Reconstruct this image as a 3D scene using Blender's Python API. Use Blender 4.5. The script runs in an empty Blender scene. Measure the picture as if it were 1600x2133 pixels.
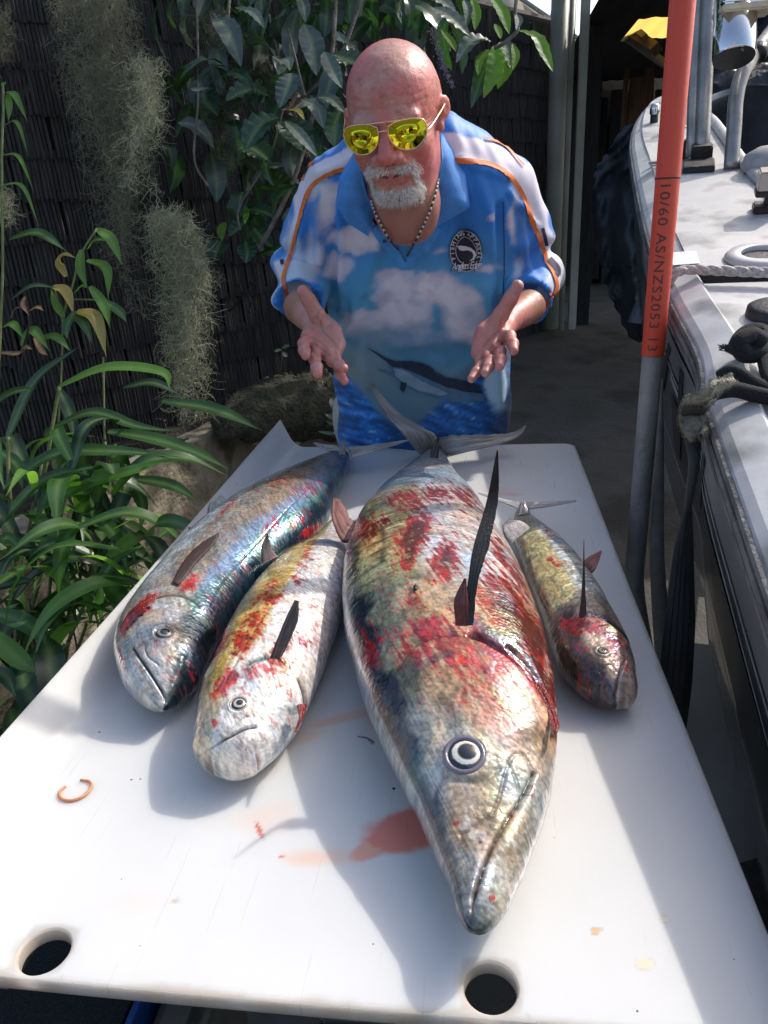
import bpy, bmesh, math, random
import numpy as np
from mathutils import Vector, Matrix
from mathutils.bvhtree import BVHTree
rad=math.radians
random.seed(7); RNG=np.random.RandomState(11)
scene=bpy.context.scene
COL=scene.collection
# ---------------------------------------------------------------- camera
CAMP=np.array([0.0,0.0,1.39]); FPX=1540.0
_p,_y,_r=[rad(a) for a in (21.89,8.12,-3.12)]
_cy,_sy=math.cos(_y),math.sin(_y)
_f0=np.array([-_sy*math.cos(_p),_cy*math.cos(_p),-math.sin(_p)])
_r0=np.array([_cy,_sy,0.0]); _u0=np.cross(_r0,_f0)
_rr=math.cos(_r)*_r0+math.sin(_r)*_u0; _uu=-math.sin(_r)*_r0+math.cos(_r)*_u0
cd=bpy.data.cameras.new('camera'); cam=bpy.data.objects.new('camera',cd); COL.objects.link(cam)
M=Matrix(((_rr[0],_uu[0],-_f0[0],CAMP[0]),(_rr[1],_uu[1],-_f0[1],CAMP[1]),(_rr[2],_uu[2],-_f0[2],CAMP[2]),(0,0,0,1)))
cam.matrix_world=M
cd.sensor_fit='VERTICAL'; cd.sensor_height=24; cd.lens=24*FPX/2133; cd.clip_start=.02; cd.clip_end=400
scene.camera=cam
# ---------------------------------------------------------------- light
SUN_EL=rad(44.5); SUN_AZ=rad(48)     # azimuth measured from +Y towards +X
w=bpy.data.worlds.new('World'); scene.world=w; w.use_nodes=True
wn=w.node_tree; bg=wn.nodes['Background']
sky=wn.nodes.new('ShaderNodeTexSky'); sky.sky_type='NISHITA'; sky.sun_disc=False
sky.sun_elevation=SUN_EL; sky.sun_rotation=SUN_AZ; sky.air_density=1.0; sky.dust_density=3.0; sky.ozone_density=.6
wn.links.new(sky.outputs[0],bg.inputs[0]); bg.inputs[1].default_value=0.15
sl=bpy.data.lights.new('sun','SUN'); sl.energy=2.35; sl.angle=rad(0.6); sl.color=(1,.95,.87)
sun=bpy.data.objects.new('sun',sl); COL.objects.link(sun)
SD=Vector((math.sin(SUN_AZ)*math.cos(SUN_EL),math.cos(SUN_AZ)*math.cos(SUN_EL),math.sin(SUN_EL)))
sun.rotation_euler=SD.to_track_quat('Z','Y').to_euler()
vs=scene.view_settings; vs.view_transform='Standard'; vs.look='None'; vs.exposure=0.66; vs.gamma=1; vs.use_curve_mapping=False
# ---------------------------------------------------------------- maths helpers
def ray(px,py): return _f0+_rr*(px-800)/FPX-_uu*(py-1066.5)/FPX
def atz(px,py,z): d=ray(px,py); return CAMP+d*(z-CAMP[2])/d[2]
def aty(px,py,Y): d=ray(px,py); return CAMP+d*Y/d[1]
def D(px,py,dep): return CAMP+ray(px,py)*dep
def proj(P):
    d=np.asarray(P)-CAMP; z=d@_f0; return 800+FPX*(d@_rr)/z, 1066.5-FPX*(d@_uu)/z
def H(lat,dep,z): return np.array([lat*_cy-dep*_sy, lat*_sy+dep*_cy, z])
def sstep(a,b,x): t=np.clip((x-a)/(b-a),0,1); return t*t*(3-2*t)
def mixc(a,b,t): return a*(1-t[...,None])+np.asarray(b)*t[...,None]
_NT=np.random.RandomState(5).rand(64,64,64).astype(np.float32)
def vn3(x,y,z):
    xi=np.floor(x).astype(int);yi=np.floor(y).astype(int);zi=np.floor(z).astype(int)
    fx=x-xi;fy=y-yi;fz=z-zi
    fx=fx*fx*(3-2*fx);fy=fy*fy*(3-2*fy);fz=fz*fz*(3-2*fz)
    x0=xi&63;x1=(xi+1)&63;y0=yi&63;y1=(yi+1)&63;z0=zi&63;z1=(zi+1)&63
    def l(a,b,t): return a+(b-a)*t
    return l(l(l(_NT[x0,y0,z0],_NT[x1,y0,z0],fx),l(_NT[x0,y1,z0],_NT[x1,y1,z0],fx),fy),
             l(l(_NT[x0,y0,z1],_NT[x1,y0,z1],fx),l(_NT[x0,y1,z1],_NT[x1,y1,z1],fx),fy),fz)
def fbm(x,y,z=0.0,o=4,g=.5):
    x=np.asarray(x,float);y=np.asarray(y,float);z=np.zeros_like(x)+z
    s=0;a=1;t=0
    for i in range(o): s=s+a*vn3(x+17.3*i,y+9.1*i,z+5.7*i);t+=a;a*=g;x=x*2.03;y=y*2.03;z=z*2.03
    return s/t
def segdist(P,poly):
    """2-D distance of points to a polyline; also param"""
    best=np.full(len(P),1e9);par=np.zeros(len(P))
    n=len(poly)-1
    for i in range(n):
        a=np.array(poly[i][:2]);b=np.array(poly[i+1][:2]);ab=b-a
        t=np.clip(((P-a)@ab)/(ab@ab+1e-12),0,1)
        d=np.hypot(P[:,0]-a[0]-t*ab[0],P[:,1]-a[1]-t*ab[1])
        m=d<best; best[m]=d[m]; par[m]=(i+t[m])/n
    return best,par
def smooth_path(pts,n):
    """Catmull-Rom through pts -> n samples"""
    P=np.array(pts,float); k=len(P)
    if k==2: t=np.linspace(0,1,n)[:,None]; return P[0]*(1-t)+P[1]*t
    Q=np.vstack([2*P[0]-P[1],P,2*P[-1]-P[-2]])
    out=[]
    for u in np.linspace(0,k-1-1e-9,n):
        i=int(u);t=u-i
        a,b,c,d=Q[i],Q[i+1],Q[i+2],Q[i+3]
        out.append(.5*((2*b)+(-a+c)*t+(2*a-5*b+4*c-d)*t*t+(-a+3*b-3*c+d)*t**3))
    return np.array(out)
# ---------------------------------------------------------------- material helpers
def new_mat(name):
    m=bpy.data.materials.new(name); m.use_nodes=True
    nt=m.node_tree; b=nt.nodes['Principled BSDF']; return m,nt,b
def N(nt,t,**kw):
    n=nt.nodes.new(t)
    for k,v in kw.items():
        if k in n.inputs: n.inputs[k].default_value=v
        else: setattr(n,k,v)
    return n
def inp(b,**kw):
    for k,v in kw.items():
        k=k.replace('_',' ')
        b.inputs[k].default_value=v
def ramp(nt,src,stops):
    r=nt.nodes.new('ShaderNodeValToRGB'); e=r.color_ramp.elements
    while len(e)<len(stops): e.new(.5)
    for i,(p,c) in enumerate(stops): e[i].position=p; e[i].color=(*c,1)
    nt.links.new(src,r.inputs[0]); return r.outputs[0]
def noise_mat(name,c1,c2,scale=20,rough=.6,metal=0,bump=.2,bscale=None,c3=None,detail=6,spec=.5,stretch=None,lo=.35,hi=.65,bdist=.01,**kw):
    m,nt,b=new_mat(name)
    tc=N(nt,'ShaderNodeTexCoord'); src=tc.outputs['Object']
    if stretch:
        mp=N(nt,'ShaderNodeMapping'); mp.inputs['Scale'].default_value=stretch; nt.links.new(src,mp.inputs[0]); src=mp.outputs[0]
    n=N(nt,'ShaderNodeTexNoise',Scale=scale,Detail=detail); nt.links.new(src,n.inputs['Vector'])
    st=[(lo,c1),(hi,c2)] if c3 is None else [(lo,c1),((lo+hi)/2,c2),(hi,c3)]
    nt.links.new(ramp(nt,n.outputs[0],st),b.inputs['Base Color'])
    n2=N(nt,'ShaderNodeTexNoise',Scale=bscale or scale*4,Detail=5); nt.links.new(src,n2.inputs['Vector'])
    bp=N(nt,'ShaderNodeBump',Strength=bump,Distance=bdist); nt.links.new(n2.outputs[0],bp.inputs['Height']); nt.links.new(bp.outputs[0],b.inputs['Normal'])
    mr=N(nt,'ShaderNodeMapRange'); mr.inputs[3].default_value=max(0.02,rough-.12); mr.inputs[4].default_value=min(1,rough+.12)
    nt.links.new(n.outputs[0],mr.inputs[0]); nt.links.new(mr.outputs[0],b.inputs['Roughness'])
    inp(b,Metallic=metal,Specular_IOR_Level=spec,**kw)
    return m
def attr_mat(name,rough=.5,metal=0,bump=.15,bscale=300,coat=0,sss=0,sss_r=(.01,.004,.002),bdist=.002,spec=.5,var=.0,**kw):
    """colour comes from the Col attribute of the mesh"""
    m,nt,b=new_mat(name)
    a=N(nt,'ShaderNodeAttribute'); a.attribute_name='Col'
    nt.links.new(a.outputs['Color'],b.inputs['Base Color'])
    tc=N(nt,'ShaderNodeTexCoord'); n2=N(nt,'ShaderNodeTexNoise',Scale=bscale,Detail=4); nt.links.new(tc.outputs['Object'],n2.inputs['Vector'])
    bp=N(nt,'ShaderNodeBump',Strength=bump,Distance=bdist); nt.links.new(n2.outputs[0],bp.inputs['Height']); nt.links.new(bp.outputs[0],b.inputs['Normal'])
    inp(b,Roughness=rough,Metallic=metal,Coat_Weight=coat,Specular_IOR_Level=spec,**kw)
    if sss: inp(b,Subsurface_Weight=sss,Subsurface_Radius=sss_r,Subsurface_Scale=1.0)
    return m
# ---------------------------------------------------------------- object helpers
def mesh_from(V,F,name='m',smooth=True,col=None,uv=None):
    me=bpy.data.meshes.new(name)
    V=np.asarray(V,dtype=np.float32)
    if isinstance(F,np.ndarray) and F.ndim==2:
        k=F.shape[1]; n=len(F)
        me.vertices.add(len(V)); me.vertices.foreach_set('co',V.ravel())
        me.loops.add(n*k); me.loops.foreach_set('vertex_index',F.astype(np.int32).ravel())
        me.polygons.add(n); me.polygons.foreach_set('loop_start',np.arange(0,n*k,k,dtype=np.int32))
        me.update(calc_edges=True)
    else:
        me.from_pydata([tuple(v) for v in V],[],[tuple(int(i) for i in f) for f in F]); me.update()
    me.polygons.foreach_set('use_smooth',np.full(len(me.polygons),smooth,dtype=bool))
    if col is not None:
        c=np.asarray(col,dtype=np.float32)
        if c.shape[1]==3: c=np.hstack([c,np.ones((len(c),1),np.float32)])
        at=me.color_attributes.new('Col','FLOAT_COLOR','POINT'); at.data.foreach_set('color',c.ravel())
    me.validate()
    return me
def obj(name,me,mat=None,parent=None):
    o=bpy.data.objects.new(name,me); COL.objects.link(o)
    if mat is not None and me is not None and not me.materials: me.materials.append(mat)
    if parent is not None: o.parent=parent; o.matrix_parent_inverse=Matrix.Translation(-parent.location) if parent.parent is None else Matrix.Identity(4)
    return o
def mo(name,V,F,mat,parent=None,smooth=True,col=None): return obj(name,mesh_from(V,F,name,smooth,col),mat,parent)
def tag(o,label,cat,group=None,kind=None):
    if label: o['label']=label
    if cat: o['category']=cat
    if group: o['group']=group
    if kind: o['kind']=kind
    return o
def thing(name,label,cat,loc=(0,0,0),group=None):
    o=bpy.data.objects.new(name,None); COL.objects.link(o); o.location=Vector([float(c) for c in loc]); o.empty_display_size=.05
    return tag(o,label,cat,group)
def struct(name,V,F,mat,smooth=False,col=None):
    o=mo(name,V,F,mat,None,smooth,col); o['kind']='structure'; return o
def grid_faces(nu,nv,closed_v=False,off=0):
    i=np.arange(nu-1)[:,None]; j=np.arange(nv if closed_v else nv-1)[None,:]; j2=(j+1)%nv
    return (np.stack([i*nv+j,i*nv+j2,(i+1)*nv+j2,(i+1)*nv+j],-1).reshape(-1,4)+off)
class MB:
    def __init__(s): s.V=[];s.F=[];s.n=0
    def add(s,V,F):
        s.V.extend([tuple(map(float,v)) for v in V]); s.F.extend([tuple(int(i)+s.n for i in f) for f in F]); s.n=len(s.V); return s
    def tube(s,pts,r,seg=10,n=None,cap=True):
        P=smooth_path(pts,n) if n else np.array(pts,float)
        R=np.interp(np.linspace(0,1,len(P)),np.linspace(0,1,len(r)),r) if hasattr(r,'__len__') else np.full(len(P),r)
        V,F=tube_geo(P,R,seg,cap); return s.add(V,F)
    def box(s,c,size,R=None,bev=0):
        c=np.array(c,float);h=np.array(size,float)/2
        if bev>0:
            V=[];b=min(bev,h.min()*.9)
            bm=bmesh.new(); bmesh.ops.create_cube(bm,size=1)
            for v in bm.verts: v.co=Vector((v.co.x*size[0],v.co.y*size[1],v.co.z*size[2]))
            bmesh.ops.bevel(bm,geom=bm.edges[:]+bm.verts[:],offset=b,segments=2,affect='EDGES')
            bm.verts.index_update()
            V=np.array([v.co[:] for v in bm.verts]); F=[[v.index for v in f.verts] for f in bm.faces]; bm.free()
        else:
            V=np.array([[x,y,z] for x in(-1,1) for y in(-1,1) for z in(-1,1)])*h
            F=[(0,1,3,2),(4,6,7,5),(0,4,5,1),(2,3,7,6),(0,2,6,4),(1,5,7,3)]
        if R is not None: V=V@np.array(R).T
        return s.add(V+c,F)
    def build(s,name,mat,parent=None,smooth=False):
        return mo(name,s.V,s.F,mat,parent,smooth)
def frames(P):
    T=np.gradient(P,axis=0); T/=np.linalg.norm(T,axis=1)[:,None]+1e-12
    up=np.array([0,0,1.]) if abs(T[0][2])<.9 else np.array([1.,0,0])
    A=[];a=np.cross(T[0],up);a/=np.linalg.norm(a)
    for t in T:
        a=a-t*(a@t);a/=np.linalg.norm(a)+1e-12;A.append(a)
    A=np.array(A); return T,A,np.cross(T,A)
def tube_geo(P,R,seg=10,cap=True):
    T,A,B=frames(P); th=np.linspace(0,2*np.pi,seg,endpoint=False)
    V=(P[:,None,:]+R[:,None,None]*(np.cos(th)[None,:,None]*A[:,None,:]+np.sin(th)[None,:,None]*B[:,None,:])).reshape(-1,3)
    F=[tuple(f) for f in grid_faces(len(P),seg,True)]
    if cap: F+= [tuple(range(seg-1,-1,-1)),tuple((len(P)-1)*seg+i for i in range(seg))]
    return V,F
def lathe(prof,seg=24,c=(0,0,0),axis=(0,0,1)):
    """prof list of (r,h)"""
    ax=Vector(axis).normalized(); q=Vector((0,0,1)).rotation_difference(ax).to_matrix()
    th=np.linspace(0,2*np.pi,seg,endpoint=False)
    V=np.array([[r*math.cos(t),r*math.sin(t),h] for r,h in prof for t in th])@np.array(q).T+np.array(c)
    F=[tuple(f) for f in grid_faces(len(prof),seg,True)]
    return V,F
def plate(poly,thick,frame=None):
    """extrude a 3-D polygon by vector thick"""
    P=np.array(poly,float);n=len(P);t=np.array(thick,float)
    V=np.vstack([P,P+t]); F=[tuple(range(n))[::-1],tuple(range(n,2*n))]+[(i,(i+1)%n,n+(i+1)%n,n+i) for i in range(n)]
    return V,F
def ribbon(path,widths,side,thick=.002,n=None,cup=0.0):
    """strap with thickness; side = list/one vector giving width direction"""
    P=smooth_path(path,n) if n else np.array(path,float)
    k=len(P); W=np.interp(np.linspace(0,1,k),np.linspace(0,1,len(widths)),widths)
    S=np.array(side,float)
    if S.ndim==1: S=np.repeat(S[None],k,0)
    else: S=np.array([np.interp(np.linspace(0,1,k),np.linspace(0,1,len(S)),S[:,c]) for c in range(3)]).T
    T=np.gradient(P,axis=0);T/=np.linalg.norm(T,axis=1)[:,None]+1e-9
    S=S-T*(S*T).sum(1)[:,None];S/=np.linalg.norm(S,axis=1)[:,None]+1e-9
    Nn=np.cross(T,S)
    rows=[]
    for a,b in ((-.5,.5),(0,.5+cup),(.5,.5),(.5,-.5),(0,-.5+cup),(-.5,-.5)):
        rows.append(P+S*W[:,None]*a+Nn*thick*b)
    V=np.stack(rows,1).reshape(-1,3); F=[tuple(f) for f in grid_faces(k,6,True)]
    F+=[(5,4,3,2,1,0),tuple((k-1)*6+i for i in range(6))]
    return V,F
# ================================================================ GROUND, WALL, FENCE
BZ=.87
m_conc=noise_mat('concrete_ground',(.045,.041,.036),(.10,.092,.08),scale=2.5,rough=.85,bump=.5,bscale=60,c3=(.075,.07,.06))
g=60
gx=[-60,-8,-3]+list(np.linspace(-2,3.5,23))+[6,60]; gy=[-60,-5]+list(np.linspace(0,9,46))+[14,30,180]
def gz(y): return float(np.interp(y,[2.2,5.6,9,200],[0,.42,.50,.6]))
struct('ground',[(x,y,gz(y)+.004*vn3(np.array(x*2.+y),np.array(y*2.),np.array(0.))) for y in gy for x in gx],grid_faces(len(gy),len(gx))[:,::-1],m_conc,smooth=True)
m_wall=noise_mat('old_concrete',(.10,.085,.06),(.30,.26,.19),scale=7,rough=.9,bump=.7,bscale=45,c3=(.2,.17,.12),bdist=.02)
m_soil=noise_mat('soil',(.012,.009,.006),(.05,.036,.024),scale=30,rough=.95,bump=1,bscale=60,bdist=.03)
def strip_wall(pts,z0,z1,thick,name,mat,label,cat):
    V=[];F=[]
    P=np.array(pts); n=len(P)
    T=np.gradient(P,axis=0);Nn=np.stack([-T[:,1],T[:,0]],1);Nn/=np.linalg.norm(Nn,axis=1)[:,None]
    m=18
    rows=[]
    for i in range(n):
        a=P[i];b=P[i]+Nn[i]*thick
        zs=np.linspace(z0,z1,m)
        r=[(a[0]+Nn[i][0]*.006*math.sin(z*31+i),a[1]+Nn[i][1]*.006*math.sin(z*31+i),z) for z in zs]+[(b[0],b[1],z1-.004*(i%2)),(b[0],b[1],z0)]
        rows.append(r)
    V=np.array(rows).reshape(-1,3); F=[tuple(f) for f in grid_faces(n,m+2,True)]
    return tag(mo(name,V,F,mat,smooth=False),label,cat)
wl=[H(-1.45,1.0,0)[:2],H(-1.25,1.9,0)[:2],H(-1.07,2.45,0)[:2],H(-.92,2.94,0)[:2],H(-.76,3.29,0)[:2],H(-.55,3.85,0)[:2],H(-.05,4.7,0)[:2],H(.9,6.1,0)[:2]]
wl2=smooth_path(wl,40)
strip_wall(wl2,0,.5,.14,'retaining_wall',m_wall,'low weathered concrete garden wall with soil behind it','wall')
# soil bed behind wall (structure)
fl=[H(-3.4,2.7,0)[:2],H(-1.75,3.0,0)[:2],H(-.95,3.6,0)[:2],H(.2,4.95,0)[:2],H(1.5,6.25,0)[:2]]
fl2=smooth_path(fl,40)
V=[];k=40
A=np.array([wl2[i] for i in range(40)])+np.array([-.06,0.02]); Bq=fl2
rows=[]
for i in range(40):
    for t in np.linspace(0,1,14):
        p=A[i]*(1-t)+Bq[i]*t+(0,.25*t)
        rows.append((p[0],p[1],.46+.06*vn3(np.array(p[0]*9),np.array(p[1]*9),np.array(.5))))
struct('soil_bed',rows,grid_faces(40,14),m_soil,smooth=True)
# ---- fence of brushwood shingles
m_sh=noise_mat('brushwood',(.016,.014,.013),(.075,.066,.062),scale=3,rough=.8,bump=.6,stretch=(14,14,1.2),bscale=30,lo=.3,hi=.7,c3=(.04,.036,.034))
def shingle_mesh(seed):
    r=random.Random(seed); V=[];F=[];n=7; w=.118/n; hgt=.185
    for i in range(n):
        x0=-.059+i*w; d=r.uniform(.006,.014); dz=r.uniform(-.007,.006); g_=w*r.uniform(.03,.14)
        a=[(x0+g_,0,dz),(x0+w/2,-d,dz),(x0+w-g_,0,dz),(x0+g_,.012,hgt),(x0+w/2,.012-d*.6,hgt),(x0+w-g_,.012,hgt)]
        b=len(V); V+=a; F+=[(b,b+1,b+4,b+3),(b+1,b+2,b+5,b+4),(b,b+2,b+1)]
    me=mesh_from(V,F,'shingle',False); me.materials.append(m_sh); return me
sh_me=[shingle_mesh(i) for i in range(9)]
fence=thing('brushwood_fence','dark weathered fence of overlapping brushwood shingles behind the plants','fence',(fl2[10][0],fl2[10][1],.45))
m_back=noise_mat('fence_backing',(.008,.008,.008),(.02,.018,.017),scale=9,rough=.9)
seg=np.hypot(*np.diff(fl2,axis=0).T); cum=np.r_[0,np.cumsum(seg)]; tot=cum[-1]
# backing board + posts
Vb=[];
for i in range(40): Vb+= [(fl2[i][0],fl2[i][1]+.05,.3),(fl2[i][0],fl2[i][1]+.05,2.57),(fl2[i][0],fl2[i][1]+.10,2.57),(fl2[i][0],fl2[i][1]+.10,.3)]
mo('backing_board',Vb,grid_faces(40,4,True),m_back,fence)
cand=[];extra=MB();Ve=[];Fe=[];ne=0
PW=.125;CH=.155
for c in range(14):
    z=.42+c*CH; s=.06 if c%2 else 0
    while s<tot-.05:
        x=np.interp(s,cum,fl2[:,0]);y=np.interp(s,cum,fl2[:,1]);x2=np.interp(s+.03,cum,fl2[:,0]);y2=np.interp(s+.03,cum,fl2[:,1])
        ang=math.atan2(y2-y,x2-x); q=proj((x,y,z+.08)); d=math.hypot(x,y)
        cand.append((d+ (10 if not(-90<q[0]<1200 and -90<q[1]<900) else 0)+(1.2 if 620<q[0]<1060 and q[1]>270 else 0),x,y,z+random.uniform(-.006,.006),ang)); s+=PW*random.uniform(.93,1.05)
cand.sort()
for i,(d,x,y,z,ang) in enumerate(cand):
    me=sh_me[i%9]
    if i<298:
        o=obj('shingle',me,None,fence); o.location=(x,y,z); o.rotation_euler=(random.uniform(-.02,.05),random.uniform(-.02,.02),ang)
    else:
        co=np.empty(len(me.vertices)*3,np.float32); me.vertices.foreach_get('co',co); co=co.reshape(-1,3)
        ca,sa=math.cos(ang),math.sin(ang)
        Ve.append(np.stack([co[:,0]*ca-co[:,1]*sa+x,co[:,0]*sa+co[:,1]*ca+y,co[:,2]+z],1)); Fe+= [tuple(int(v)+ne for v in p.vertices) for p in me.polygons]; ne+=len(co)
o=mo('shingles_beyond',np.vstack(Ve),Fe,m_sh,fence,False); o['kind']='stuff'
fence_cap=MB()
fence_cap.tube([(p[0],p[1]+.04,2.60) for p in fl2],.03,6); fence_cap.build('top_rail',m_sh,fence)
# ================================================================ CLEANING TABLE
def board_mat():
    m,nt,b=new_mat('white_hdpe')
    tc=N(nt,'ShaderNodeTexCoord'); L=nt.links.new
    sp=N(nt,'ShaderNodeSeparateXYZ'); L(tc.outputs['Object'],sp.inputs[0])
    n=N(nt,'ShaderNodeTexNoise',Scale=3.5,Detail=5); L(tc.outputs['Object'],n.inputs['Vector'])
    base=ramp(nt,n.outputs[0],[(.3,(.60,.60,.585)),(.7,(.67,.665,.65))])
    a=N(nt,'ShaderNodeAttribute'); a.attribute_name='Col'
    mx=N(nt,'ShaderNodeMix',data_type='RGBA'); L(a.outputs['Alpha'],mx.inputs[0]); L(base,mx.inputs[6]); L(a.outputs['Color'],mx.inputs[7])
    # specks
    v=N(nt,'ShaderNodeTexVoronoi',Scale=34); v.inputs['Randomness'].default_value=1; L(tc.outputs['Object'],v.inputs['Vector'])
    n3=N(nt,'ShaderNodeTexNoise',Scale=9,Detail=2); L(tc.outputs['Object'],n3.inputs['Vector'])
    lt=N(nt,'ShaderNodeMath',operation='LESS_THAN'); L(v.outputs['Distance'],lt.inputs[0])
    th=N(nt,'ShaderNodeMapRange'); th.inputs[1].default_value=.42; th.inputs[2].default_value=.75; th.inputs[3].default_value=0; th.inputs[4].default_value=.075; L(n3.outputs[0],th.inputs[0]); L(th.outputs[0],lt.inputs[1])
    mx2=N(nt,'ShaderNodeMix',data_type='RGBA'); L(lt.outputs[0],mx2.inputs[0]); L(mx.outputs[2],mx2.inputs[6]); mx2.inputs[7].default_value=(.10,.07,.05,1)
    L(mx2.outputs[2],b.inputs['Base Color'])
    # scratches
    mp=N(nt,'ShaderNodeMapping'); mp.inputs['Scale'].default_value=(60,2.2,8); mp.inputs['Rotation'].default_value=(0,0,.25); L(tc.outputs['Object'],mp.inputs[0])
    s=N(nt,'ShaderNodeTexNoise',Scale=4,Detail=7); L(mp.outputs[0],s.inputs['Vector'])
    mp2=N(nt,'ShaderNodeMapping'); mp2.inputs['Scale'].default_value=(3,70,8); mp2.inputs['Rotation'].default_value=(0,0,.15); L(tc.outputs['Object'],mp2.inputs[0])
    s2=N(nt,'ShaderNodeTexNoise',Scale=4,Detail=7); L(mp2.outputs[0],s2.inputs['Vector'])
    ad=N(nt,'ShaderNodeMath',operation='ADD'); L(s.outputs[0],ad.inputs[0]); L(s2.outputs[0],ad.inputs[1])
    bp=N(nt,'ShaderNodeBump',Strength=.035,Distance=.002); L(ad.outputs[0],bp.inputs['Height']); L(bp.outputs[0],b.inputs['Normal'])
    rr=ramp(nt,s.outputs[0],[(.3,(.27,.27,.27)),(.7,(.36,.36,.36))]); L(rr,b.inputs['Roughness'])
    inp(b,Subsurface_Weight=.85,Subsurface_Radius=(.030,.030,.032),Subsurface_Scale=1,Specular_IOR_Level=.5)
    return m
m_board=board_mat()
BX0,BX1,BY0,BY1=-.46,.214,.347,1.705
holes=[(atz(93,1980,BZ)[:2],.0190),(atz(1022,2055,BZ)[:2],.0190)]
table=thing('fish_cleaning_table','white plastic fish cleaning table with raised left lip and two round holes','table',(-.12,1.0,0))
def stains(x,y):
    """blood wash, drips and grime on the sheet : rgba"""
    P=np.stack([x,y],1); n=fbm(x*22,y*22,1.3,4); n2=fbm(x*9+4,y*9,7.7,4)
    c=np.zeros((len(x),4)); red=np.array([.50,.055,.025]); pale=np.array([.72,.42,.27])
    def blob(px,py,r,ang,asp,al,colr,edge=.35):
        nonlocal c
        q=atz(px,py,BZ)[:2]; dx=x-q[0];dy=y-q[1]; ca,sa=math.cos(ang),math.sin(ang)
        u=(dx*ca+dy*sa)/(r*asp); v=(-dx*sa+dy*ca)/r
        d=np.sqrt(u*u+v*v)+ (n-.5)*1.5
        a=sstep(1.0,1.0-edge,d)*al
        c[:,:3]=np.where(a[:,None]>c[:,3:4],colr,c[:,:3]); c[:,3]=np.maximum(c[:,3],a)
    blob(838,1728,.030,.25,1.7,.80,np.array([.72,.15,.075]),.35)
    blob(775,1765,.014,.6,2.2,.7,np.array([.74,.26,.14]),.4)
    blob(660,1785,.016,.1,3.8,.5,pale,.8); blob(545,1700,.035,.5,1.6,.26,pale,.8); blob(520,1620,.03,.9,2.6,.22,pale,.8)
    blob(700,1500,.011,.45,5.0,.6,pale,.7); blob(620,1540,.012,.5,3.5,.35,pale,.7)
    blob(540,1728,.0035,-1.0,5,.9,red,.6); blob(583,1784,.0028,.2,1.8,.9,red,.4)
    blob(1050,1020,.02,0,2.6,.30,pale,.8); blob(1075,1030,.010,-.1,4,.38,np.array([.7,.25,.13]),.7); blob(1020,985,.008,0,3,.3,pale,.8)
    blob(1110,975,.006,0,2,.4,pale,.6); blob(1130,1005,.006,0,2,.3,pale,.6)
    blob(800,1490,.015,.9,3,.35,pale,.8)
    blob(1240,1940,.0032,.2,1.5,.75,np.array([.65,.38,.08]),.4); blob(1380,1915,.004,-.6,1.6,.4,np.array([.75,.66,.3]),.5); blob(1340,2010,.005,.1,1.5,.45,np.array([.75,.62,.3]),.5)
    blob(1243,1560,.0035,.1,1.5,.4,np.array([.75,.66,.3]),.5); blob(280,1875,.02,.1,1.6,.10,pale,.8); blob(365,1875,.003,.2,1.3,.6,np.array([.45,.3,.15]),.5)
    blob(640,1420,.02,.6,2.2,.3,pale,.8)
    # edge grime
    e=np.minimum(np.minimum(y-BY0,BX1-x),BY1-y); a=sstep(.007,0,e+(n-.5)*.012)*.55
    hd=np.minimum.reduce([np.hypot(x-h[0][0],y-h[0][1])-h[1] for h in holes]); a=np.maximum(a,sstep(.007,0,hd+(n-.5)*.01)*.6)
    c[:,:3]=np.where((a>c[:,3])[:,None],np.array([.34,.25,.15]),c[:,:3]); c[:,3]=np.maximum(c[:,3],a)
    return c
m_edge=noise_mat('grimy_board_edge',(.42,.33,.22),(.72,.68,.60),scale=30,rough=.5,bump=.4,bscale=200)
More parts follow.
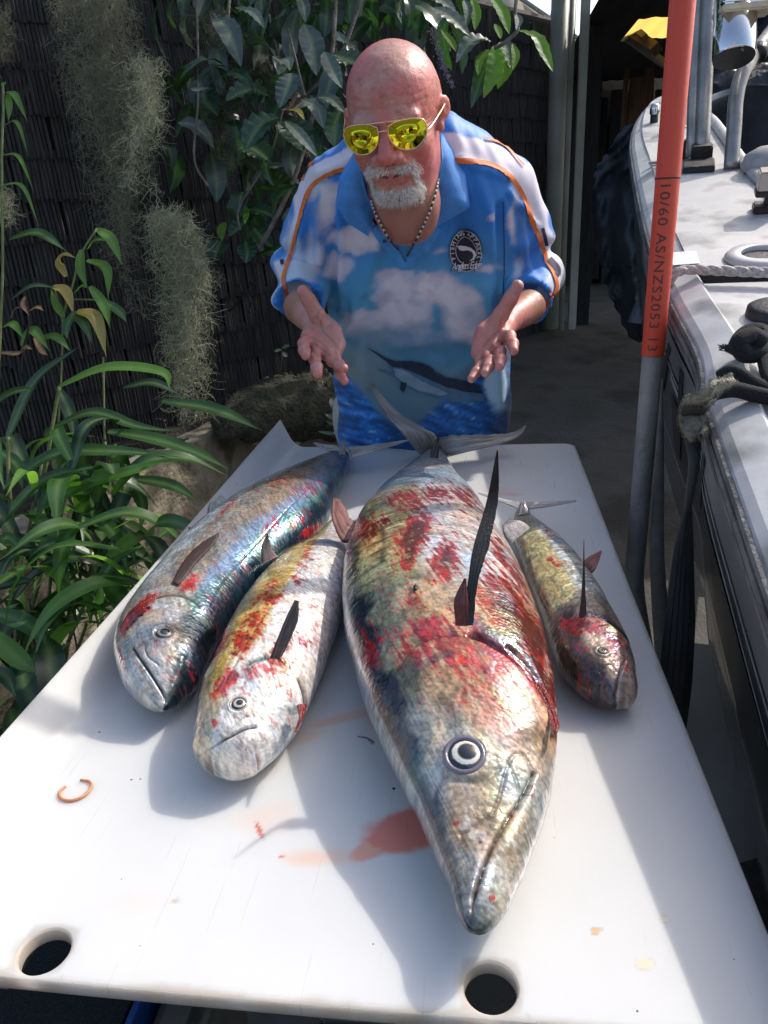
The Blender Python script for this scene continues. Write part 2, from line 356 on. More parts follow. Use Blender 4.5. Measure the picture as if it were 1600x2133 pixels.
def build_board():
    prof=[]  # (x, z) from right to left, incl. lip
    for t in np.linspace(0,1,230): prof.append((BX1-(BX1-(BX0+.03))*t,0))
    for a in np.linspace(0,1,12)[1:]:
        th=a*rad(62); prof.append((BX0+.03-.040*math.sin(th),.040*(1-math.cos(th))))
    lx,lz=prof[-1]; dx,dz=-math.cos(rad(62)),math.sin(rad(62))
    for t in np.linspace(0,1,10)[1:]: prof.append((lx+dx*.042*t,lz+dz*.042*t))
    prof=np.array(prof); nx=len(prof); ny=470
    ys=np.linspace(BY0,BY1,ny)
    X=np.repeat(prof[None,:,0],ny,0); Z=np.repeat(prof[None,:,1],ny,0); Y=np.repeat(ys[:,None],nx,1).copy()
    # far lip corner : the lip stays, rounded far right corner
    fr=.03
    rc=np.clip((X-(BX1-fr))/fr,0,1); Y=Y-np.where(Y>1.3,(1-np.sqrt(1-rc*rc*.999))*fr*((Y-1.3)/(BY1-1.3)),0)
    # lip a bit higher at the far end, sagging sheet
    lipm=np.clip((BX0+.03-X)/.07,0,1); Z=Z*(.75+.45*((Y-BY0)/1.37))
    Z=Z+.0015*np.sin(X*9)*np.sin(Y*5)
    V=np.stack([X,Y,Z+BZ],-1).reshape(-1,3)
    F=grid_faces(ny,nx); keep=np.ones((ny-1,nx-1),bool); Vx=[V];Fx=[];nb=len(V)
    for (h,r) in holes:
        ix=[int(np.argmin(abs(prof[:230,0]-(h[0]+s_*(r+.009))))) for s_ in (1,-1)]; iy=[int(np.argmin(abs(ys-(h[1]+s_*(r+.009))))) for s_ in (-1,1)]
        i0,i1=min(ix),max(ix); j0,j1=iy
        keep[j0:j1,i0:i1]=False
        loop=[j0*nx+i for i in range(i0,i1)]+[j*nx+i1 for j in range(j0,j1)]+[j1*nx+i for i in range(i1,i0,-1)]+[j*nx+i0 for j in range(j1,j0,-1)]
        P=V[loop]; n_=len(loop); prev=loop
        for k_,(t,rr2,zz) in enumerate(((.5,None,0),(1,r+.0018,0),(1,r+.0012,-.0006),(1,r+.0003,-.002),(1,r,-.0128))):
            dx=P[:,0]-h[0];dy=P[:,1]-h[1];dd=np.hypot(dx,dy); R2=dd*(1-t)+(rr2 or r+.0018)*t
            Q=np.stack([h[0]+dx/dd*R2,h[1]+dy/dd*R2,P[:,2]+zz],1); Vx.append(Q); cur=list(range(nb,nb+n_)); nb+=n_
            Fx+= [(prev[q],prev[(q+1)%n_],cur[(q+1)%n_],cur[q]) for q in range(n_)]; prev=cur
    V=np.vstack(Vx); F=np.vstack([F[keep.ravel()],np.array(Fx)])
    F=F[:,::-1]
    col=stains(V[:,0],V[:,1]); lp=V[:,2]>BZ+.006; col[lp,3]*=.15
    nf0=len(F)
    def skirt(idx,flip):
        nonlocal V,F,col
        k=len(idx); base=len(V); T1=V[idx].copy(); T2=V[idx].copy(); T2[:,2]-=.0015; T3=V[idx].copy(); T3[:,2]-=.013
        cc=col[idx].copy(); c3=cc.copy(); c3[:]=(.36,.27,.17,.8)
        c3[:,3]=.35+.6*fbm(T3[:,0]*40,T3[:,1]*40,3.,4)
        V=np.vstack([V,T2,T3]); col=np.vstack([col,c3*np.array([1,1,1,.8]),c3])
        q=[]
        for i in range(k-1):
            f1=(idx[i],idx[i+1],base+i+1,base+i); f2=(base+i,base+i+1,base+k+i+1,base+k+i)
            q+=[f1[::-1],f2[::-1]] if flip else [f1,f2]
        F=np.vstack([F,np.array(q)])
    skirt(np.arange(nx)[::1],True); skirt(np.arange(ny)*nx,False); skirt((ny-1)*nx+np.arange(nx),False)
    me=mesh_from(V,F,'board',True,col)
    sm_=np.ones(len(me.polygons),bool); c_=V[F].mean(1)
    for (h,r) in holes: sm_[(np.hypot(c_[:,0]-h[0],c_[:,1]-h[1])<r+.02)]=False
    sm_[nf0:]=False
    me.polygons.foreach_set('use_smooth',sm_)
    o=obj('board',me,m_board,table)
    # rolled hole walls & thickness are given by solidify
    return o
board=build_board()
m_alu=noise_mat('dull_aluminium',(.33,.32,.30),(.50,.49,.47),scale=14,rough=.42,metal=.85,bump=.15,bscale=120)
m_galv=noise_mat('galvanised_steel',(.22,.22,.22),(.36,.36,.36),scale=40,rough=.5,metal=.6,bump=.2)
for x in (-.40,.15):
    MB().box((x,1.02,BZ-.035),(.04,1.30,.035),bev=.003).build('frame_rail',m_alu,table)
for y in (.50,1.05,1.62):
    MB().box((-.125,y,BZ-.035),(.505,.035,.033),bev=.003).build('cross_rail',m_alu,table)
for x in (-.40,.15):
    for y in (.56,1.60): MB().box((x,y,.409),(.038,.038,.818),bev=.003).build('leg',m_alu,table)
# things under the near edge
m_carpet=noise_mat('black_carpet',(.006,.008,.012),(.03,.035,.045),scale=400,rough=1,bump=1,bscale=700)
m_blue=noise_mat('blue_edging',(.01,.06,.22),(.02,.09,.30),scale=60,rough=.5)
m_paleal=noise_mat('pale_aluminium',(.34,.31,.26),(.48,.45,.40),scale=8,rough=.4,metal=.7,bump=.15)
MBb=MB(); p0=atz(-80,2120,.74); p1=atz(245,2115,.74)
carp=thing('carpeted_bunk','black carpeted panel with blue edging under the near left corner of the table','bunk',(p0[0],p0[1],.6))
MBb.box(((p0[0]+p1[0])/2-.02,.33,.66),(p1[0]-p0[0]+.04,.45,.10),bev=.008).build('carpet_panel',m_carpet,carp)
MB().box((p1[0]+.003,.33,.675),(.006,.45,.09)).build('blue_trim',m_blue,carp)
for x in (p0[0],p1[0]-.03): MB().box((x,.40,.304),(.03,.03,.608)).build('leg',m_galv,carp)
st=thing('aluminium_step','ribbed aluminium step under the near edge of the white table','step',(.0,.3,.6))
xs0=p1[0]+.010
MB().box((xs0+.028,.30,.655),(.045,.40,.10),bev=.01).build('side_member',m_paleal,st)
MB().box((xs0+.062,.30,.660),(.012,.40,.11),bev=.004).build('rounded_edge',m_paleal,st)
for i in range(16): MB().box((.02,.18+i*.018,.700),(.34,.010,.012),bev=.003).build('rib',m_paleal,st)
MB().box((.02,.31,.685),(.34,.32,.016)).build('tread_plate',noise_mat('step_plate',(.06,.055,.05),(.12,.11,.1),rough=.5,metal=.5),st)
MB().box((.0,.44,.33),(.3,.03,.66)).build('support',m_galv,st)
# little orange worm shape (cut elastic) on the board
wp=[atz(*q,BZ+.0016) for q in ((137,1638),(124,1650),(128,1664),(150,1668),(175,1658),(190,1640),(186,1628),(168,1625))]
mw=noise_mat('orange_rubber',(.50,.20,.08),(.62,.27,.12),scale=200,rough=.45)
tag(MB().tube(wp,[.0012,.0016,.0017,.0017,.0016,.0014],8,40).build('rubber_band',mw,None,True),'small broken orange rubber band lying open on the white table','rubber band')
# ================================================================ FISH
def fish_mat():
    m,nt,b=new_mat('wet_fish_skin'); L=nt.links.new
    a=N(nt,'ShaderNodeAttribute'); a.attribute_name='Col'
    fx=N(nt,'ShaderNodeAttribute'); fx.attribute_name='Fx'
    L(a.outputs['Color'],b.inputs['Base Color'])
    sp=N(nt,'ShaderNodeSeparateColor'); L(fx.outputs['Color'],sp.inputs[0])
    L(sp.outputs[0],b.inputs['Metallic']); L(sp.outputs[1],b.inputs['Roughness'])
    uv=N(nt,'ShaderNodeUVMap'); uv.uv_map='UV'
    mp=N(nt,'ShaderNodeMapping'); mp.inputs['Scale'].default_value=(1,.7,1); L(uv.outputs[0],mp.inputs[0])
    vo=N(nt,'ShaderNodeTexVoronoi',Scale=230); L(mp.outputs[0],vo.inputs['Vector'])
    mp2=N(nt,'ShaderNodeMapping'); mp2.inputs['Scale'].default_value=(1,.22,1); mp2.inputs['Rotation'].default_value=(0,0,.35); L(uv.outputs[0],mp2.inputs[0])
    no=N(nt,'ShaderNodeTexNoise',Scale=120,Detail=6); L(mp2.outputs[0],no.inputs['Vector'])
    no3=N(nt,'ShaderNodeTexNoise',Scale=22,Detail=3); L(mp2.outputs[0],no3.inputs['Vector'])
    m1=N(nt,'ShaderNodeMath',operation='MULTIPLY_ADD'); L(vo.outputs['Distance'],m1.inputs[0]); m1.inputs[1].default_value=.45; L(no.outputs[0],m1.inputs[2])
    m2=N(nt,'ShaderNodeMath',operation='MULTIPLY_ADD'); L(no3.outputs[0],m2.inputs[0]); m2.inputs[1].default_value=2.2; L(m1.outputs[0],m2.inputs[2])
    bp=N(nt,'ShaderNodeBump',Strength=.75,Distance=.0016); L(m2.outputs[0],bp.inputs['Height']); L(bp.outputs[0],b.inputs['Normal'])
    bp2=N(nt,'ShaderNodeBump',Strength=.55,Distance=.0015); L(m2.outputs[0],bp2.inputs['Height']); L(bp2.outputs[0],b.inputs['Coat Normal'])
    L(sp.outputs[2],b.inputs['Coat Weight'])
    tf=N(nt,'ShaderNodeTexNoise',Scale=9,Detail=2); L(uv.outputs[0],tf.inputs['Vector']); tm=N(nt,'ShaderNodeMapRange'); tm.inputs[1].default_value=.3; tm.inputs[2].default_value=.7; tm.inputs[3].default_value=230; tm.inputs[4].default_value=520; L(tf.outputs[0],tm.inputs[0]); L(tm.outputs[0],b.inputs['Thin Film Thickness'])
    inp(b,Thin_Film_IOR=1.38,Coat_Roughness=.12,Specular_IOR_Level=.5,Subsurface_Weight=.05,Subsurface_Radius=(.01,.005,.003),Subsurface_Scale=1)
    return m
m_fish=fish_mat()
m_fin=attr_mat('wet_fin',rough=.42,bump=.6,bscale=500,coat=.25,spec=.5)
m_eye=attr_mat('fish_eye',rough=.08,bump=0,coat=1)
m_lid=attr_mat('eye_rim',rough=.2,bump=.3,coat=1)
m_gut=noise_mat('raw_red_flesh',(.10,.005,.005),(.30,.02,.015),scale=60,rough=.2,bump=.6,Coat_Weight=.8)
def projv(V):
    d=V-CAMP; z=d@_f0; return 800+FPX*(d@_rr)/z,1066.5-FPX*(d@_uu)/z,z
def polyblobs(X,lst):
    """gaussian marks (px,py,_,r_m,amp[,asp,ang])"""
    s=np.zeros(len(X)); U_,V_,Z_=projv(X)
    for b in lst:
        px,py,z,r,a=b[:5]; asp=b[5] if len(b)>5 else 1; ang=-(b[6] if len(b)>6 else 0)
        dx=(U_-px)*Z_/FPX;dy=(V_-py)*Z_/FPX;ca,sa=math.cos(ang),math.sin(ang)
        u=(dx*ca+dy*sa)/(r*asp*.85);v=(-dx*sa+dy*ca)/(r*.85)
        s=np.maximum(s,a*np.exp(-(u*u+v*v)))
    return s
def streakn(P,th,la,lb,seed,o=5):
    """noise stretched along a direction on the visible side"""
    U_,V_,Z_=projv(P); k=Z_/.6; U_=U_*k;V_=V_*k; c,s_=math.cos(th),math.sin(th)
    return fbm((U_*c+V_*s_)/la+seed,(-U_*s_+V_*c)/lb+seed,seed*.37,o)
class Fish: pass
def build_fish(sp):
    f=Fish()
    def geom(cont,nu,nv):
        nr_=len(cont); zr=np.full(nr_,BZ+sp['zc'])
        LF=sp.get('lift',([0,.16],[sp['zc']*.5,0]))
        for it in range(5):
            Lp=np.array([atz(*a,zr[i])[:2] for i,(a,b) in enumerate(cont)]);Rp=np.array([atz(*b,zr[i])[:2] for i,(a,b) in enumerate(cont)])
            m_=(Lp+Rp)/2; s_=np.r_[0,np.cumsum(np.hypot(*np.diff(m_,axis=0).T))]; fr_=s_/s_[-1]
            hl_=np.hypot(*((Rp-Lp)/2).T); T_=hl_*np.interp(fr_,*sp['thick']); zr=BZ+np.sqrt((T_*.93)**2+(sp['zc']*.62*np.clip(1-fr_/.20,0,1))**2)+T_*.30*np.interp(fr_,[0,.3,1],[.4,.8,1.6])
        mid=(Lp+Rp)/2; s=np.r_[0,np.cumsum(np.hypot(*np.diff(mid,axis=0).T))]; Ltot=s[-1]
        hw=(Rp-Lp)/2
        hl=np.hypot(hw[:,0],hw[:,1]); ang=np.unwrap(np.arctan2(hw[:,1],hw[:,0])); ang[0]=ang[1]; 
        if hl[-1]<.01: ang[-1]=ang[-2]
        q=np.linspace(0,1,nu)**1.35; ss=q*Ltot
        def sm(y,x=s):
            xx=np.linspace(0,Ltot,900); yy=np.interp(xx,x,y)
            k=int(900*sp.get('smooth',.03)); ker=np.hanning(2*k+1);ker/=ker.sum()
            yp=np.r_[2*yy[0]-yy[k:0:-1],yy,2*yy[-1]-yy[-2:-k-2:-1]]; return np.interp(ss,xx,np.convolve(yp,ker,'valid'))
        cx,cy,an=sm(mid[:,0]),sm(mid[:,1]),sm(ang)
        # half width in sqrt domain at nose
        qs=np.sqrt(s/Ltot); xx=np.linspace(0,1,900); yy=np.interp(xx,qs,hl)
        k=22;ker=np.hanning(2*k+1);ker/=ker.sum(); yp=np.r_[2*yy[0]-yy[k:0:-1],yy,2*yy[-1]-yy[-2:-k-2:-1]]; ys=np.convolve(yp,ker,'valid')
        h=np.maximum(np.interp(np.sqrt(ss/Ltot),xx,ys),0); h[0]=0.0; h=np.maximum(h,.0)
        h*=sstep(0,.012,np.sqrt(ss/Ltot))**.5
        frac=ss/Ltot
        tg=np.unwrap(np.arctan2(np.gradient(cy)+1e-9,np.gradient(cx)+1e-9)); k0=max(3,int(.05*nu)); tg[:k0]=tg[k0]; kk=max(2,nu//40); ke=np.hanning(2*kk+1); ke/=ke.sum(); tg=np.convolve(np.r_[np.full(kk,tg[0]),tg,np.full(kk,tg[-1])],ke,'valid')
        pp=tg-np.pi/2; df=(an-pp+np.pi)%(2*np.pi)-np.pi; ml=np.interp(frac,[0,.10,.3,1],[.10,.25,.6,.8]); dn_=np.clip(df,-ml,ml); h=h*np.cos(df-dn_); an=pp+dn_
        tr=np.interp(frac,*sp['thick'])            # thickness / width
        T=h*tr                                     # half thickness
        dsgn=sp['dorsal']                          # -1: dorsal on the left
        th=np.linspace(0,2*np.pi,nv,endpoint=False)
        n=2.15
        ct=np.cos(th);st=np.sin(th)
        hy=np.sign(ct)*np.abs(ct)**(2/n); hz=np.sign(st)*np.abs(st)**(2/n)
        # dorsal ridge sharper, roll of the section so the back shows
        roll=sp.get('roll',0.0)
        Y=h[:,None]*hy[None,:]; Z=T[:,None]*hz[None,:]
        Z=Z+roll*Y                                  # shear = slight tilt
        Zb=-(T[:,None]*.93)
        Z=np.maximum(Z,Zb*1.0+0*Z)
        lift=0.0
        base=np.sqrt((T*.93)**2+(sp['zc']*.62*np.clip(1-frac/.20,0,1))**2)
        X=cx[:,None]+np.cos(an)[:,None]*Y; Yw=cy[:,None]+np.sin(an)[:,None]*Y; Zw=BZ+base[:,None]+Z
        V=np.stack([X,Yw,Zw],-1)
        return V,cx,cy,an,h,T,base,ss,Ltot,frac,Y,hy,st,dsgn
    # fit the visible outline to the measured outline
    tgt=[(tuple(a_),tuple(b_)) for a_,b_ in sp['cont']]; cur=[[list(a_),list(b_)] for a_,b_ in tgt]; nt_=len(tgt)
    for it in range(7):
        Vq=geom([tuple(map(tuple,c_)) for c_ in cur],150,64)[0].reshape(-1,3); qu,qv,_=projv(Vq)
        for i_ in range(1,nt_-1):
            ya,yb_=tgt[i_][0][1],tgt[i_][1][1]
            ma=np.abs(qv-ya)<9; mb_=np.abs(qv-yb_)<9
            if ma.sum()>5 and ya!=0: cur[i_][0][0]-=np.clip(.7*(qu[ma].min()-tgt[i_][0][0]),-14,14)
            if mb_.sum()>5: cur[i_][1][0]-=np.clip(.7*(qu[mb_].max()-tgt[i_][1][0]),-14,14)
            if cur[i_][1][0]-cur[i_][0][0]<4: m_=(cur[i_][1][0]+cur[i_][0][0])/2; cur[i_][0][0]=m_-2; cur[i_][1][0]=m_+2
        lim=sp.get('fitlim',10); i0_=sp.get('fitfrom',3)
        for sd_ in (0,1):
            dv=np.array([cur[i_][sd_][0]-tgt[i_][sd_][0] for i_ in range(nt_)]); dv[:i0_]=0; dv=np.clip(dv,-lim,lim); dp=np.r_[dv[0],dv,dv[-1]]; dv=.25*dp[:-2]+.5*dp[1:-1]+.25*dp[2:]
            for i_ in range(nt_): cur[i_][sd_][0]=tgt[i_][sd_][0]+dv[i_]
        e_=np.clip(.6*(qv.max()-max(max(t_[0][1],t_[1][1]) for t_ in tgt)),-12,12); e_=0 if abs(cur[0][0][1]-e_-tgt[0][0][1])>sp.get('noselim',2) else e_; cur[0][0][1]-=e_; cur[0][1][1]-=e_; cur[1][0][1]-=e_*.6; cur[1][1][1]-=e_*.6
        e_=np.clip(.6*(qv.min()-min(tgt[-1][0][1],tgt[-1][1][1])),-12,12)
        for q_ in (-1,-2): cur[q_][0][1]-=e_; cur[q_][1][1]-=e_
    nu,nv=sp['res']
    V,cx,cy,an,h,T,base,ss,Ltot,frac,Y,hy,st,dsgn=geom([tuple(map(tuple,c_)) for c_ in cur],nu,nv)
    # normals (approx)
    du=np.gradient(V,axis=0); dv=(np.roll(V,-1,1)-np.roll(V,1,1))
    Nn=np.cross(du,dv); Nn/=np.linalg.norm(Nn,axis=2)[...,None]+1e-12
    c=V.mean(1)[:,None,:]; sg=np.sign(((V-c)*Nn).sum(2).sum()); Nn*=sg
    P=V.reshape(-1,3); Nf=Nn.reshape(-1,3); S=np.repeat(ss[:,None],nv,1).ravel(); F_=np.repeat(frac[:,None],nv,1).ravel()
    v=np.repeat((hy*dsgn)[None,:],nu,0).ravel(); top=np.repeat((st>-.15)[None,:],nu,0).ravel().astype(float)
    Yl=(Y*dsgn).ravel()
    f.cx,f.cy,f.an,f.h,f.T,f.base,f.ss,f.L,f.dsgn=cx,cy,an,h,T,base,ss,Ltot,dsgn
    def X2(pts,z=None): return [np.array([px,py,0.]) for px,py in pts]
    PU,PV,PZ=projv(P); MS=PZ/FPX; vis=((Nf*(CAMP-P)).sum(1)>0).astype(float)
    # ---- relief
    disp=np.zeros(len(P)); XY=np.stack([PU,PV],1); top=top*vis
    dark=np.zeros(len(P))
    for pts,sig,dep,dk,z in sp['grooves']:
        d,_=segdist(XY,smooth_path(X2(pts,z),14)); d=d*MS; g_=np.exp(-(d/sig)**2)*top; disp-=dep*g_; dark=np.maximum(dark,dk*np.exp(-(d/(sig*.7))**2)*top)
    for pts,sig,hgt,z in sp.get('ridges',[]):
        d,_=segdist(XY,smooth_path(X2(pts,z),14)); d=d*MS; disp+=hgt*np.exp(-(d/sig)**2)*top
    gl=sp['gill']; gp=smooth_path(X2(gl[0],gl[3]),20); d,_=segdist(XY,gp)
    # signed: ahead of plate edge (towards nose) raised
    sgill=np.interp(np.clip(v,-1,1),*gl[4]) if len(gl)>4 else None
    # extend ends so that the sign stays stable
    ga=gp[0,:2]-(gp[1,:2]-gp[0,:2])*2; gb=gp[-1,:2]+(gp[-1,:2]-gp[-2,:2])*2
    nose=np.array([PU[0],PV[0]]); bestd=np.full(len(P),1e9); sgn=np.zeros(len(P))
    for i_ in range(len(gp)-1):
        a_=gp[i_,:2];b_=gp[i_+1,:2];ab=b_-a_; t_=np.clip(((XY-a_)@ab)/(ab@ab),0,1); dd=np.hypot(XY[:,0]-a_[0]-t_*ab[0],XY[:,1]-a_[1]-t_*ab[1])
        cr=ab[0]*(XY[:,1]-a_[1])-ab[1]*(XY[:,0]-a_[0]); cn=ab[0]*(nose[1]-a_[1])-ab[1]*(nose[0]-a_[0]); m_=dd<bestd; bestd[m_]=dd[m_]; sgn[m_]=np.sign(cr*cn)[m_]
    _,par=segdist(XY,gp); endf=sstep(0,.12,par)*sstep(1,.88,par)*top
    bestd=bestd*MS; sd=bestd*sgn; w1=sstep(-.0025,.0025,sd)
    disp+=(w1*gl[1]*np.exp(-(bestd/gl[2])**1.3)-(1-w1)*gl[1]*.5*np.exp(-(bestd/(gl[2]*.3))**2))*endf
    dark=np.maximum(dark,1.0*np.exp(-((sd+.0035)/.0035)**2)*endf)
    # muscle segments + soft lumps
    lump=(fbm(S*14,Yl*22,3.3,3)-.5)*.004*sp['k']
    seg_=(fbm((S+.35*np.abs(Yl))*75/sp['k'],Yl*16/sp['k'],1.7,3)-.5)*.0022*sp['k']*sstep(.24,.36,F_)
    hd=sstep(.30,.05,F_); headl=(fbm(S*45,Yl*45,9.1,4)-.5)*.0030*hd*sp['k']
    disp+=.8*lump*sstep(0,.04,F_)+seg_+headl
    # eye socket
    (ex,ey),er=sp['eye']
    i=np.argmin((PU-ex)**2+(PV-ey)**2+(top<.5)*1e6); E=P[i].copy(); En=Nf[i].copy()
    de=np.linalg.norm(P-E,axis=1); disp+= -.0035*sp['k']*np.exp(-(de/(er*.8))**4)+.0022*sp['k']*np.exp(-((de-er*1.25)/(er*.28))**2)
    nz_=sstep(.001,.018,F_); disp*=nz_; dark=dark*(.35+.65*nz_)
    P=P+Nf*disp[:,None]; P[:,2]=np.maximum(P[:,2],BZ-.001)
    col,met,rgh,coat=sp['paint'](P,S,F_,v,Yl,top,de,er)
    mc=.5*streakn(P,sp.get('mdir',.6),14,3.2,9.3,5)+.5*fbm(S*330,Yl*330,6.6,3)
    mc2=fbm(S*75/sp['k'],Yl*75/sp['k'],16.6,4)
    col=col*(.52+.84*sstep(.27,.73,mc))[:,None]*(.88+.24*sstep(.3,.7,mc2))[:,None]
    bars=np.sin((S+.45*np.abs(Yl)+.004*mc2)*2*np.pi/(.0105*sp['k']))*sstep(.30,.45,F_); col=col*(1+.22*bars*sstep(.35,.6,fbm(S*20,Yl*20,3.1,3)))[:,None]
    ga=np.clip(fbm(S*36/sp['k'],Yl*40/sp['k'],26.6,4),0,1); col=mixc(col,col*np.array([1.22,1.02,.76]),sstep(.52,.66,ga)*.4); col=mixc(col,col*np.array([.82,1.0,1.15]),sstep(.47,.36,ga)*.4)
    rgh=rgh+.30*(mc-.4); 
    blood=sp['blood'](P,S,F_,v,Yl)*np.where(de<er*1.2,.2,1)
    bn=fbm(S*160,Yl*160,2.2,3)
    bc=mixc(np.tile([.26,.006,.006],(len(P),1)),np.array([.60,.018,.014]),sstep(.35,.7,bn))
    bc=mixc(bc,np.array([.09,.005,.004]),sstep(.85,1.2,blood))
    blood=blood*(.35+.95*sstep(.32,.58,.5*fbm(S*120,Yl*120,44.4,4)+.5*streakn(P,.5,20,7,5.2)))
    thin=np.clip(blood,0,1); col=mixc(col,bc,thin**1.2*.93)
    met=met*(1-thin); rgh=rgh*(1-thin)+.22*thin; coat=np.clip(coat+thin*.5,0,1)
    col=mixc(col,np.array([.02,.008,.006]),np.clip(dark,0,1)); met=met*(1-np.clip(dark,0,1))
    F=grid_faces(nu,nv,True)
    if sg>0: pass
    me=mesh_from(P,F,'body',True,np.clip(col,0,1))
    at=me.color_attributes.new('Fx','FLOAT_COLOR','POINT'); at.data.foreach_set('color',np.stack([np.clip(met,0,1),np.clip(rgh,.04,1),np.clip(coat,0,1),np.ones(len(P))],1).astype(np.float32).ravel())
    uvl=me.uv_layers.new(name='UV'); li=np.empty(len(me.loops),np.int32); me.loops.foreach_get('vertex_index',li)
    uvl.data.foreach_set('uv',np.stack([S,Yl*1.3],1)[li].astype(np.float32).ravel())
    me.color_attributes.active_color=me.color_attributes['Col']
    root=thing('fish',sp['label'],'fish',(cx[nu//2],cy[nu//2],BZ),sp['group'])
    body=obj('body',me,m_fish,root)
    f.root=root;f.body=body;f.P=P;f.N=Nf;f.top=top
    # ---- eye
    e1=_rr-En*(_rr@En); e1/=np.linalg.norm(e1); e2=np.cross(En,e1); Q=np.stack([e1,e2,En],1)
    if e2@_uu<0: pass
    ns,nr=56,30; V=[];cc=[]
    pup,iris=sp.get('pupil',.45),sp.get('iris',.72); ox,oy=sp.get('eoff',(.12,.05))
    ic=np.array(sp.get('iris_col',(.62,.60,.55)))
    for r in np.linspace(0,1,nr):
        for t in np.linspace(0,2*np.pi,ns,endpoint=False):
            x_,y_=r*math.cos(t),r*math.sin(t); V.append((er*x_,er*y_,er*.50*math.sqrt(max(0,1-r**2*.93))))
            o1=math.hypot(x_-ox,(y_-oy)*1.08); o2=math.hypot(x_-ox*1.5,(y_-oy*1.5)*1.05); nz=float(vn3(np.array(t*3.),np.array(r*6.),np.array(er*900)))
            if o2<pup: cc.append((.006,.010,.018))
            elif o2<pup+.06: cc.append((.20,.15,.07))
            elif o1<iris: cc.append(ic*(.62+.5*nz))
            elif o1<iris+.07: cc.append((.10,.085,.07))
            else: cc.append((.012,.012,.016) if x_<0.1 else (.06,.055,.075))
    V=np.array(V)@Q.T+E-En*er*.16
    mo('eyeball',V,grid_faces(nr,ns,True),m_eye,body,True,np.array(cc))
    th_=np.linspace(0,2*np.pi,49); ring=np.array([[er*1.06*math.cos(t),er*1.06*math.sin(t),er*.02] for t in th_])@Q.T+E
    Vt,Ft=tube_geo(ring,np.full(49,er*.17),8,False)
    mo('eye_rim',Vt,Ft,m_lid,body,True,np.tile(sp.get('rim_col',(.14,.11,.11)),(len(Vt),1)))
    return f
def surf(f,px,py,lift=0.0):
    if not hasattr(f,'pv'): f.pu,f.pv_,f.pz=projv(f.P); f.pv=1; f.vs=((f.N*(CAMP-f.P)).sum(1)>0)
    i=np.argmin((f.pu-px)**2+(f.pv_-py)**2+(~f.vs)*1e6); return D(px,py,f.pz[i])+f.N[i]*lift
def stand(f,b,lst):
    """points rising from base pixel b of the skin: lst of (px,py,nearer)"""
    p=surf(f,*b); z=(p-CAMP)@_f0; return [D(x,y,z-d) for x,y,d in lst]
def fin(name,parent,lead,trail,colr,tip=None,nl=40,nw=14,thick=.0022,rays=18,bend=0,edge=0.0,mat=None,tcol=None,seed=1):
    """fin skin between a leading and a trailing edge curve; both run base -> tip"""
    A=smooth_path(lead,nl);B=smooth_path(trail,nl)
    u=np.linspace(0,1,nl)[:,None,None]; w_=np.linspace(0,1,nw)[None,:,None]
    G=A[:,None,:]*(1-w_)+B[:,None,:]*w_
    nrm=np.cross(np.gradient(G,axis=0),np.gradient(G,axis=1)); nrm/=np.linalg.norm(nrm,axis=2)[...,None]+1e-9
    wv=np.linspace(0,1,nw)
    wid=np.linalg.norm(A-B,axis=1); wid=wid/wid.max()
    th=thick*(np.sin(np.pi*np.clip(wv,.0,1))**.5)[None,:]*(.35+.65*(1-u[...,0]))*np.clip(wid[:,None]*2,.15,1)
    ry=np.sin(wv*rays*2*np.pi)[None,:]*.0005*(thick/.0022)
    G=G+nrm*(bend*np.sin(u[...,0]*np.pi)*np.sin(wv*np.pi)[None,:])[...,None]
    if edge: G=G+ (B-A)[:,None,:]*((np.array([vn3(np.array(i*.9+seed),np.array(seed*3.),np.array(.2)) for i in range(nl)])-.5)[:,None]*edge*(wv**2)[None,:])[...,None]
    top=G+nrm*(th+ry)[...,None]; bot=G-nrm*(th+ry)[...,None]
    V=np.vstack([top.reshape(-1,3),bot.reshape(-1,3)]); k=nl*nw
    F1=grid_faces(nl,nw);F2=F1[:,::-1]+k
    # rim
    rim=[i for i in range(nw)]+[i*nw+nw-1 for i in range(1,nl)]+[(nl-1)*nw+j for j in range(nw-2,-1,-1)]+[i*nw for i in range(nl-2,0,-1)]
    R=np.array([(rim[i],rim[(i+1)%len(rim)],rim[(i+1)%len(rim)]+k,rim[i]+k) for i in range(len(rim))])
    F=np.vstack([F1,F2,R])
    uu=np.repeat(np.linspace(0,1,nl)[:,None],nw,1).ravel(); ww=np.tile(wv,nl)
    n=fbm(uu*6+seed,ww*14,seed*1.7,4); c=mixc(np.tile(colr,(k,1)).astype(float),np.array(colr)*.45,sstep(.4,.65,n))
    c=mixc(c,np.array(colr)*1.7,.35*(np.sin(ww*rays*2*np.pi)>.4)*1.0)
    if tcol is not None: c=mixc(c,np.array(tcol),sstep(.25,-.05,uu+.25*(n-.5)))
    return mo(name,V,F,mat or m_fin,parent,True,np.vstack([c,c]))
def streaks(S,Y,seed,fs=26,fy=70,lo=.55,hi=.68,sk=.5):
    n=fbm(S*fs*2.2+Y*sk*60+seed,Y*fy*.55+seed,seed,5); return sstep(lo,hi,n)
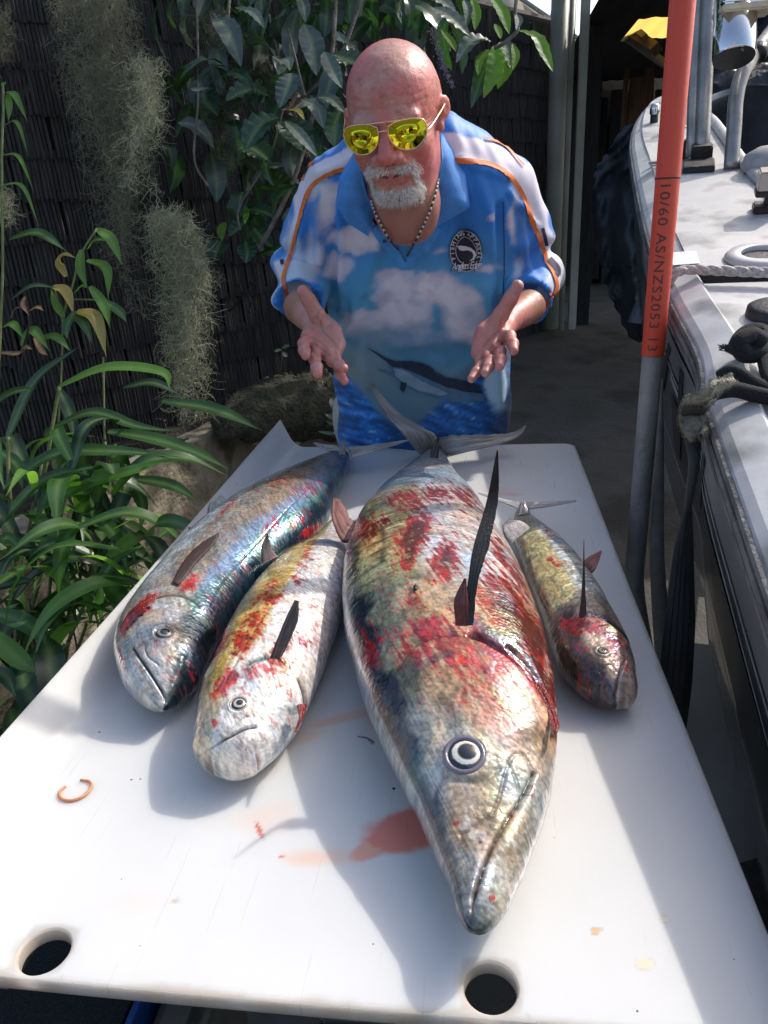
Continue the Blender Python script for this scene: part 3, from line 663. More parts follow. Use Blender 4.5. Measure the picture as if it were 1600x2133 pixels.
# -------------------------------------------------- big fish
def paint3(P,S,F,v,Y,top,de,er):
    n=fbm(S*40,Y*60,1.1,5); n2=fbm(S*90+Y*40,Y*150-S*30,4.2,4); n3=fbm(S*12,Y*14,8.8,3); n4=fbm(S*260,Y*200,2.9,3)
    st=fbm((S+.35*Y)*130,Y*26-S*10,6.1,4)
    vw=v+(n-.5)*.30+(n2-.5)*.12
    one=np.ones((len(P),1))
    gold=mixc(one*[.50,.38,.15],np.array([.24,.26,.14]),sstep(.38,.62,n3)); gold=mixc(gold,np.array([.66,.53,.27]),sstep(.5,.75,n2)*.8)
    gold=mixc(gold,np.array([.04,.05,.05]),sstep(.55,.75,st)*.7)
    bel=mixc(one*[.60,.56,.53],np.array([.78,.76,.74]),sstep(.4,.7,n3)); bel=mixc(bel,np.array([.42,.44,.48]),sstep(.55,.75,st)*.6)
    c=mixc(gold,bel,sstep(.28,-.02,vw+.25*(F-.4)))
    c=mixc(c,np.array([.014,.022,.022]),sstep(.76,.86,vw)*sstep(.985,.93,v)*sstep(.62,.45,F)*.93)
    c=mixc(c,np.array([.50,.44,.42]),sstep(.94,.98,v+.05*(n2-.5)))
    # lateral line
    PU,PV,PZ=projv(P); d,_=segdist(np.stack([PU,PV],1),smooth_path([(*q,0) for q in ((798,1110),(797,1180),(806,1260),(818,1330),(822,1400),(845,1480))],30)); d=d*PZ/FPX
    c=mixc(c,np.array([.03,.04,.03]),np.exp(-(d/.0045)**2)*.75*top*sstep(.3,.5,n))
    rear=sstep(.52,.72,F+.15*(n-.5)); sil=mixc(one*[.40,.43,.46],np.array([.66,.66,.66]),sstep(.4,.68,fbm((S-.2*Y)*70,Y*10,3.3,4)))
    sil=mixc(sil,np.array([.16,.20,.25]),sstep(.35,.95,v+.2*(n-.5))*.75)
    c=mixc(c,sil,rear)
    hd=sstep(.33,.27,F+.05*(n-.5))
    hc=mixc(one*[.46,.31,.17],np.array([.24,.17,.09]),sstep(.4,.62,n)); hc=mixc(hc,np.array([.60,.50,.38]),sstep(.55,.72,n2)*.5*sstep(.6,.1,v))
    hc=mixc(hc,np.array([.17,.15,.08]),sstep(.30,.65,vw)*.8); hc=mixc(hc,np.array([.015,.022,.024]),sstep(.70,.82,vw)*sstep(.985,.93,v)); hc=mixc(hc,np.array([.46,.41,.36]),sstep(.94,.98,v))
    c=mixc(c,hc,hd)
    sn=sstep(.17,.09,F); sc=mixc(one*[.50,.45,.37],np.array([.36,.36,.33]),sstep(.4,.6,n)); sc=mixc(sc,np.array([.42,.29,.16]),sstep(.48,.63,n3)*.7); sc=mixc(sc,np.array([.62,.60,.56]),sstep(.58,.72,n2)*.5)
    sc=mixc(sc,np.array([.03,.05,.07]),sstep(.66,.85,vw)*.9); sc=mixc(sc,np.array([.40,.39,.36]),sstep(.93,.97,v))
    c=mixc(c,sc,sn); c=mixc(c,np.array([.04,.05,.07]),sstep(.012,.003,F)*.7)
    irid=fbm(S*10,Y*16,12.1,3); c=mixc(c,c*np.array([.75,1.05,1.35]),sstep(.5,.7,irid)*.7); c=mixc(c,c*np.array([1.3,1.0,.85]),sstep(.45,.3,irid)*.6)
    c=mixc(c,c*.55,sstep(.55,.8,n4)*.6)
    met=.06+.32*sstep(.35,.7,n)+.12*rear-.12*sstep(.1,-.3,v); rg=.30+.25*(n2-.3); return c,met,rg,np.full(len(P),.8)
def blood3(P,S,F,v,Y):
    z=BZ+.14
    b=polyblobs(P,[(865,1110,z,.020,1.5,1.6,1.0),(855,1140,z,.010,1.6,3,1.4),(930,1165,z,.022,1.1,1.5,1.2),(920,1025,z,.022,.85,2.4,-.1),(850,1040,z,.018,.8,2.2,.1),
      (965,1030,z,.022,.7,2.5,-.6),(760,1100,z,.025,.7,1.6,.8),(1060,1270,z,.030,1.1,2.3,-1.1),(1110,1320,z,.022,1.2,3.0,-1.05),(1040,1330,z,.020,1.3,2.6,-.5),(1120,1400,z,.013,1.5,3.0,-1.0),
      (930,1320,z,.024,.7,3.0,-.1),(850,1360,z,.018,.5,2.5,.1),(985,1410,z,.022,.85,2.2,-.9),(1000,1500,z,.017,.9,2.0,-1.0),(940,1480,z,.018,.6,2,.4),(860,1250,z,.016,.6,2,.5),(1040,1150,z,.014,.7,3,-1.1),(1085,1210,z,.012,.9,3.4,-1.1),
      (780,1350,z,.016,.6,2,.9),(1020,1510,z,.007,1.5,2.5,-1.0)])
    n=fbm(S*60+Y*25,Y*75,5.5,5); n2=fbm(S*150,Y*150,3.1,3)
    n=.34*n+.66*streakn(P,.92,50,7,3.1); zone=polyblobs(P,[(1040,1340,z,.075,.95,1.6,-.9),(880,1080,z,.075,.8,1.4,0),(1090,1250,z,.05,.7,2,-1.2),(900,1360,z,.05,.8,2,0),(980,1440,z,.045,.6,2,-.6),(960,1170,z,.06,.45,2,-1)]); n=n+.10*zone
    m=sstep(.485,.585,n*.70+b*.30+.05*zone)*1.0+sstep(.9,1.35,b+(n-.5)*.9)*1.1
    m=m+sstep(.70,.76,n2+.03)*.7*sstep(.9,.2,F)*sstep(.9,.5,v)
    dots=polyblobs(P,[(950,1715,z-.02,.0035,1.6),(1065,1700,z-.03,.0025,1.2),(1000,1755,z-.03,.0022,1.1),(1025,1870,z-.05,.0035,1.4),(943,1700,z-.02,.0025,1.0),(1110,1650,z-.04,.003,1.2,3,1.4),(1150,1780,z-.06,.0025,1.1,4,1.3),
      (1030,1455,z,.0035,1.3),(1075,1420,z,.004,1.3,1.8,-.7),(1085,1480,z,.003,1.2),(1060,1450,z,.003,1.2,2,-.6),(1075,1515,z,.0035,1.2,1.8,-.7),(970,1440,z,.006,.9),(1010,1400,z,.003,1.2)])
    return np.clip(m*sstep(.10,.2,F),0,1.3)+sstep(.4,.9,dots)
c3=[((988,1948),(988,1948)),((957,1915),(1040,1930)),((925,1830),(1085,1840)),((885,1745),(1122,1745)),((845,1665),(1148,1665)),((800,1570),(1158,1570)),((762,1480),(1158,1480)),((735,1390),(1150,1390)),((716,1290),(1128,1290)),((712,1210),(1098,1210)),((720,1140),(1068,1140)),((745,1070),(1022,1070)),((790,1012),(985,1012)),((845,965),(945,970)),((880,938),(932,945)),((893,925),(925,928))]
F3=build_fish(dict(cont=c3,zc=.070,ztop=.14,fitlim=60,fitfrom=1,noselim=40,res=(900,470),thick=([0,.06,.2,.4,.7,.9,1],[.80,.78,.64,.58,.52,.5,.5]),dorsal=-1,roll=-.05,k=1.0,smooth=.035,
  grooves=[([(978,1940),(985,1880),(1010,1800),(1045,1730),(1085,1670),(1115,1612)],.0018,.0050,.9,.115),
           ([(1115,1612),(1100,1580),(1080,1568),(1060,1590),(1030,1690),(990,1722),(960,1740)],.0016,.0016,.35,.125),
           ([(1060,1590),(1078,1630),(1085,1670)],.0015,.001,.2,.12),
           ([(1040,1600),(1000,1630),(950,1625)],.003,.0012,.1,.13),
           ([(985,1322),(1045,1358),(1098,1412),(1134,1470),(1156,1535)],.0036,.0065,1.0,.11),([(1060,1345),(1110,1395),(1148,1465)],.0020,.003,.7,.11)],
  ridges=[([(1000,1880),(1030,1800),(1080,1720),(1118,1650)],.006,.0022,.11),([(985,1850),(1000,1790),(1040,1715)],.006,.0015,.12)],
  gill=([(820,1400),(880,1350),(960,1335),(1035,1365),(1100,1420),(1138,1480),(1160,1540)],.0085,.035,.14),
  eye=((968,1574),.0150),pupil=.50,iris=.80,iris_col=(.80,.76,.68),rim_col=(.15,.13,.17),paint=paint3,blood=blood3,
  label='largest bloodied amberjack in the middle with its snout nearest the camera',group='fish laid out on the white table'))
# pectoral blade
fb=atz(975,1302,BZ+.148)
tipv=aty(1035,938,.68)
mid1=aty(1003,1140,.655); mid2=aty(1028,1040,.68)
def off(p,dx,dy=0,dz=0): return np.array(p)+_rr*dx+np.array([0,dy,dz])
fin('pectoral_fin',F3.root,[off(fb,-.006),off(aty(985,1215,.64),-.005),off(mid1,-.008),off(mid2,-.006),tipv],[off(fb,.005),off(aty(985,1215,.64),.005),off(mid1,.008,.01),off(mid2,.005,.01),off(tipv,.001)],(.012,.010,.010),nl=60,thick=.003,rays=9,bend=.003,edge=.12,seed=4)
# flesh opening under the blade
q0=atz(960,1290,BZ+.143)
# small second blade at the base
fin('fin_base_fold',F3.root,[off(fb,-.012),off(aty(968,1250,.63),-.010),off(aty(975,1205,.64),-.004)],[off(fb,.002),off(aty(968,1250,.63),.004),off(aty(975,1205,.64),-.002)],(.16,.03,.03),thick=.003)
tL=aty(772,800,1.60);tR=aty(1098,880,1.66); pb=F3.P[-200]; pk=np.array([F3.cx[-1],F3.cy[-1],BZ+F3.base[-1]])
pk_l=aty(862,935,pk[1]-.0);pk_r=aty(945,935,pk[1]-.0)
TAILC=(.40,.37,.35)
fin('tail_fin_lobe',F3.root,[aty(878,952,pk[1]-.015),aty(835,900,1.545),aty(795,850,1.58),tL],[aty(925,945,pk[1]-.01),aty(905,905,1.56),aty(835,862,1.60),off(tL,.006)],TAILC,nl=50,nw=22,thick=.006,rays=14,bend=.008,edge=.16,seed=2,tcol=(.42,.36,.32))
fin('tail_fin_lobe',F3.root,[aty(905,960,pk[1]-.02),aty(960,945,1.56),aty(1040,925,1.60),aty(1085,905,1.64),tR],[aty(888,915,pk[1]+.02),aty(950,908,1.58),aty(1030,905,1.62),aty(1075,898,1.65),off(tR,.002)],TAILC,nl=50,nw=22,thick=.006,rays=12,bend=-.006,edge=.2,seed=8,tcol=(.42,.36,.32))
fin('tail_keel',F3.root,[aty(893,960,1.47),aty(902,925,1.50),aty(912,910,1.53)],[aty(912,960,1.47),aty(915,930,1.50),aty(915,911,1.53)],(.03,.03,.035),nl=16,nw=8,thick=.006,rays=2)
fin('second_dorsal_fin',F3.root,[aty(748,1118,1.05),aty(715,1130,1.03),aty(693,1085,1.03),aty(694,1040,1.05)],[aty(740,1085,1.09),aty(730,1080,1.08),aty(712,1045,1.08),aty(697,1036,1.06)],(.30,.15,.14),nl=24,thick=.005,rays=8,bend=.003,edge=.1,tcol=(.33,.03,.03))
gq=[aty(x,y,Y) for x,y,Y in ((1100,1385,.66),(1140,1440,.61),(1165,1505,.56),(1160,1530,.54))]
fin('gill_flap',F3.root,gq,[aty(1085,1400,.655),aty(1118,1450,.60),aty(1146,1510,.555),aty(1153,1528,.54)],(.26,.03,.028),nl=26,thick=.004,rays=3,mat=m_gut)
MB().tube([aty(778,1548,.575),aty(765,1538,.575),aty(745,1534,.58)],[.002,.0012,.0006],6).build('finlet',m_lid,F3.root)
bpy.data.objects[-1] if False else None
# -------------------------------------------------- fish one (left, blue)
def paint1(P,S,F,v,Y,top,de,er):
    n=fbm(S*45,Y*60,21.1,5); n2=fbm(S*110+Y*40,Y*150,24.2,4); n3=fbm(S*10,Y*16,28.8,3); st=fbm((S-.4*Y)*120,Y*24,26.1,4)
    vw=v+(n-.5)*.22; one=np.ones((len(P),1))
    mid=mixc(one*[.36,.27,.19],np.array([.24,.24,.22]),sstep(.4,.6,n3)); mid=mixc(mid,np.array([.42,.38,.31]),sstep(.5,.7,n2)*.5)
    bel=mixc(one*[.50,.56,.58],np.array([.70,.72,.72]),sstep(.4,.65,st))
    c=mixc(mid,bel,sstep(-.25,-.6,vw))
    c=mixc(c,np.array([.20,.32,.52]),sstep(.30,.55,vw)*.8*sstep(.95,.6,F)); c=mixc(c,np.array([.08,.20,.22]),sstep(.55,.75,vw)); c=mixc(c,np.array([.012,.03,.045]),sstep(.70,.9,vw))
    rear=sstep(.6,.8,F); c=mixc(c,c*np.array([.55,.65,.68])+np.array([.0,.01,.015]),rear)
    c=mixc(c,np.array([.20,.34,.33]),rear*sstep(.6,.7,n3+.1*n2)*.5)
    hd=sstep(.24,.17,F); hc=mixc(one*[.36,.29,.22],np.array([.44,.44,.42]),sstep(.4,.6,n)); hc=mixc(hc,np.array([.12,.10,.09]),sstep(.5,.7,n2)*.4)
    hc=mixc(hc,np.array([.05,.12,.12]),sstep(.35,.6,vw)*.9); hc=mixc(hc,np.array([.01,.02,.03]),sstep(.6,.85,vw)); c=mixc(c,hc,hd)
    sn=sstep(.09,.04,F); c=mixc(c,np.array([.46,.48,.50]),sn*sstep(.6,.2,v)*.7)
    c=mixc(c,c*.5,sstep(.6,.8,st)*.4); 
    met=.15+.3*sstep(.35,.7,n); return c,met,.27+.25*(n2-.3),np.full(len(P),.8)
def blood1(P,S,F,v,Y):
    z=BZ+.10
    b=polyblobs(P,[(400,1165,z,.009,1.2,5,.85),(470,1060,z,.009,.8,5,.8),(300,1262,z,.012,1.15,3.2,.8),(560,1100,z,.02,.7,2,.9),(640,1020,z,.03,.65,2,.2),(620,1080,z,.02,.7,2,.9),(500,1180,z,.02,.5,2,.9),(330,1330,z,.02,.6,2,1),(255,1375,z,.012,.8,2,-1),(650,1105,z,.012,1.1,2.5,.5),(400,1215,z,.015,.9,2,.8),(590,1000,z,.03,.6,2,.3)])
    n=.35*fbm(S*75+Y*35,Y*90,35.5,5)+.65*streakn(P,-.35,36,6,4.4)+.01; n2=fbm(S*140,Y*140,33.1,3)
    return np.clip(sstep(.49,.61,n*.65+b*.33)*.9+sstep(1.0,1.4,b+(n-.5)*.9)*1.0+sstep(.72,.77,n2+.02)*.5,0,1.2)
c1=[((338,1478),(338,1478)),((318,1470),(357,1468)),((285,1450),(385,1440)),((252,1415),(418,1400)),((233,1350),(446,1335)),((243,1300),(468,1292)),((280,1238),(500,1245)),((330,1175),(540,1190)),((398,1105),(600,1140)),((470,1050),(655,1095)),((540,1008),(690,1050)),((615,972),(712,1005)),((672,945),(724,968)),((700,932),(730,945))]
F1=build_fish(dict(cont=c1,zc=.050,ztop=.095,res=(640,340),thick=([0,.1,.3,.7,1],[.8,.74,.62,.56,.52]),dorsal=1,roll=-.08,k=.72,smooth=.04,
  grooves=[([(344,1470),(342,1450),(328,1425),(308,1395),(290,1370),(277,1350)],.0016,.0045,.85,.075),([(285,1350),(300,1338),(306,1365),(330,1385)],.0013,.0014,.4,.085),([(440,1262),(462,1215),(500,1170),(545,1120),(600,1060),(650,1010)],.0010,.0009,.45,.095)],
  ridges=[([(300,1440),(285,1410),(270,1380)],.006,.0018,.08),([(350,1445),(372,1400),(380,1370)],.004,.0014,.08)],
  gill=([(262,1290),(320,1255),(380,1248),(430,1285),(455,1330)],.0060,.022,.09),
  eye=((341,1319),.0098),pupil=.56,iris=.80,iris_col=(.50,.47,.38),rim_col=(.16,.13,.10),paint=paint1,blood=blood1,
  label='blue-backed fish nearest the left lip with a dark fin flat on its side',group='fish laid out on the white table'))
fin('pectoral_fin',F1.root,[surf(F1,358,1216,.002),surf(F1,385,1172,.004),surf(F1,415,1140,.004),surf(F1,456,1112,.003)],[surf(F1,374,1222,.002),surf(F1,408,1180,.005),surf(F1,436,1150,.005),surf(F1,458,1118,.003)],(.055,.03,.028),nl=30,thick=.0018,rays=6,edge=.05)
fin('second_dorsal_fin',F1.root,[aty(545,1175,.93),aty(545,1140,.94),aty(556,1112,.95)],[aty(578,1158,.95),aty(566,1140,.95),aty(558,1112,.95)],(.22,.17,.16),nl=20,thick=.003,rays=6,tcol=(.25,.12,.10))
fin('pelvic_fin',F1.root,[aty(430,1078,1.10),aty(436,1050,1.11),aty(455,1033,1.12)],[aty(478,1058,1.12),aty(472,1042,1.12),aty(462,1032,1.12)],(.45,.42,.36),nl=20,thick=.002,rays=7)
fin('torn_fin',F1.root,[aty(420,1108,1.05),aty(405,1100,1.06),aty(392,1098,1.06)],[aty(410,1118,1.04),aty(398,1115,1.05),aty(394,1108,1.05)],(.3,.03,.03),nl=14,thick=.003,rays=2,mat=m_gut)
fin('gill_opening',F1.root,[surf(F1,322,1240,.002),surf(F1,292,1262,.004),surf(F1,266,1288,.004),surf(F1,252,1318,.002)],[surf(F1,330,1247,.001),surf(F1,303,1274,.002),surf(F1,277,1300,.002),surf(F1,256,1324,.001)],(.2,.02,.02),nl=30,nw=8,thick=.0022,rays=1,mat=m_gut,edge=.5)
fin('tail_fin_lobe',F1.root,[aty(722,950,1.50),aty(700,940,1.52),aty(675,938,1.54),aty(652,923,1.56)],[aty(712,932,1.52),aty(700,928,1.54),aty(680,926,1.555),aty(655,921,1.56)],TAILC,nl=30,thick=.004,rays=8,edge=.1)
fin('tail_fin_lobe',F1.root,[aty(735,955,1.49),aty(770,945,1.50),aty(810,932,1.52),aty(852,918,1.54)],[aty(722,930,1.52),aty(765,928,1.53),aty(810,922,1.54),aty(850,916,1.545)],TAILC,nl=30,thick=.004,rays=8,edge=.1,seed=3)
fin('tail_keel',F1.root,[aty(706,950,1.47),aty(708,930,1.49),aty(714,916,1.50)],[aty(722,950,1.47),aty(720,930,1.49),aty(716,917,1.50)],(.20,.20,.20),nl=12,nw=8,thick=.004,rays=2)
# -------------------------------------------------- fish two (gold and white)
def paint2(P,S,F,v,Y,top,de,er):
    n=fbm(S*45,Y*60,41.1,5); n2=fbm(S*120+Y*40,Y*160,44.2,4); n3=fbm(S*10,Y*16,48.8,3); st=fbm((S-.3*Y)*140,Y*30,46.1,4)
    vw=v+(n-.5)*.20; one=np.ones((len(P),1))
    gold=mixc(one*[.66,.45,.12],np.array([.48,.40,.14]),sstep(.4,.6,n3)); gold=mixc(gold,np.array([.78,.70,.42]),sstep(.5,.7,n2)*.6)
    c=mixc(gold,np.array([.80,.76,.72]),sstep(.10,-.12,vw+.15*(n3-.5)))
    c=mixc(c,np.array([.62,.52,.50]),sstep(-.55,-.85,vw)*.6)
    c=mixc(c,np.array([.28,.24,.12]),sstep(.55,.75,vw)); c=mixc(c,np.array([.05,.06,.05]),sstep(.78,.93,vw))
    rear=sstep(.62,.8,F); c=mixc(c,np.array([.34,.42,.30]),rear*sstep(-.1,.3,v)*.7)
    sn=sstep(.2,.12,F); c=mixc(c,np.array([.74,.71,.67]),sn*sstep(.45,.15,vw)*.9); c=mixc(c,np.array([.52,.46,.36]),sstep(.10,.04,F)*sstep(.1,.5,v)*.9)
    c=mixc(c,c*.55,sstep(.6,.8,st)*.35)
    met=.15+.35*sstep(.35,.7,n)*sstep(-.2,.3,v); return c,met,.32+.2*(n2-.3),np.full(len(P),.7)
def blood2(P,S,F,v,Y):
    z=BZ+.09
    b=polyblobs(P,[(590,1345,z,.012,1.6,1.5,.8),(510,1330,z,.025,.9,2,.9),(560,1240,z,.025,.75,2,.9),(530,1290,z,.02,.8,1.6,.9),(620,1210,z,.02,.7,2,.9),(455,1330,z,.015,1.0,2.5,1.2),(470,1420,z,.018,.85,2.2,.9),(550,1400,z,.02,.9,2.4,-.1),(600,1440,z,.015,.8,2,-1),(450,1505,z,.007,.8,1.5,.6),(640,1160,z,.02,.7,1.5,.8),(580,1375,z,.015,1.0,2,-.4),(630,1335,z,.012,.8,2,-.6)])
    n=.55*fbm(S*75+Y*35,Y*90,55.5,5)+.45*streakn(P,-.9,22,9,6.6)+.02; n2=fbm(S*150,Y*150,53.1,3)
    return np.clip(sstep(.49,.61,n*.64+b*.34)*.9+sstep(1.0,1.4,b+(n-.5)*.9)*1.0+sstep(.70,.75,n2+.02)*.55,0,1.2)
c2=[((446,1602),(446,1602)),((413,1589),(486,1602)),((404,1560),(524,1592)),((402,1530),(548,1576)),((407,1485),(586,1542)),((418,1430),(618,1500)),((436,1375),(655,1430)),((462,1315),(684,1360)),((493,1258),(708,1290)),((525,1212),(722,1230)),((560,1172),(726,1180)),((600,1140),(722,1135)),((645,1118),(712,1105)),((675,1100),(712,1085)),((700,1080),(718,1068))]
F2_DBG=0
F2=build_fish(dict(cont=c2,zc=.045,ztop=.085,res=(520,300),thick=([0,.1,.3,.7,1],[.8,.72,.62,.56,.5]),dorsal=-1,roll=-.05,k=.62,smooth=.04,
  grooves=[([(409,1580),(440,1558),(480,1534),(510,1518),(532,1514)],.0015,.0042,.85,.065),([(470,1530),(500,1500),(528,1490)],.0012,.0012,.3,.07),([(470,1420),(500,1365),(545,1290),(600,1215),(650,1160)],.0010,.0009,.4,.07)],
  ridges=[([(440,1580),(490,1560),(540,1530)],.006,.0018,.06)],
  gill=([(500,1400),(560,1375),(600,1395),(622,1440),(628,1490)],.0058,.020,.08),
  eye=((496,1467),.0078),pupil=.42,iris=.74,iris_col=(.55,.52,.46),rim_col=(.34,.28,.24),paint=paint2,blood=blood2,
  label='golden fish with a white belly and small dark eye beside the largest fish',group='fish laid out on the white table'))
fin('pectoral_fin',F2.root,stand(F2,(570,1376),[(556,1388,0),(574,1340,.008),(596,1286,.016),(614,1250,.022)]),stand(F2,(590,1362),[(588,1366,0),(606,1330,.008),(621,1290,.016),(622,1252,.021)]),(.13,.115,.115),nl=34,thick=.0022,rays=9,edge=.06,bend=.002)
fin('gill_flap',F2.root,[aty(618,1470,.60),aty(622,1495,.585),aty(612,1524,.57)],[aty(640,1470,.61),aty(634,1492,.59),aty(618,1525,.57)],(.35,.05,.05),nl=20,thick=.003,rays=2,mat=m_gut)
# -------------------------------------------------- fish four (small right)
def paint4(P,S,F,v,Y,top,de,er):
    n=fbm(S*60,Y*80,61.1,5); n2=fbm(S*150+Y*50,Y*200,64.2,4); n3=fbm(S*14,Y*20,68.8,3); st=fbm((S+.4*Y)*190,Y*34,66.1,4)
    vw=v+(n-.5)*.24; one=np.ones((len(P),1))
    g4=mixc(one*[.62,.52,.24],np.array([.68,.60,.34]),sstep(.4,.6,n3)); g4=mixc(g4,np.array([.18,.22,.16]),sstep(.5,.7,n2)*.7)
    bel=mixc(one*[.70,.69,.64],np.array([.32,.42,.50]),sstep(.5,.65,st)); c=mixc(g4,bel,sstep(.15,-.2,vw))
    c=mixc(c,np.array([.08,.09,.06]),sstep(.75,.95,vw)); c=mixc(c,np.array([.30,.30,.28]),sstep(.7,.85,F)*.6)
    hd=sstep(.30,.22,F); hc=mixc(one*[.46,.36,.28],np.array([.20,.17,.12]),sstep(.4,.6,n)); hc=mixc(hc,np.array([.04,.035,.033]),sstep(.2,.5,vw)*.9); hc=mixc(hc,np.array([.50,.36,.31]),sstep(.12,.03,F)*sstep(.35,.0,v)); c=mixc(c,hc,hd)
    met=.15+.35*sstep(.35,.7,n); return c,met,.3+.2*(n2-.3),np.full(len(P),.7)
def blood4(P,S,F,v,Y):
    z=BZ+.06
    b=polyblobs(P,[(1215,1300,z,.018,1.2,2,.1),(1270,1320,z,.016,1.1,2.4,-.8),(1180,1300,z,.012,.9,1.5,.5),(1300,1390,z,.012,.7,1.5,-1),(1150,1170,z,.014,.7,2,-.6),(1140,1110,z,.014,.6,2,-.8),(1210,1350,z,.014,.8),(1090,1090,z,.01,.7)])
    n=.55*fbm(S*100+Y*35,Y*120,75.5,5)+.45*streakn(P,.8,22,6,7.7)+.02; n2=fbm(S*220,Y*220,73.1,3)
    return np.clip(sstep(.49,.61,n*.64+b*.34)*.9+sstep(1.0,1.4,b+(n-.5)*.9)+sstep(.71,.76,n2+.02)*.5,0,1.2)
c4=[((1286,1470),(1286,1470)),((1272,1465),(1312,1462)),((1255,1458),(1327,1442)),((1238,1452),(1328,1425)),((1195,1425),(1325,1385)),((1158,1380),(1312,1335)),((1138,1330),(1290,1285)),((1120,1270),(1262,1232)),((1100,1215),(1235,1190)),((1082,1165),(1205,1148)),((1070,1125),(1170,1112)),((1068,1095),(1135,1085)),((1072,1070),(1108,1064)),((1078,1052),(1100,1050))]
F4=build_fish(dict(cont=c4,zc=.035,ztop=.06,res=(440,240),thick=([0,.1,.3,.7,1],[.85,.74,.62,.58,.52]),dorsal=-1,roll=-.05,k=.45,smooth=.04,
  grooves=[([(1280,1466),(1283,1440),(1290,1405),(1302,1378)],.0012,.0032,.85,.045),([(1250,1400),(1270,1385),(1285,1400)],.001,.001,.3,.05),([(1150,1290),(1125,1240),(1108,1190),(1098,1140)],.0011,.0008,.5,.05)],
  gill=([(1200,1290),(1245,1290),(1290,1320),(1312,1350)],.0045,.014,.055),
  eye=((1256,1356),.0058),pupil=.5,iris=.74,iris_col=(.35,.30,.22),rim_col=(.12,.08,.07),paint=paint4,blood=blood4,
  label='smallest fish on the right side of the table with a thin upright fin spike',group='fish laid out on the white table'))
fin('pectoral_fin',F4.root,[aty(1206,1284,.79),aty(1213,1210,.80),aty(1216,1124,.81)],[aty(1222,1282,.79),aty(1219,1210,.80),aty(1217,1124,.81)],(.05,.04,.04),nl=30,thick=.0016,rays=3)
fin('tail_fin_lobe',F4.root,[aty(1082,1062,1.16),aty(1050,1048,1.175),aty(996,1028,1.20)],[aty(1085,1046,1.18),aty(1050,1040,1.19),aty(997,1026,1.205)],TAILC,nl=24,thick=.0025,rays=5)
fin('tail_fin_lobe',F4.root,[aty(1095,1062,1.16),aty(1140,1056,1.165),aty(1201,1045,1.175)],[aty(1090,1046,1.18),aty(1140,1045,1.18),aty(1200,1042,1.18)],TAILC,nl=24,thick=.0025,rays=5)
fin('tail_keel',F4.root,[aty(1078,1075,1.13),aty(1084,1050,1.15),aty(1090,1038,1.16)],[aty(1105,1070,1.13),aty(1098,1050,1.15),aty(1091,1038,1.16)],(.22,.20,.20),nl=12,nw=8,thick=.003,rays=2)
fin('second_dorsal_fin',F4.root,[aty(1062,1135,1.03),aty(1050,1115,1.04),aty(1046,1095,1.05)],[aty(1108,1098,1.06),aty(1090,1085,1.07),aty(1062,1080,1.07)],(.36,.32,.31),nl=20,thick=.002,rays=6)
fin('pelvic_fin',F4.root,[aty(1208,1176,.99),aty(1226,1160,.98),aty(1252,1146,.97)],[aty(1226,1200,.96),aty(1242,1184,.955),aty(1254,1150,.965)],(.34,.12,.11),nl=16,thick=.002,rays=5)
# fly on the big fish
fl_=thing('fly','small dark green fly sitting on the upper flank of the largest fish','fly',atz(865,1230,BZ+.155))
def snap(px,py,f):
    z=BZ+.14
    for _ in range(5):
        q=atz(px,py,z); i=np.argmin(((f.P[:,:2]-q[:2])**2).sum(1)+(f.top<.5)*9); z=f.P[i,2]
    return f.P[i]
fp=snap(865,1230,F3); m_fly=noise_mat('fly_body',(.01,.03,.03),(.03,.06,.05),scale=300,rough=.2,metal=.5)
MB().tube([fp+(0,.006,.003),fp+(0,0,.004),fp+(0,-.005,.003)],[.0012,.0028,.0018],8,8).build('body',m_fly,fl_,True)
m_wing=noise_mat('fly_wing',(.2,.2,.2),(.4,.4,.4),scale=300,rough=.2)
for s_ in(-1,1): MB().add(*plate([fp+(0,-.001,.006),fp+(s_*.0045,.006,.005),fp+(s_*.002,.010,.0045)],(0,0,.0003))).build('wing',m_wing,fl_)
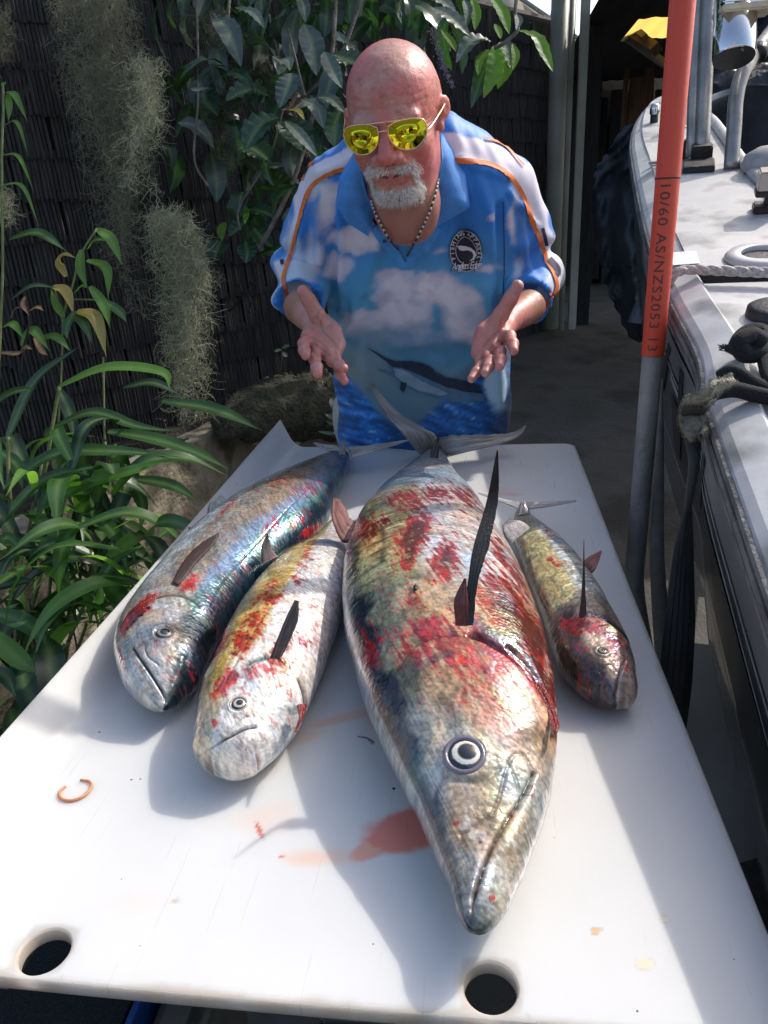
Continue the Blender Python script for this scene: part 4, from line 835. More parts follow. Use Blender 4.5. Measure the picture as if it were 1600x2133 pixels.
# ================================================================ SDF MODELLER (surface nets)
class Sdf:
    def __init__(s,lo,hi,h):
        s.lo=np.array(lo,float);s.h=h;s.n=np.ceil((np.array(hi)-s.lo)/h).astype(int)+1
        s.D=np.full(s.n,.08,np.float32)
    def _box(s,lo,hi):
        a=np.clip(np.floor((np.array(lo)-s.lo)/s.h).astype(int),0,s.n); b=np.clip(np.ceil((np.array(hi)-s.lo)/s.h).astype(int)+1,0,s.n)
        if (b<=a).any(): return None
        g=[(s.lo[i]+s.h*np.arange(a[i],b[i])).astype(np.float32) for i in range(3)]
        return tuple(slice(a[i],b[i]) for i in range(3)),g[0][:,None,None],g[1][None,:,None],g[2][None,None,:]
    def _mix(s,sl,d,k,sub):
        o=s.D[sl]
        if sub:
            h=np.clip(.5-.5*(o+d)/k,0,1); s.D[sl]=o*(1-h)-d*h+k*h*(1-h)
        else:
            h=np.clip(.5+.5*(o-d)/k,0,1); s.D[sl]=o*(1-h)+d*h-k*h*(1-h)
    def cap(s,a,b,ra,rb=None,k=.008,sub=False):
        rb=ra if rb is None else rb; a=np.array(a,float);b=np.array(b,float); m=max(ra,rb)+k+.012
        r=s._box(np.minimum(a,b)-m,np.maximum(a,b)+m)
        if r is None: return s
        sl,X,Y,Z=r; ab=b-a
        t=np.clip(((X-a[0])*ab[0]+(Y-a[1])*ab[1]+(Z-a[2])*ab[2])/(ab@ab+1e-12),0,1)
        d=np.sqrt((X-a[0]-t*ab[0])**2+(Y-a[1]-t*ab[1])**2+(Z-a[2]-t*ab[2])**2)-(ra+(rb-ra)*t)
        s._mix(sl,d.astype(np.float32),k,sub); return s
    def ell(s,c,r,Q=None,k=.01,sub=False):
        """Q rows = local axes in world"""
        c=np.array(c,float); r=np.array(r,float); m=r.max()+k+.012
        q=s._box(c-m,c+m)
        if q is None: return s
        sl,X,Y,Z=q; X=X-c[0];Y=Y-c[1];Z=Z-c[2]
        Q=np.eye(3) if Q is None else np.array(Q)
        L=[Q[i][0]*X+Q[i][1]*Y+Q[i][2]*Z for i in range(3)]
        k0=np.sqrt(sum((L[i]/r[i])**2 for i in range(3)));k1=np.sqrt(sum((L[i]/r[i]**2)**2 for i in range(3)))+1e-9
        s._mix(sl,(k0*(k0-1)/k1).astype(np.float32),k,sub); return s
    def chain(s,pts,rs,k=.006,**kw):
        for i in range(len(pts)-1): s.cap(pts[i],pts[i+1],rs[i],rs[i+1],k,**kw)
        return s
    def mesh(s,smooth=0):
        D=s.D; nx,ny,nz=D.shape; ins=D<0
        c=np.zeros((nx-1,ny-1,nz-1),np.int8)
        for i in(0,1):
            for j in(0,1):
                for k in(0,1): c+=ins[i:nx-1+i,j:ny-1+j,k:nz-1+k]
        act=(c>0)&(c<8); I=np.argwhere(act); idx=np.full(act.shape,-1,np.int64); idx[act]=np.arange(len(I))
        acc=np.zeros((len(I),3));cnt=np.zeros(len(I))
        for ax in range(3):
            o1,o2=[a for a in range(3) if a!=ax]
            for p in(0,1):
                for q in(0,1):
                    A=I.copy();A[:,o1]+=p;A[:,o2]+=q;B=A.copy();B[:,ax]+=1
                    da=D[A[:,0],A[:,1],A[:,2]];db=D[B[:,0],B[:,1],B[:,2]]; m=(da<0)!=(db<0)
                    t=np.where(m,da/(da-db+1e-12),0); P=A.astype(float); P[:,ax]+=t
                    acc[m]+=P[m];cnt[m]+=1
        V=acc/np.maximum(cnt,1)[:,None]*s.h+s.lo
        F=[]
        for ax in range(3):
            o1,o2=[a for a in range(3) if a!=ax]
            sl0=[slice(None)]*3;sl1=[slice(None)]*3; sl0[ax]=slice(0,-1);sl1[ax]=slice(1,None)
            a=ins[tuple(sl0)];b=ins[tuple(sl1)]; E=np.argwhere(a!=b)
            E=E[(E[:,o1]>0)&(E[:,o2]>0)&(E[:,o1]<D.shape[o1]-1)&(E[:,o2]<D.shape[o2]-1)]
            q=[]
            for p,r in((0,0),(1,0),(1,1),(0,1)):
                C=E.copy();C[:,o1]-=p;C[:,o2]-=r; q.append(idx[C[:,0],C[:,1],C[:,2]])
            q=np.stack(q,1); fl=ins[E[:,0],E[:,1],E[:,2]]
            if ax==1: fl=~fl
            q[~fl]=q[~fl][:,::-1]; F.append(q)
        F=np.vstack(F); F=F[(F>=0).all(1)]
        if smooth:
            e=np.vstack([F[:,[0,1]],F[:,[1,2]],F[:,[2,3]],F[:,[3,0]]]);n=len(V)
            for it in range(smooth):
                S=np.zeros((n,3));c_=np.bincount(e[:,0],minlength=n)+np.bincount(e[:,1],minlength=n)
                for d in range(3): S[:,d]=np.bincount(e[:,0],V[e[:,1],d],n)+np.bincount(e[:,1],V[e[:,0],d],n)
                V=V*.5+.5*S/np.maximum(c_,1)[:,None]
        return V,F
def vnormals(V,F):
    fn=np.cross(V[F[:,2]]-V[F[:,0]],V[F[:,3]]-V[F[:,1]]); n=np.zeros_like(V)
    for i in range(4):
        for d in range(3): n[:,d]+=np.bincount(F[:,i],fn[:,d],len(V))
    return n/(np.linalg.norm(n,axis=1)[:,None]+1e-12)
# ================================================================ PERSON
man=thing('person','bald man with white goatee and blue fishing shirt leaning over the fish, palms open','person',(-.18,1.95,0))
# head frame
HC=D(822,245,1.205); UZ=.86
cdir=-ray(822,262); cdir/=np.linalg.norm(cdir)
hu=_uu-cdir*(_uu@cdir); hu/=np.linalg.norm(hu); hr=np.cross(hu,cdir)   # hr = image right
hr=hr if hr@_rr>0 else -hr
def rotm(ax,a):
    return np.array(Matrix.Rotation(a,3,Vector(ax)))
Fv,Uv,Rv=cdir.copy(),hu.copy(),hr.copy()
Q=rotm(hr,rad(13)); Fv,Uv,Rv=Q@Fv,Q@Uv,Q@Rv
if Fv@hu>0:
    Q=rotm(hr,rad(-26)); Fv,Uv,Rv=Q@Fv,Q@Uv,Q@Rv
Q=rotm(Uv,rad(-9)); F2_=Q@Fv
if F2_@hr>Fv@hr: Q=rotm(Uv,rad(9))
Fv,Uv,Rv=Q@Fv,Q@Uv,Q@Rv
Q=rotm(Fv,rad(8)); 
if (Q@Rv)@hu<Rv@hu: Q=rotm(Fv,rad(-8))
Fv,Uv,Rv=Q@Fv,Q@Uv,Q@Rv
HQ=np.array([Rv,Fv,Uv])
def hp(x,y,z): return HC+Rv*x+Fv*y+Uv*z
neck0=hp(0,-.045,-.075); chest0=D(842,470,1.46)
g=Sdf(HC-np.array([.17,.18,.27]),HC+np.array([.17,.30,.19]),.0021)
g.ell(hp(0,-.010,.036),(.0785,.097,.089),HQ,k=.01)
g.ell(hp(0,-.035,.0),(.074,.075,.075),HQ,k=.03)
g.ell(hp(0,.032,-.030),(.060,.058,.078),HQ,k=.03)
g.ell(hp(0,.030,-.084),(.049,.053,.042),HQ,k=.025)
g.cap(hp(-.012,.068,-.108),hp(.012,.068,-.108),.020,.020,k=.022)
for s_ in(-1,1):
    g.ell(hp(s_*.044,.052,-.036),(.022,.026,.026),HQ,k=.022)
    g.ell(hp(s_*.043,.015,-.062),(.019,.036,.034),HQ,k=.025)
    g.cap(hp(s_*.010,.087,.014),hp(s_*.046,.072,.014),.009,.009,k=.014)
    g.ell(hp(s_*.033,.088,-.010),(.017,.012,.012),HQ,k=.010,sub=True)
    g.ell(hp(s_*.032,.074,-.010),(.013,.013,.011),HQ,k=.004)
    # ears
    eq=HQ@rotm(Uv,0).T
    er_=np.array([Rv*.93+Fv*.36*s_*-1,Fv*.93+Rv*.36*s_,Uv]);er_[0]/=np.linalg.norm(er_[0]);er_[1]/=np.linalg.norm(er_[1])
    ec=hp(s_*.085,-.012,.004)
    g.ell(ec,(.0060,.015,.021),[s_*Rv*.86+Fv*.5,Fv*.86-s_*Rv*.5,Uv],k=.006)
    g.ell(ec+s_*Rv*.008+Fv*.006,(.0052,.009,.013),[s_*Rv*.86+Fv*.5,Fv*.86-s_*Rv*.5,Uv],k=.003,sub=True)
    g.ell(hp(s_*.078,-.003,-.024),(.006,.010,.012),HQ,k=.007)
g.cap(hp(0,.088,.008),hp(0,.113,-.034),.0085,.0135,k=.010)
g.ell(hp(0,.114,-.038),(.013,.013,.011),HQ,k=.006)
for s_ in(-1,1):
    g.ell(hp(s_*.015,.102,-.041),(.0085,.011,.009),HQ,k=.006)
    g.ell(hp(s_*.0075,.111,-.051),(.0042,.006,.004),HQ,k=.002,sub=True)
    g.cap(hp(s_*.020,.098,-.045),hp(s_*.036,.076,-.075),.006,.006,k=.014)
g.ell(hp(0,.086,-.064),(.030,.016,.014),HQ,k=.014)
g.cap(hp(-.020,.087,-.0675),hp(.020,.087,-.0675),.0045,.0045,k=.006)
g.cap(hp(-.018,.086,-.083),hp(.018,.086,-.083),.0055,.0055,k=.007)
for i in range(-5,5):
    x0,x1=i*.0062,(i+1)*.0062; zf=lambda x:-.0755+ (x/.026)**2*.008
    g.cap(hp(x0,.100-abs(x0)*.35,zf(x0)),hp(x1,.100-abs(x1)*.35,zf(x1)),.0034,.0034,k=.003,sub=True)
g.cap(hp(0,.0,-.095),hp(0,-.01,-.15),.051,.060,k=.03)
g.cap(neck0,chest0+np.array([0,.06,.02]),.066,.080,k=.03)
g.ell(chest0+np.array([0,.098,-.03]),(.12,.09,.09),None,k=.04)
Vh,Fh=g.mesh(1)
L=(Vh-HC)@HQ.T
Vh=Vh+Rv*((-.055)*L[:,0]*sstep(-.16,-.10,L[:,2]))[:,None]; Vh=Vh+Uv*((UZ-1)*L[:,2]*sstep(-.20,-.13,L[:,2])-.0*L[:,2])[:,None]+Uv*(.0155*(1-sstep(-.20,-.13,L[:,2])))[:,None]*0
Nh=vnormals(Vh,Fh)
def hp(x,y,z): return HC+Rv*x+Fv*y+Uv*z*UZ

# pores, creases
dn=(fbm(L[:,0]*120,L[:,1]*120,L[:,2]*120,3)-.5)*.0012+(fbm(L[:,0]*30,L[:,1]*30,L[:,2]*30,3)-.5)*.0013
fore=np.exp(-((L[:,2]-.040)/.016)**2)*(L[:,1]>.04); dn-=fore*.0004*(np.sin(L[:,2]*520+3*fbm(L[:,0]*30,L[:,2]*10,0.,2))>.4)
crow=np.exp(-(((np.abs(L[:,0])-.062)/.012)**2+((L[:,2]+.008)/.016)**2))*(L[:,1]>.03); dn-=crow*.0009*(np.sin(L[:,2]*900)>.2)
Vh=Vh+Nh*dn[:,None]
def skincol(L,n):
    c=np.tile([.50,.205,.165],(n,1)).astype(float)
    a=fbm(L[:,0]*18,L[:,1]*18,L[:,2]*18,4);b=fbm(L[:,0]*90,L[:,1]*90,L[:,2]*90,3)
    c=mixc(c,np.array([.58,.14,.115]),sstep(.42,.62,a)*.85); c=mixc(c,np.array([.56,.31,.24]),sstep(.5,.3,a)*.6)
    c=mixc(c,np.array([.33,.10,.075]),sstep(.58,.70,b)*.6)
    f_=fbm(L[:,0]*260,L[:,1]*260,L[:,2]*260,2); return c*(.84+.32*f_)[:,None]
ch=skincol(L,len(Vh))
nose=np.exp(-(L[:,0]/.02)**2-((L[:,2]+.03)/.03)**2)*(L[:,1]>.08); ch=mixc(ch,np.array([.55,.13,.11]),np.clip(nose,0,1)*.6)
chk=np.exp(-((np.abs(L[:,0])-.045)/.02)**2-((L[:,2]+.04)/.025)**2)*(L[:,1]>.03); ch=mixc(ch,np.array([.56,.14,.12]),np.clip(chk,0,1)*.5)
lip=np.exp(-(L[:,0]/.024)**2-((L[:,2]+.082)/.005)**2)*(L[:,1]>.07); ch=mixc(ch,np.array([.42,.12,.11]),np.clip(lip,0,1)*.8)
mouth=((np.abs(L[:,0])<.027)&(np.abs(L[:,2]+.0755-(L[:,0]/.026)**2*.008)<.0032)&(L[:,1]<.094)&(L[:,1]>.05)); ch[mouth]=(.09,.02,.018)
ears=(np.abs(L[:,0])>.079)&(L[:,1]<.03)&(L[:,2]>-.04)&(L[:,2]<.045); ch[ears]=ch[ears]*.3+np.array([.62,.16,.12])*.7
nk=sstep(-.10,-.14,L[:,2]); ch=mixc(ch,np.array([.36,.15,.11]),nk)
parts=[(Vh,Fh,ch)]
def proj2(V):
    d=V-CAMP; z=d@_f0; return np.stack([800+FPX*(d@_rr)/z,1066.5-FPX*(d@_uu)/z],1)
creases=[[(667,668),(672,690),(690,706),(702,722)],[(648,702),(668,712),(684,728)],[(655,716),(672,728),(690,742),(702,748)],[(664,650),(660,664)],[(1045,665),(1040,688),(1022,702),(1006,722)],[(1052,700),(1036,710),(1018,728)],[(1048,716),(1030,728),(1010,744),(998,748)],[(650,728),(662,742)],[(1040,735),(1030,745)]]
# ---- hands and forearms
def hand(wrist,fore,knk,fingers,thumb,thenar,extra):
    al=np.array([wrist,fore,*knk,*thumb]+[p for f in fingers for p in f])
    s=Sdf(al.min(0)-.045,al.max(0)+.045,.0019)
    s.cap(fore,wrist,.036,.026,k=.012)
    for i,kk in enumerate(knk):
        s.cap(np.array(wrist)*.85+kk*.15,kk,.017,.0125,k=.012)
    for i in range(3): s.cap(knk[i],knk[i+1],.0115,.0115,k=.008)
    s.cap(thenar[0],thenar[1],.020,.015,k=.014); s.cap(extra[0],extra[1],.016,.013,k=.012)
    for f,rr in zip(fingers,(.0112,.0113,.0108,.0096)):
        f=[np.array(p) for p in f]
        t=Sdf.cap
        for j in range(len(f)-1): s.cap(f[j],f[j+1],rr*(1-.07*j),rr*(1-.07*(j+1)),k=.0025)
        for j in range(1,len(f)-1): s.ell(f[j],(rr*1.03,)*3,None,k=.003)
    s.chain(thumb,[.0180,.0150,.0132,.0115],k=.005)
    V,F=s.mesh(1); Nn=vnormals(V,F)
    b=fbm(V[:,0]*150,V[:,1]*150,V[:,2]*150,3); V=V+Nn*((b-.5)*.0009)[:,None]
    c=skincol(V,len(V)); pal=sstep(-.1,.6,Nn@(-_f0)); c=mixc(c,np.array([.56,.26,.22]),pal*.6)
    d=np.linalg.norm(V-np.array(fore),axis=1); dw=np.linalg.norm(V-np.array(wrist),axis=1); c=mixc(c,np.array([.36,.17,.10]),sstep(.03,-.03,d-dw)*.8)
    q=proj2(V)
    for ln in creases:
        d,_=segdist(q,[(*p,0) for p in ln]); g_=np.exp(-(d/2.2)**2)*(pal>.1); c=mixc(c,np.array([.30,.09,.07]),g_*.55); V=V-Nn*(g_*.0008)[:,None]
    return V,F,c
def fing(*q): return [D(*p) for p in q]
def hnd(mir,q):
    return q
wL=D(655,672,1.425); fL=D(628,640,1.50)
kL=[D(642,700,1.375),D(660,722,1.365),D(680,735,1.365),D(700,728,1.375)]
fgL=[fing((642,702,1.372),(633,716,1.345),(634,730,1.322),(637,740,1.305)),
     fing((660,726,1.362),(656,748,1.335),(660,765,1.312),(662,779,1.300)),
     fing((681,737,1.362),(692,752,1.335),(707,760,1.315),(716,767,1.305)),
     fing((699,733,1.372),(704,762,1.350),(709,781,1.335),(718,794,1.325))]
thL=fing((678,690,1.395),(660,655,1.375),(643,625,1.358),(631,607,1.348))
VL=hand(wL,fL,kL,fgL,thL,[D(672,675,1.405),D(696,690,1.385)],[D(688,690,1.40),D(706,715,1.385)])
wR=D(1062,665,1.455); fR=D(1100,640,1.53)
kR=[D(1048,702,1.385),D(1030,722,1.375),D(1012,738,1.375),D(996,735,1.385)]
fgR=[fing((1050,698,1.382),(1062,700,1.350),(1068,716,1.325),(1070,730,1.310)),
     fing((1031,722,1.372),(1042,732,1.345),(1043,750,1.320),(1041,763,1.308)),
     fing((1013,738,1.372),(1020,750,1.345),(1017,765,1.325),(1011,776,1.315)),
     fing((997,742,1.382),(1000,760,1.360),(992,775,1.340),(982,789,1.328))]
thR=fing((1022,690,1.395),(1044,655,1.375),(1064,622,1.358),(1078,596,1.348))
VR=hand(wR,fR,kR,fgR,thR,[D(1035,675,1.41),D(1008,692,1.385)],[D(1012,692,1.40),D(998,715,1.385)])
parts+= [VL,VR]
# legs below the table (continuous with the hips, under the trousers)
hipc=np.array([-.19,1.93,.80])
V=np.vstack([p[0] for p in parts]);off_=0;F=[]
for p in parts: F.append(p[1]+off_);off_+=len(p[0])
m_skin=attr_mat('sunburnt_skin',rough=.42,bump=.5,bscale=520,sss=.18,sss_r=(.012,.004,.002),bdist=.0012,coat=.12,spec=.45,Coat_Roughness=.3)
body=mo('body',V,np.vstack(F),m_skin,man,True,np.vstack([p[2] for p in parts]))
# ---- shirt
g=Sdf((-.55,1.05,.80),(.42,2.10,1.66),.0062)
rows=[(358,705,1030,1.44,.055),(400,685,1060,1.47,.085),(450,672,1070,1.53,.105),(520,672,1072,1.60,.120),(600,684,1058,1.68,.128),(680,694,1054,1.76,.135),(760,702,1054,1.83,.140),(840,708,1054,1.88,.140),(905,714,1050,1.915,.136),(935,718,1048,1.93,.130)]
for i,(y,xl,xr,d,r) in enumerate(rows):
    px=r/d*FPX
    g.cap(D(xl+px,y,d),D(xr-px,y,d),r,r,k=.045)
for i in range(len(rows)-1):
    y,xl,xr,d,r=rows[i];y2,xl2,xr2,d2,r2=rows[i+1]; g.cap(D((xl+xr)/2,y,d-.01),D((xl2+xr2)/2,y2,d2-.01),r*1.04,r2*1.04,k=.03)
    for f_ in (.0,1.0):
        p1=r/d*FPX;p2=r2/d2*FPX
        g.cap(D(xl+p1 if f_==0 else xr-p1,y,d),D(xl2+p2 if f_==0 else xr2-p2,y2,d2),r,r2,k=.02)
# shoulders / yoke
g.cap(D(715,362,1.43),D(790,335,1.40),.052,.066,k=.04); g.cap(D(1025,362,1.45),D(930,320,1.40),.052,.068,k=.04)
g.cap(D(850,350,1.47),D(860,420,1.50),.10,.11,k=.04)
shL=D(690,385,1.47);elL=D(636,572,1.60);cuL=D(622,642,1.505)
shR=D(1048,388,1.485);elR=D(1108,582,1.635);cuR=D(1098,640,1.53)
g.chain([shL,shL*.5+elL*.5,elL],[.062,.060,.056],k=.03); g.chain([elL,cuL+(cuL-elL)*.12],[.057,.047],k=.02)
g.chain([shR,shR*.5+elR*.5,elR],[.064,.062,.056],k=.03); g.chain([elR,cuR+(cuR-elR)*.10],[.058,.048],k=.02)
# neck opening
g.cap(hp(0,-.02,-.10),chest0+np.array([0,.05,.02]),.078,.062,k=.012,sub=True)
g.cap(D(842,440,1.38),D(844,545,1.46),.036,.004,k=.008,sub=True)
g.cap(D(842,430,1.30),D(844,545,1.40),.042,.005,k=.008,sub=True)
# sleeve ends hollow
for c_,e_ in((cuL,elL),(cuR,elR)):
    dd=(c_-e_)/np.linalg.norm(c_-e_); g.cap(c_+dd*.012,c_+dd*.10,.058,.075,k=.003,sub=True); g.cap(c_-dd*.03,c_+dd*.02,.038,.038,k=.003,sub=True)
# underside open hem
g.cap(D(790,975,1.95),D(980,975,1.95),.10,.10,k=.01,sub=True)
Vs,Fs=g.mesh(2); 
Ns=vnormals(Vs,Fs)
PX=np.array(proj(Vs.T.T)) if False else None
def projv(V):
    d=V-CAMP; z=d@_f0; return 800+FPX*(d@_rr)/z,1066.5-FPX*(d@_uu)/z
u,v=projv(Vs)
# folds
fo=np.zeros(len(Vs))
w1=fbm(Vs[:,0]*16+Vs[:,2]*5,Vs[:,2]*3.5,Vs[:,1]*5,3); fo+=(w1-.5)*.020
arm=np.maximum(sstep(690,650,u),sstep(1060,1090,u))*sstep(330,420,v)
fo+=arm*.0065*np.sin(v*.085+2.5*vn3(Vs[:,0]*14,Vs[:,2]*14,Vs[:,1]*9)*3+ (u-850)*.02)*sstep(430,590,v)
d1=np.abs((u-760)*.94+(v-640)*.34+20*vn3(Vs[:,0]*9,Vs[:,2]*9,Vs[:,1]*0)); fo+=.005*np.exp(-(d1/14)**2)
for (x0,y0,x1,y1,w_,a_) in ((705,420,720,640,9,.006),(735,560,770,800,12,.005),(1040,430,1046,700,9,-.007),(1010,600,1040,850,14,.006),(690,480,700,640,7,-.007),(800,600,720,700,10,.004),(900,600,985,690,11,.004),(760,620,745,760,9,-.004),(960,480,1030,560,12,-.004),(820,720,960,700,14,.003),(655,430,668,540,8,.006),(1085,430,1100,560,8,.006),(1062,400,1120,470,8,.004),(940,780,1040,700,12,.004),(720,720,860,880,16,.005),(1046,610,1075,560,8,.006),(640,400,625,560,7,.005),(660,360,740,330,10,.004),(950,330,1060,370,9,.004)):
    dd,_=segdist(np.stack([u,v],1),[(x0,y0),(x1,y1)]); fo+=a_*np.exp(-(dd/w_)**2)
cuffd=np.minimum(np.linalg.norm(Vs-cuL,axis=1),np.linalg.norm(Vs-cuR,axis=1)); fo=fo*sstep(.03,.09,cuffd)*1.75+(fbm(Vs[:,0]*60,Vs[:,1]*60,Vs[:,2]*60,2)-.5)*.0012
Vs=Vs+Ns*fo[:,None]
Ns=vnormals(Vs,Fs)
def shirtcol(u,v):
    x,y=u,v
    n=fbm(x/62,y/50,3.3,5); n2=fbm(x/160,y/110,9.1,4); n3=fbm(x/26,y/22,1.1,3)
    c=np.tile([.018,.19,.60],(len(x),1)).astype(float)
    t=sstep(430,640,y); c=mixc(c,np.array([.10,.36,.58]),t)
    cl=np.zeros(len(x))
    def cb(cx,cy,rx,ry,a=1.0):
        nonlocal cl; cl=np.maximum(cl,a*np.exp(-(((x-cx)/rx)**2+((y-cy)/ry)**2)))
    for b in((665,430,40,70),(690,400,60,35,.8),(650,540,28,50,.9),(745,500,75,35,.8),(700,560,40,40,.8),(860,600,120,50,.85),(830,575,60,25,.9),(960,650,55,60,1.0),(930,620,30,40,1.0),(780,680,80,50,.8),(850,650,80,45,.9),(1080,470,30,50,.9),(1100,540,35,40,.8),(940,520,100,14,.5),(1020,450,20,14,.7),(1005,560,60,14,.6),(760,460,40,20,.5),(1010,700,60,40,.7),(870,700,90,30,.8)): cb(*b)
    m=sstep(.42,.54,cl*.58+n*.42+(n3-.5)*.20); c=mixc(c,np.array([.56,.52,.64]),m*.9)
    m2=sstep(.52,.66,cl*.5+n*.5+(n3-.5)*.3); c=mixc(c,np.array([.78,.72,.78]),m2*.75)
    dk=sstep(.52,.66,n2)*sstep(600,680,y); c=mixc(c,np.array([.07,.22,.36]),dk*.75)
    # lower: dusk teal, then waves
    lo=sstep(735,790,y); c=mixc(c,np.array([.13,.22,.27]),lo*sstep(.65,.45,m)*.85); c=mixc(c,np.array([.30,.30,.27]),sstep(690,740,y)*sstep(830,770,y)*sstep(860,740,x)*.6)
    wave=790+ (np.abs(x-850)/150)**2*(-38)+26*np.sin(x/40)*.3+90*np.exp(-((x-850)/110)**2)
    wv=sstep(-10,12,y-wave); wn=fbm(x/60+y/20,(y-x*.35)/7,4.4,4)
    wc=mixc(np.tile([.012,.07,.24],(len(x),1)).astype(float),np.array([.02,.20,.62]),sstep(.4,.65,wn)); wc=mixc(wc,np.array([.25,.50,.75]),sstep(.62,.75,wn)*.8)
    wc=mixc(wc,np.array([.01,.04,.10]),sstep(900,820,x)*sstep(780,820,x)*.5)
    c=mixc(c,wc,wv)
    foam=np.exp(-(((x-1030)/22)**2+((y-800)/55)**2)); fz=sstep(.35,.6,foam*.7+n3*.5); c=mixc(c,np.array([.42,.62,.80]),fz*sstep(.15,.4,foam))
    return c
cs=shirtcol(u,v)
sleeve=np.maximum(sstep(668,655,u),sstep(1066,1078,u))*(v>340)
ll=Vs[:,1]
def poly_side(x,y,pts):
    P=np.stack([x,y],1); bd=np.full(len(x),1e9); sg=np.zeros(len(x)); par=np.zeros(len(x)); n=len(pts)-1
    for i in range(n):
        a=np.array(pts[i],float);b=np.array(pts[i+1],float);ab=b-a; t=np.clip(((P-a)@ab)/(ab@ab),0,1); d=np.hypot(x-a[0]-t*ab[0],y-a[1]-t*ab[1]); cr=ab[0]*(y-a[1])-ab[1]*(x-a[0]); m=d<bd; bd[m]=d[m]; sg[m]=np.sign(cr[m]); par[m]=(i+t[m])/n
    return bd*sg,par
PIPR=[(925,330),(960,334),(1015,342),(1055,362),(1085,400),(1106,455),(1130,515),(1138,545),(1152,570),(1158,600),(1140,640)]
PIPL=[(760,345),(722,350),(690,360),(658,380),(638,412),(622,470),(606,530),(592,580),(600,628),(622,660)]
# blue streaks on sleeves and the plain back
n=fbm(u/50,v/120+u/90,7.7,4); cs=mixc(cs,mixc(np.tile([.02,.20,.60],(len(u),1)).astype(float),np.array([.58,.64,.76]),sstep(.40,.54,n)),sleeve*.9)
sdR,pR=poly_side(u,v,PIPR); sdL,pL=poly_side(u,v,PIPL)
sdR=sdR*(-1 if poly_side(np.array([1060.]),np.array([300.]),PIPR)[0][0]<0 else 1); sdL=sdL*(-1 if poly_side(np.array([640.]),np.array([320.]),PIPL)[0][0]<0 else 1)
wq=np.interp(v,[300,400,470,560,640],[54,48,30,24,16]); wr=sstep(-1.5,1.5,sdR)*sstep(0,-5,sdR-wq)*(u>900); wq=np.interp(v,[330,400,450,520,660],[44,30,12,8,14]); wl_=sstep(-1.5,1.5,sdL)*sstep(0,-4,sdL-wq)*(u<775)
back=sstep(.25,.45,Ns@_f0); cs=mixc(cs,np.array([.02,.20,.62]),back); cs=mixc(cs,np.array([.70,.66,.74]),np.maximum(wr,wl_))
# cuffs
for c_,e_ in((cuL,elL),(cuR,elR)):
    dd=(c_-e_)/np.linalg.norm(c_-e_); t=(Vs-e_)@dd; rr_=np.linalg.norm((Vs-e_)-t[:,None]*dd,axis=1); ln_=np.linalg.norm(c_-e_); q=sstep(ln_-.034,ln_-.030,t)*(rr_<.075)*(v>560)*(np.minimum(abs(u-850),400)>160)
    cs=mixc(cs,np.array([.03,.22,.66]),q*1.0)
m_shirt=attr_mat('printed_polyester',rough=.55,bump=.25,bscale=900,spec=.35,bdist=.0006,Sheen_Weight=.15)
shirt=mo('shirt',Vs,Fs,m_shirt,man,True,cs)
def bvh_of(V,F): return BVHTree.FromPolygons([Vector(p) for p in V],[tuple(f) for f in F.tolist()])
bs=bvh_of(Vs,Fs)
def hit(px,py,bv=None,default=1.45):
    d=ray(px,py); dn=Vector(d).normalized(); r=(bv or bs).ray_cast(Vector(CAMP),dn)
    if r[0] is None:
        r=(bv or bs).find_nearest(Vector(D(px,py,default)))
        return np.array(r[0]),np.array(r[1])
    return np.array(r[0]),np.array(r[1])
m_flat={}
def flatmat(name,c,rough=.6,**kw):
    if name not in m_flat: m_flat[name]=noise_mat(name,tuple(x*.85 for x in c),tuple(min(1,x*1.1) for x in c),scale=60,rough=rough,bump=.1,**kw)
    return m_flat[name]
def surf_strip(name,pts,w,mat,parent,lift=.0022,n=60,bv=None,wpx=None):
    """band lying on the cloth: pts in print coordinates, width in px (list or number)"""
    P=smooth_path([(x,y) for x,y in pts],n); T=np.gradient(P,axis=0); T/=np.linalg.norm(T,axis=1)[:,None]+1e-9; Nn=np.stack([-T[:,1],T[:,0]],1)
    W=np.interp(np.linspace(0,1,n),np.linspace(0,1,len(w)),w) if hasattr(w,'__len__') else np.full(n,w)
    k=7 if np.max(W)>14 else 4; V=[];ok=[]
    for i in range(n):
        for j in range(k):
            q=P[i]+Nn[i]*W[i]*(j/(k-1)-.5); a,nn=hit(q[0],q[1],bv)
            if nn@(-_f0)<-.2 and False: pass
            V.append(a+nn*lift)
    for i in range(n):
        V[i*k]-=0; 
    return mo(name,V,grid_faces(n,k),mat,parent,True)
m_or=flatmat('orange_piping',(.80,.17,.025)); m_wh=flatmat('white_cloth_panel',(.72,.68,.74)); m_lb=flatmat('collar_blue',(.055,.25,.66))
surf_strip('piping',PIPL,[9,8,7,6,7,7],m_or,shirt,.003,n=110)
surf_strip('piping',PIPR,[9,9,8,8,7,7],m_or,shirt,.003,n=120)
surf_strip('piping',[(655,338),(640,350),(628,375)],[4,5,4],m_or,shirt,.003)
surf_strip('piping',[(1010,288),(1050,305),(1090,345)],[4,4,3],m_or,shirt,.003)
surf_strip('sleeve_patch',[(1128,475),(1138,510)],[7,7],flatmat('navy_print',(.012,.016,.06)),shirt,.0034,n=8)
surf_strip('sleeve_patch',[(1142,540),(1158,560),(1160,575)],[12,14,9],flatmat('navy_print',(.012,.016,.06)),shirt,.0034,n=8)
surf_strip('sleeve_patch',[(588,543),(590,552)],[8,6],flatmat('navy_print',(.012,.016,.06)),shirt,.0034,n=6)
surf_strip('side_seam',[(1048,420),(1050,520),(1050,620),(1054,690)],[2,2,2,2],flatmat('navy_thread',(.01,.05,.18)),shirt,.0015)
surf_strip('placket',[(782,470),(812,512),(842,556)],[22,26,14],flatmat('placket_blue',(.06,.28,.66)),shirt,.004)
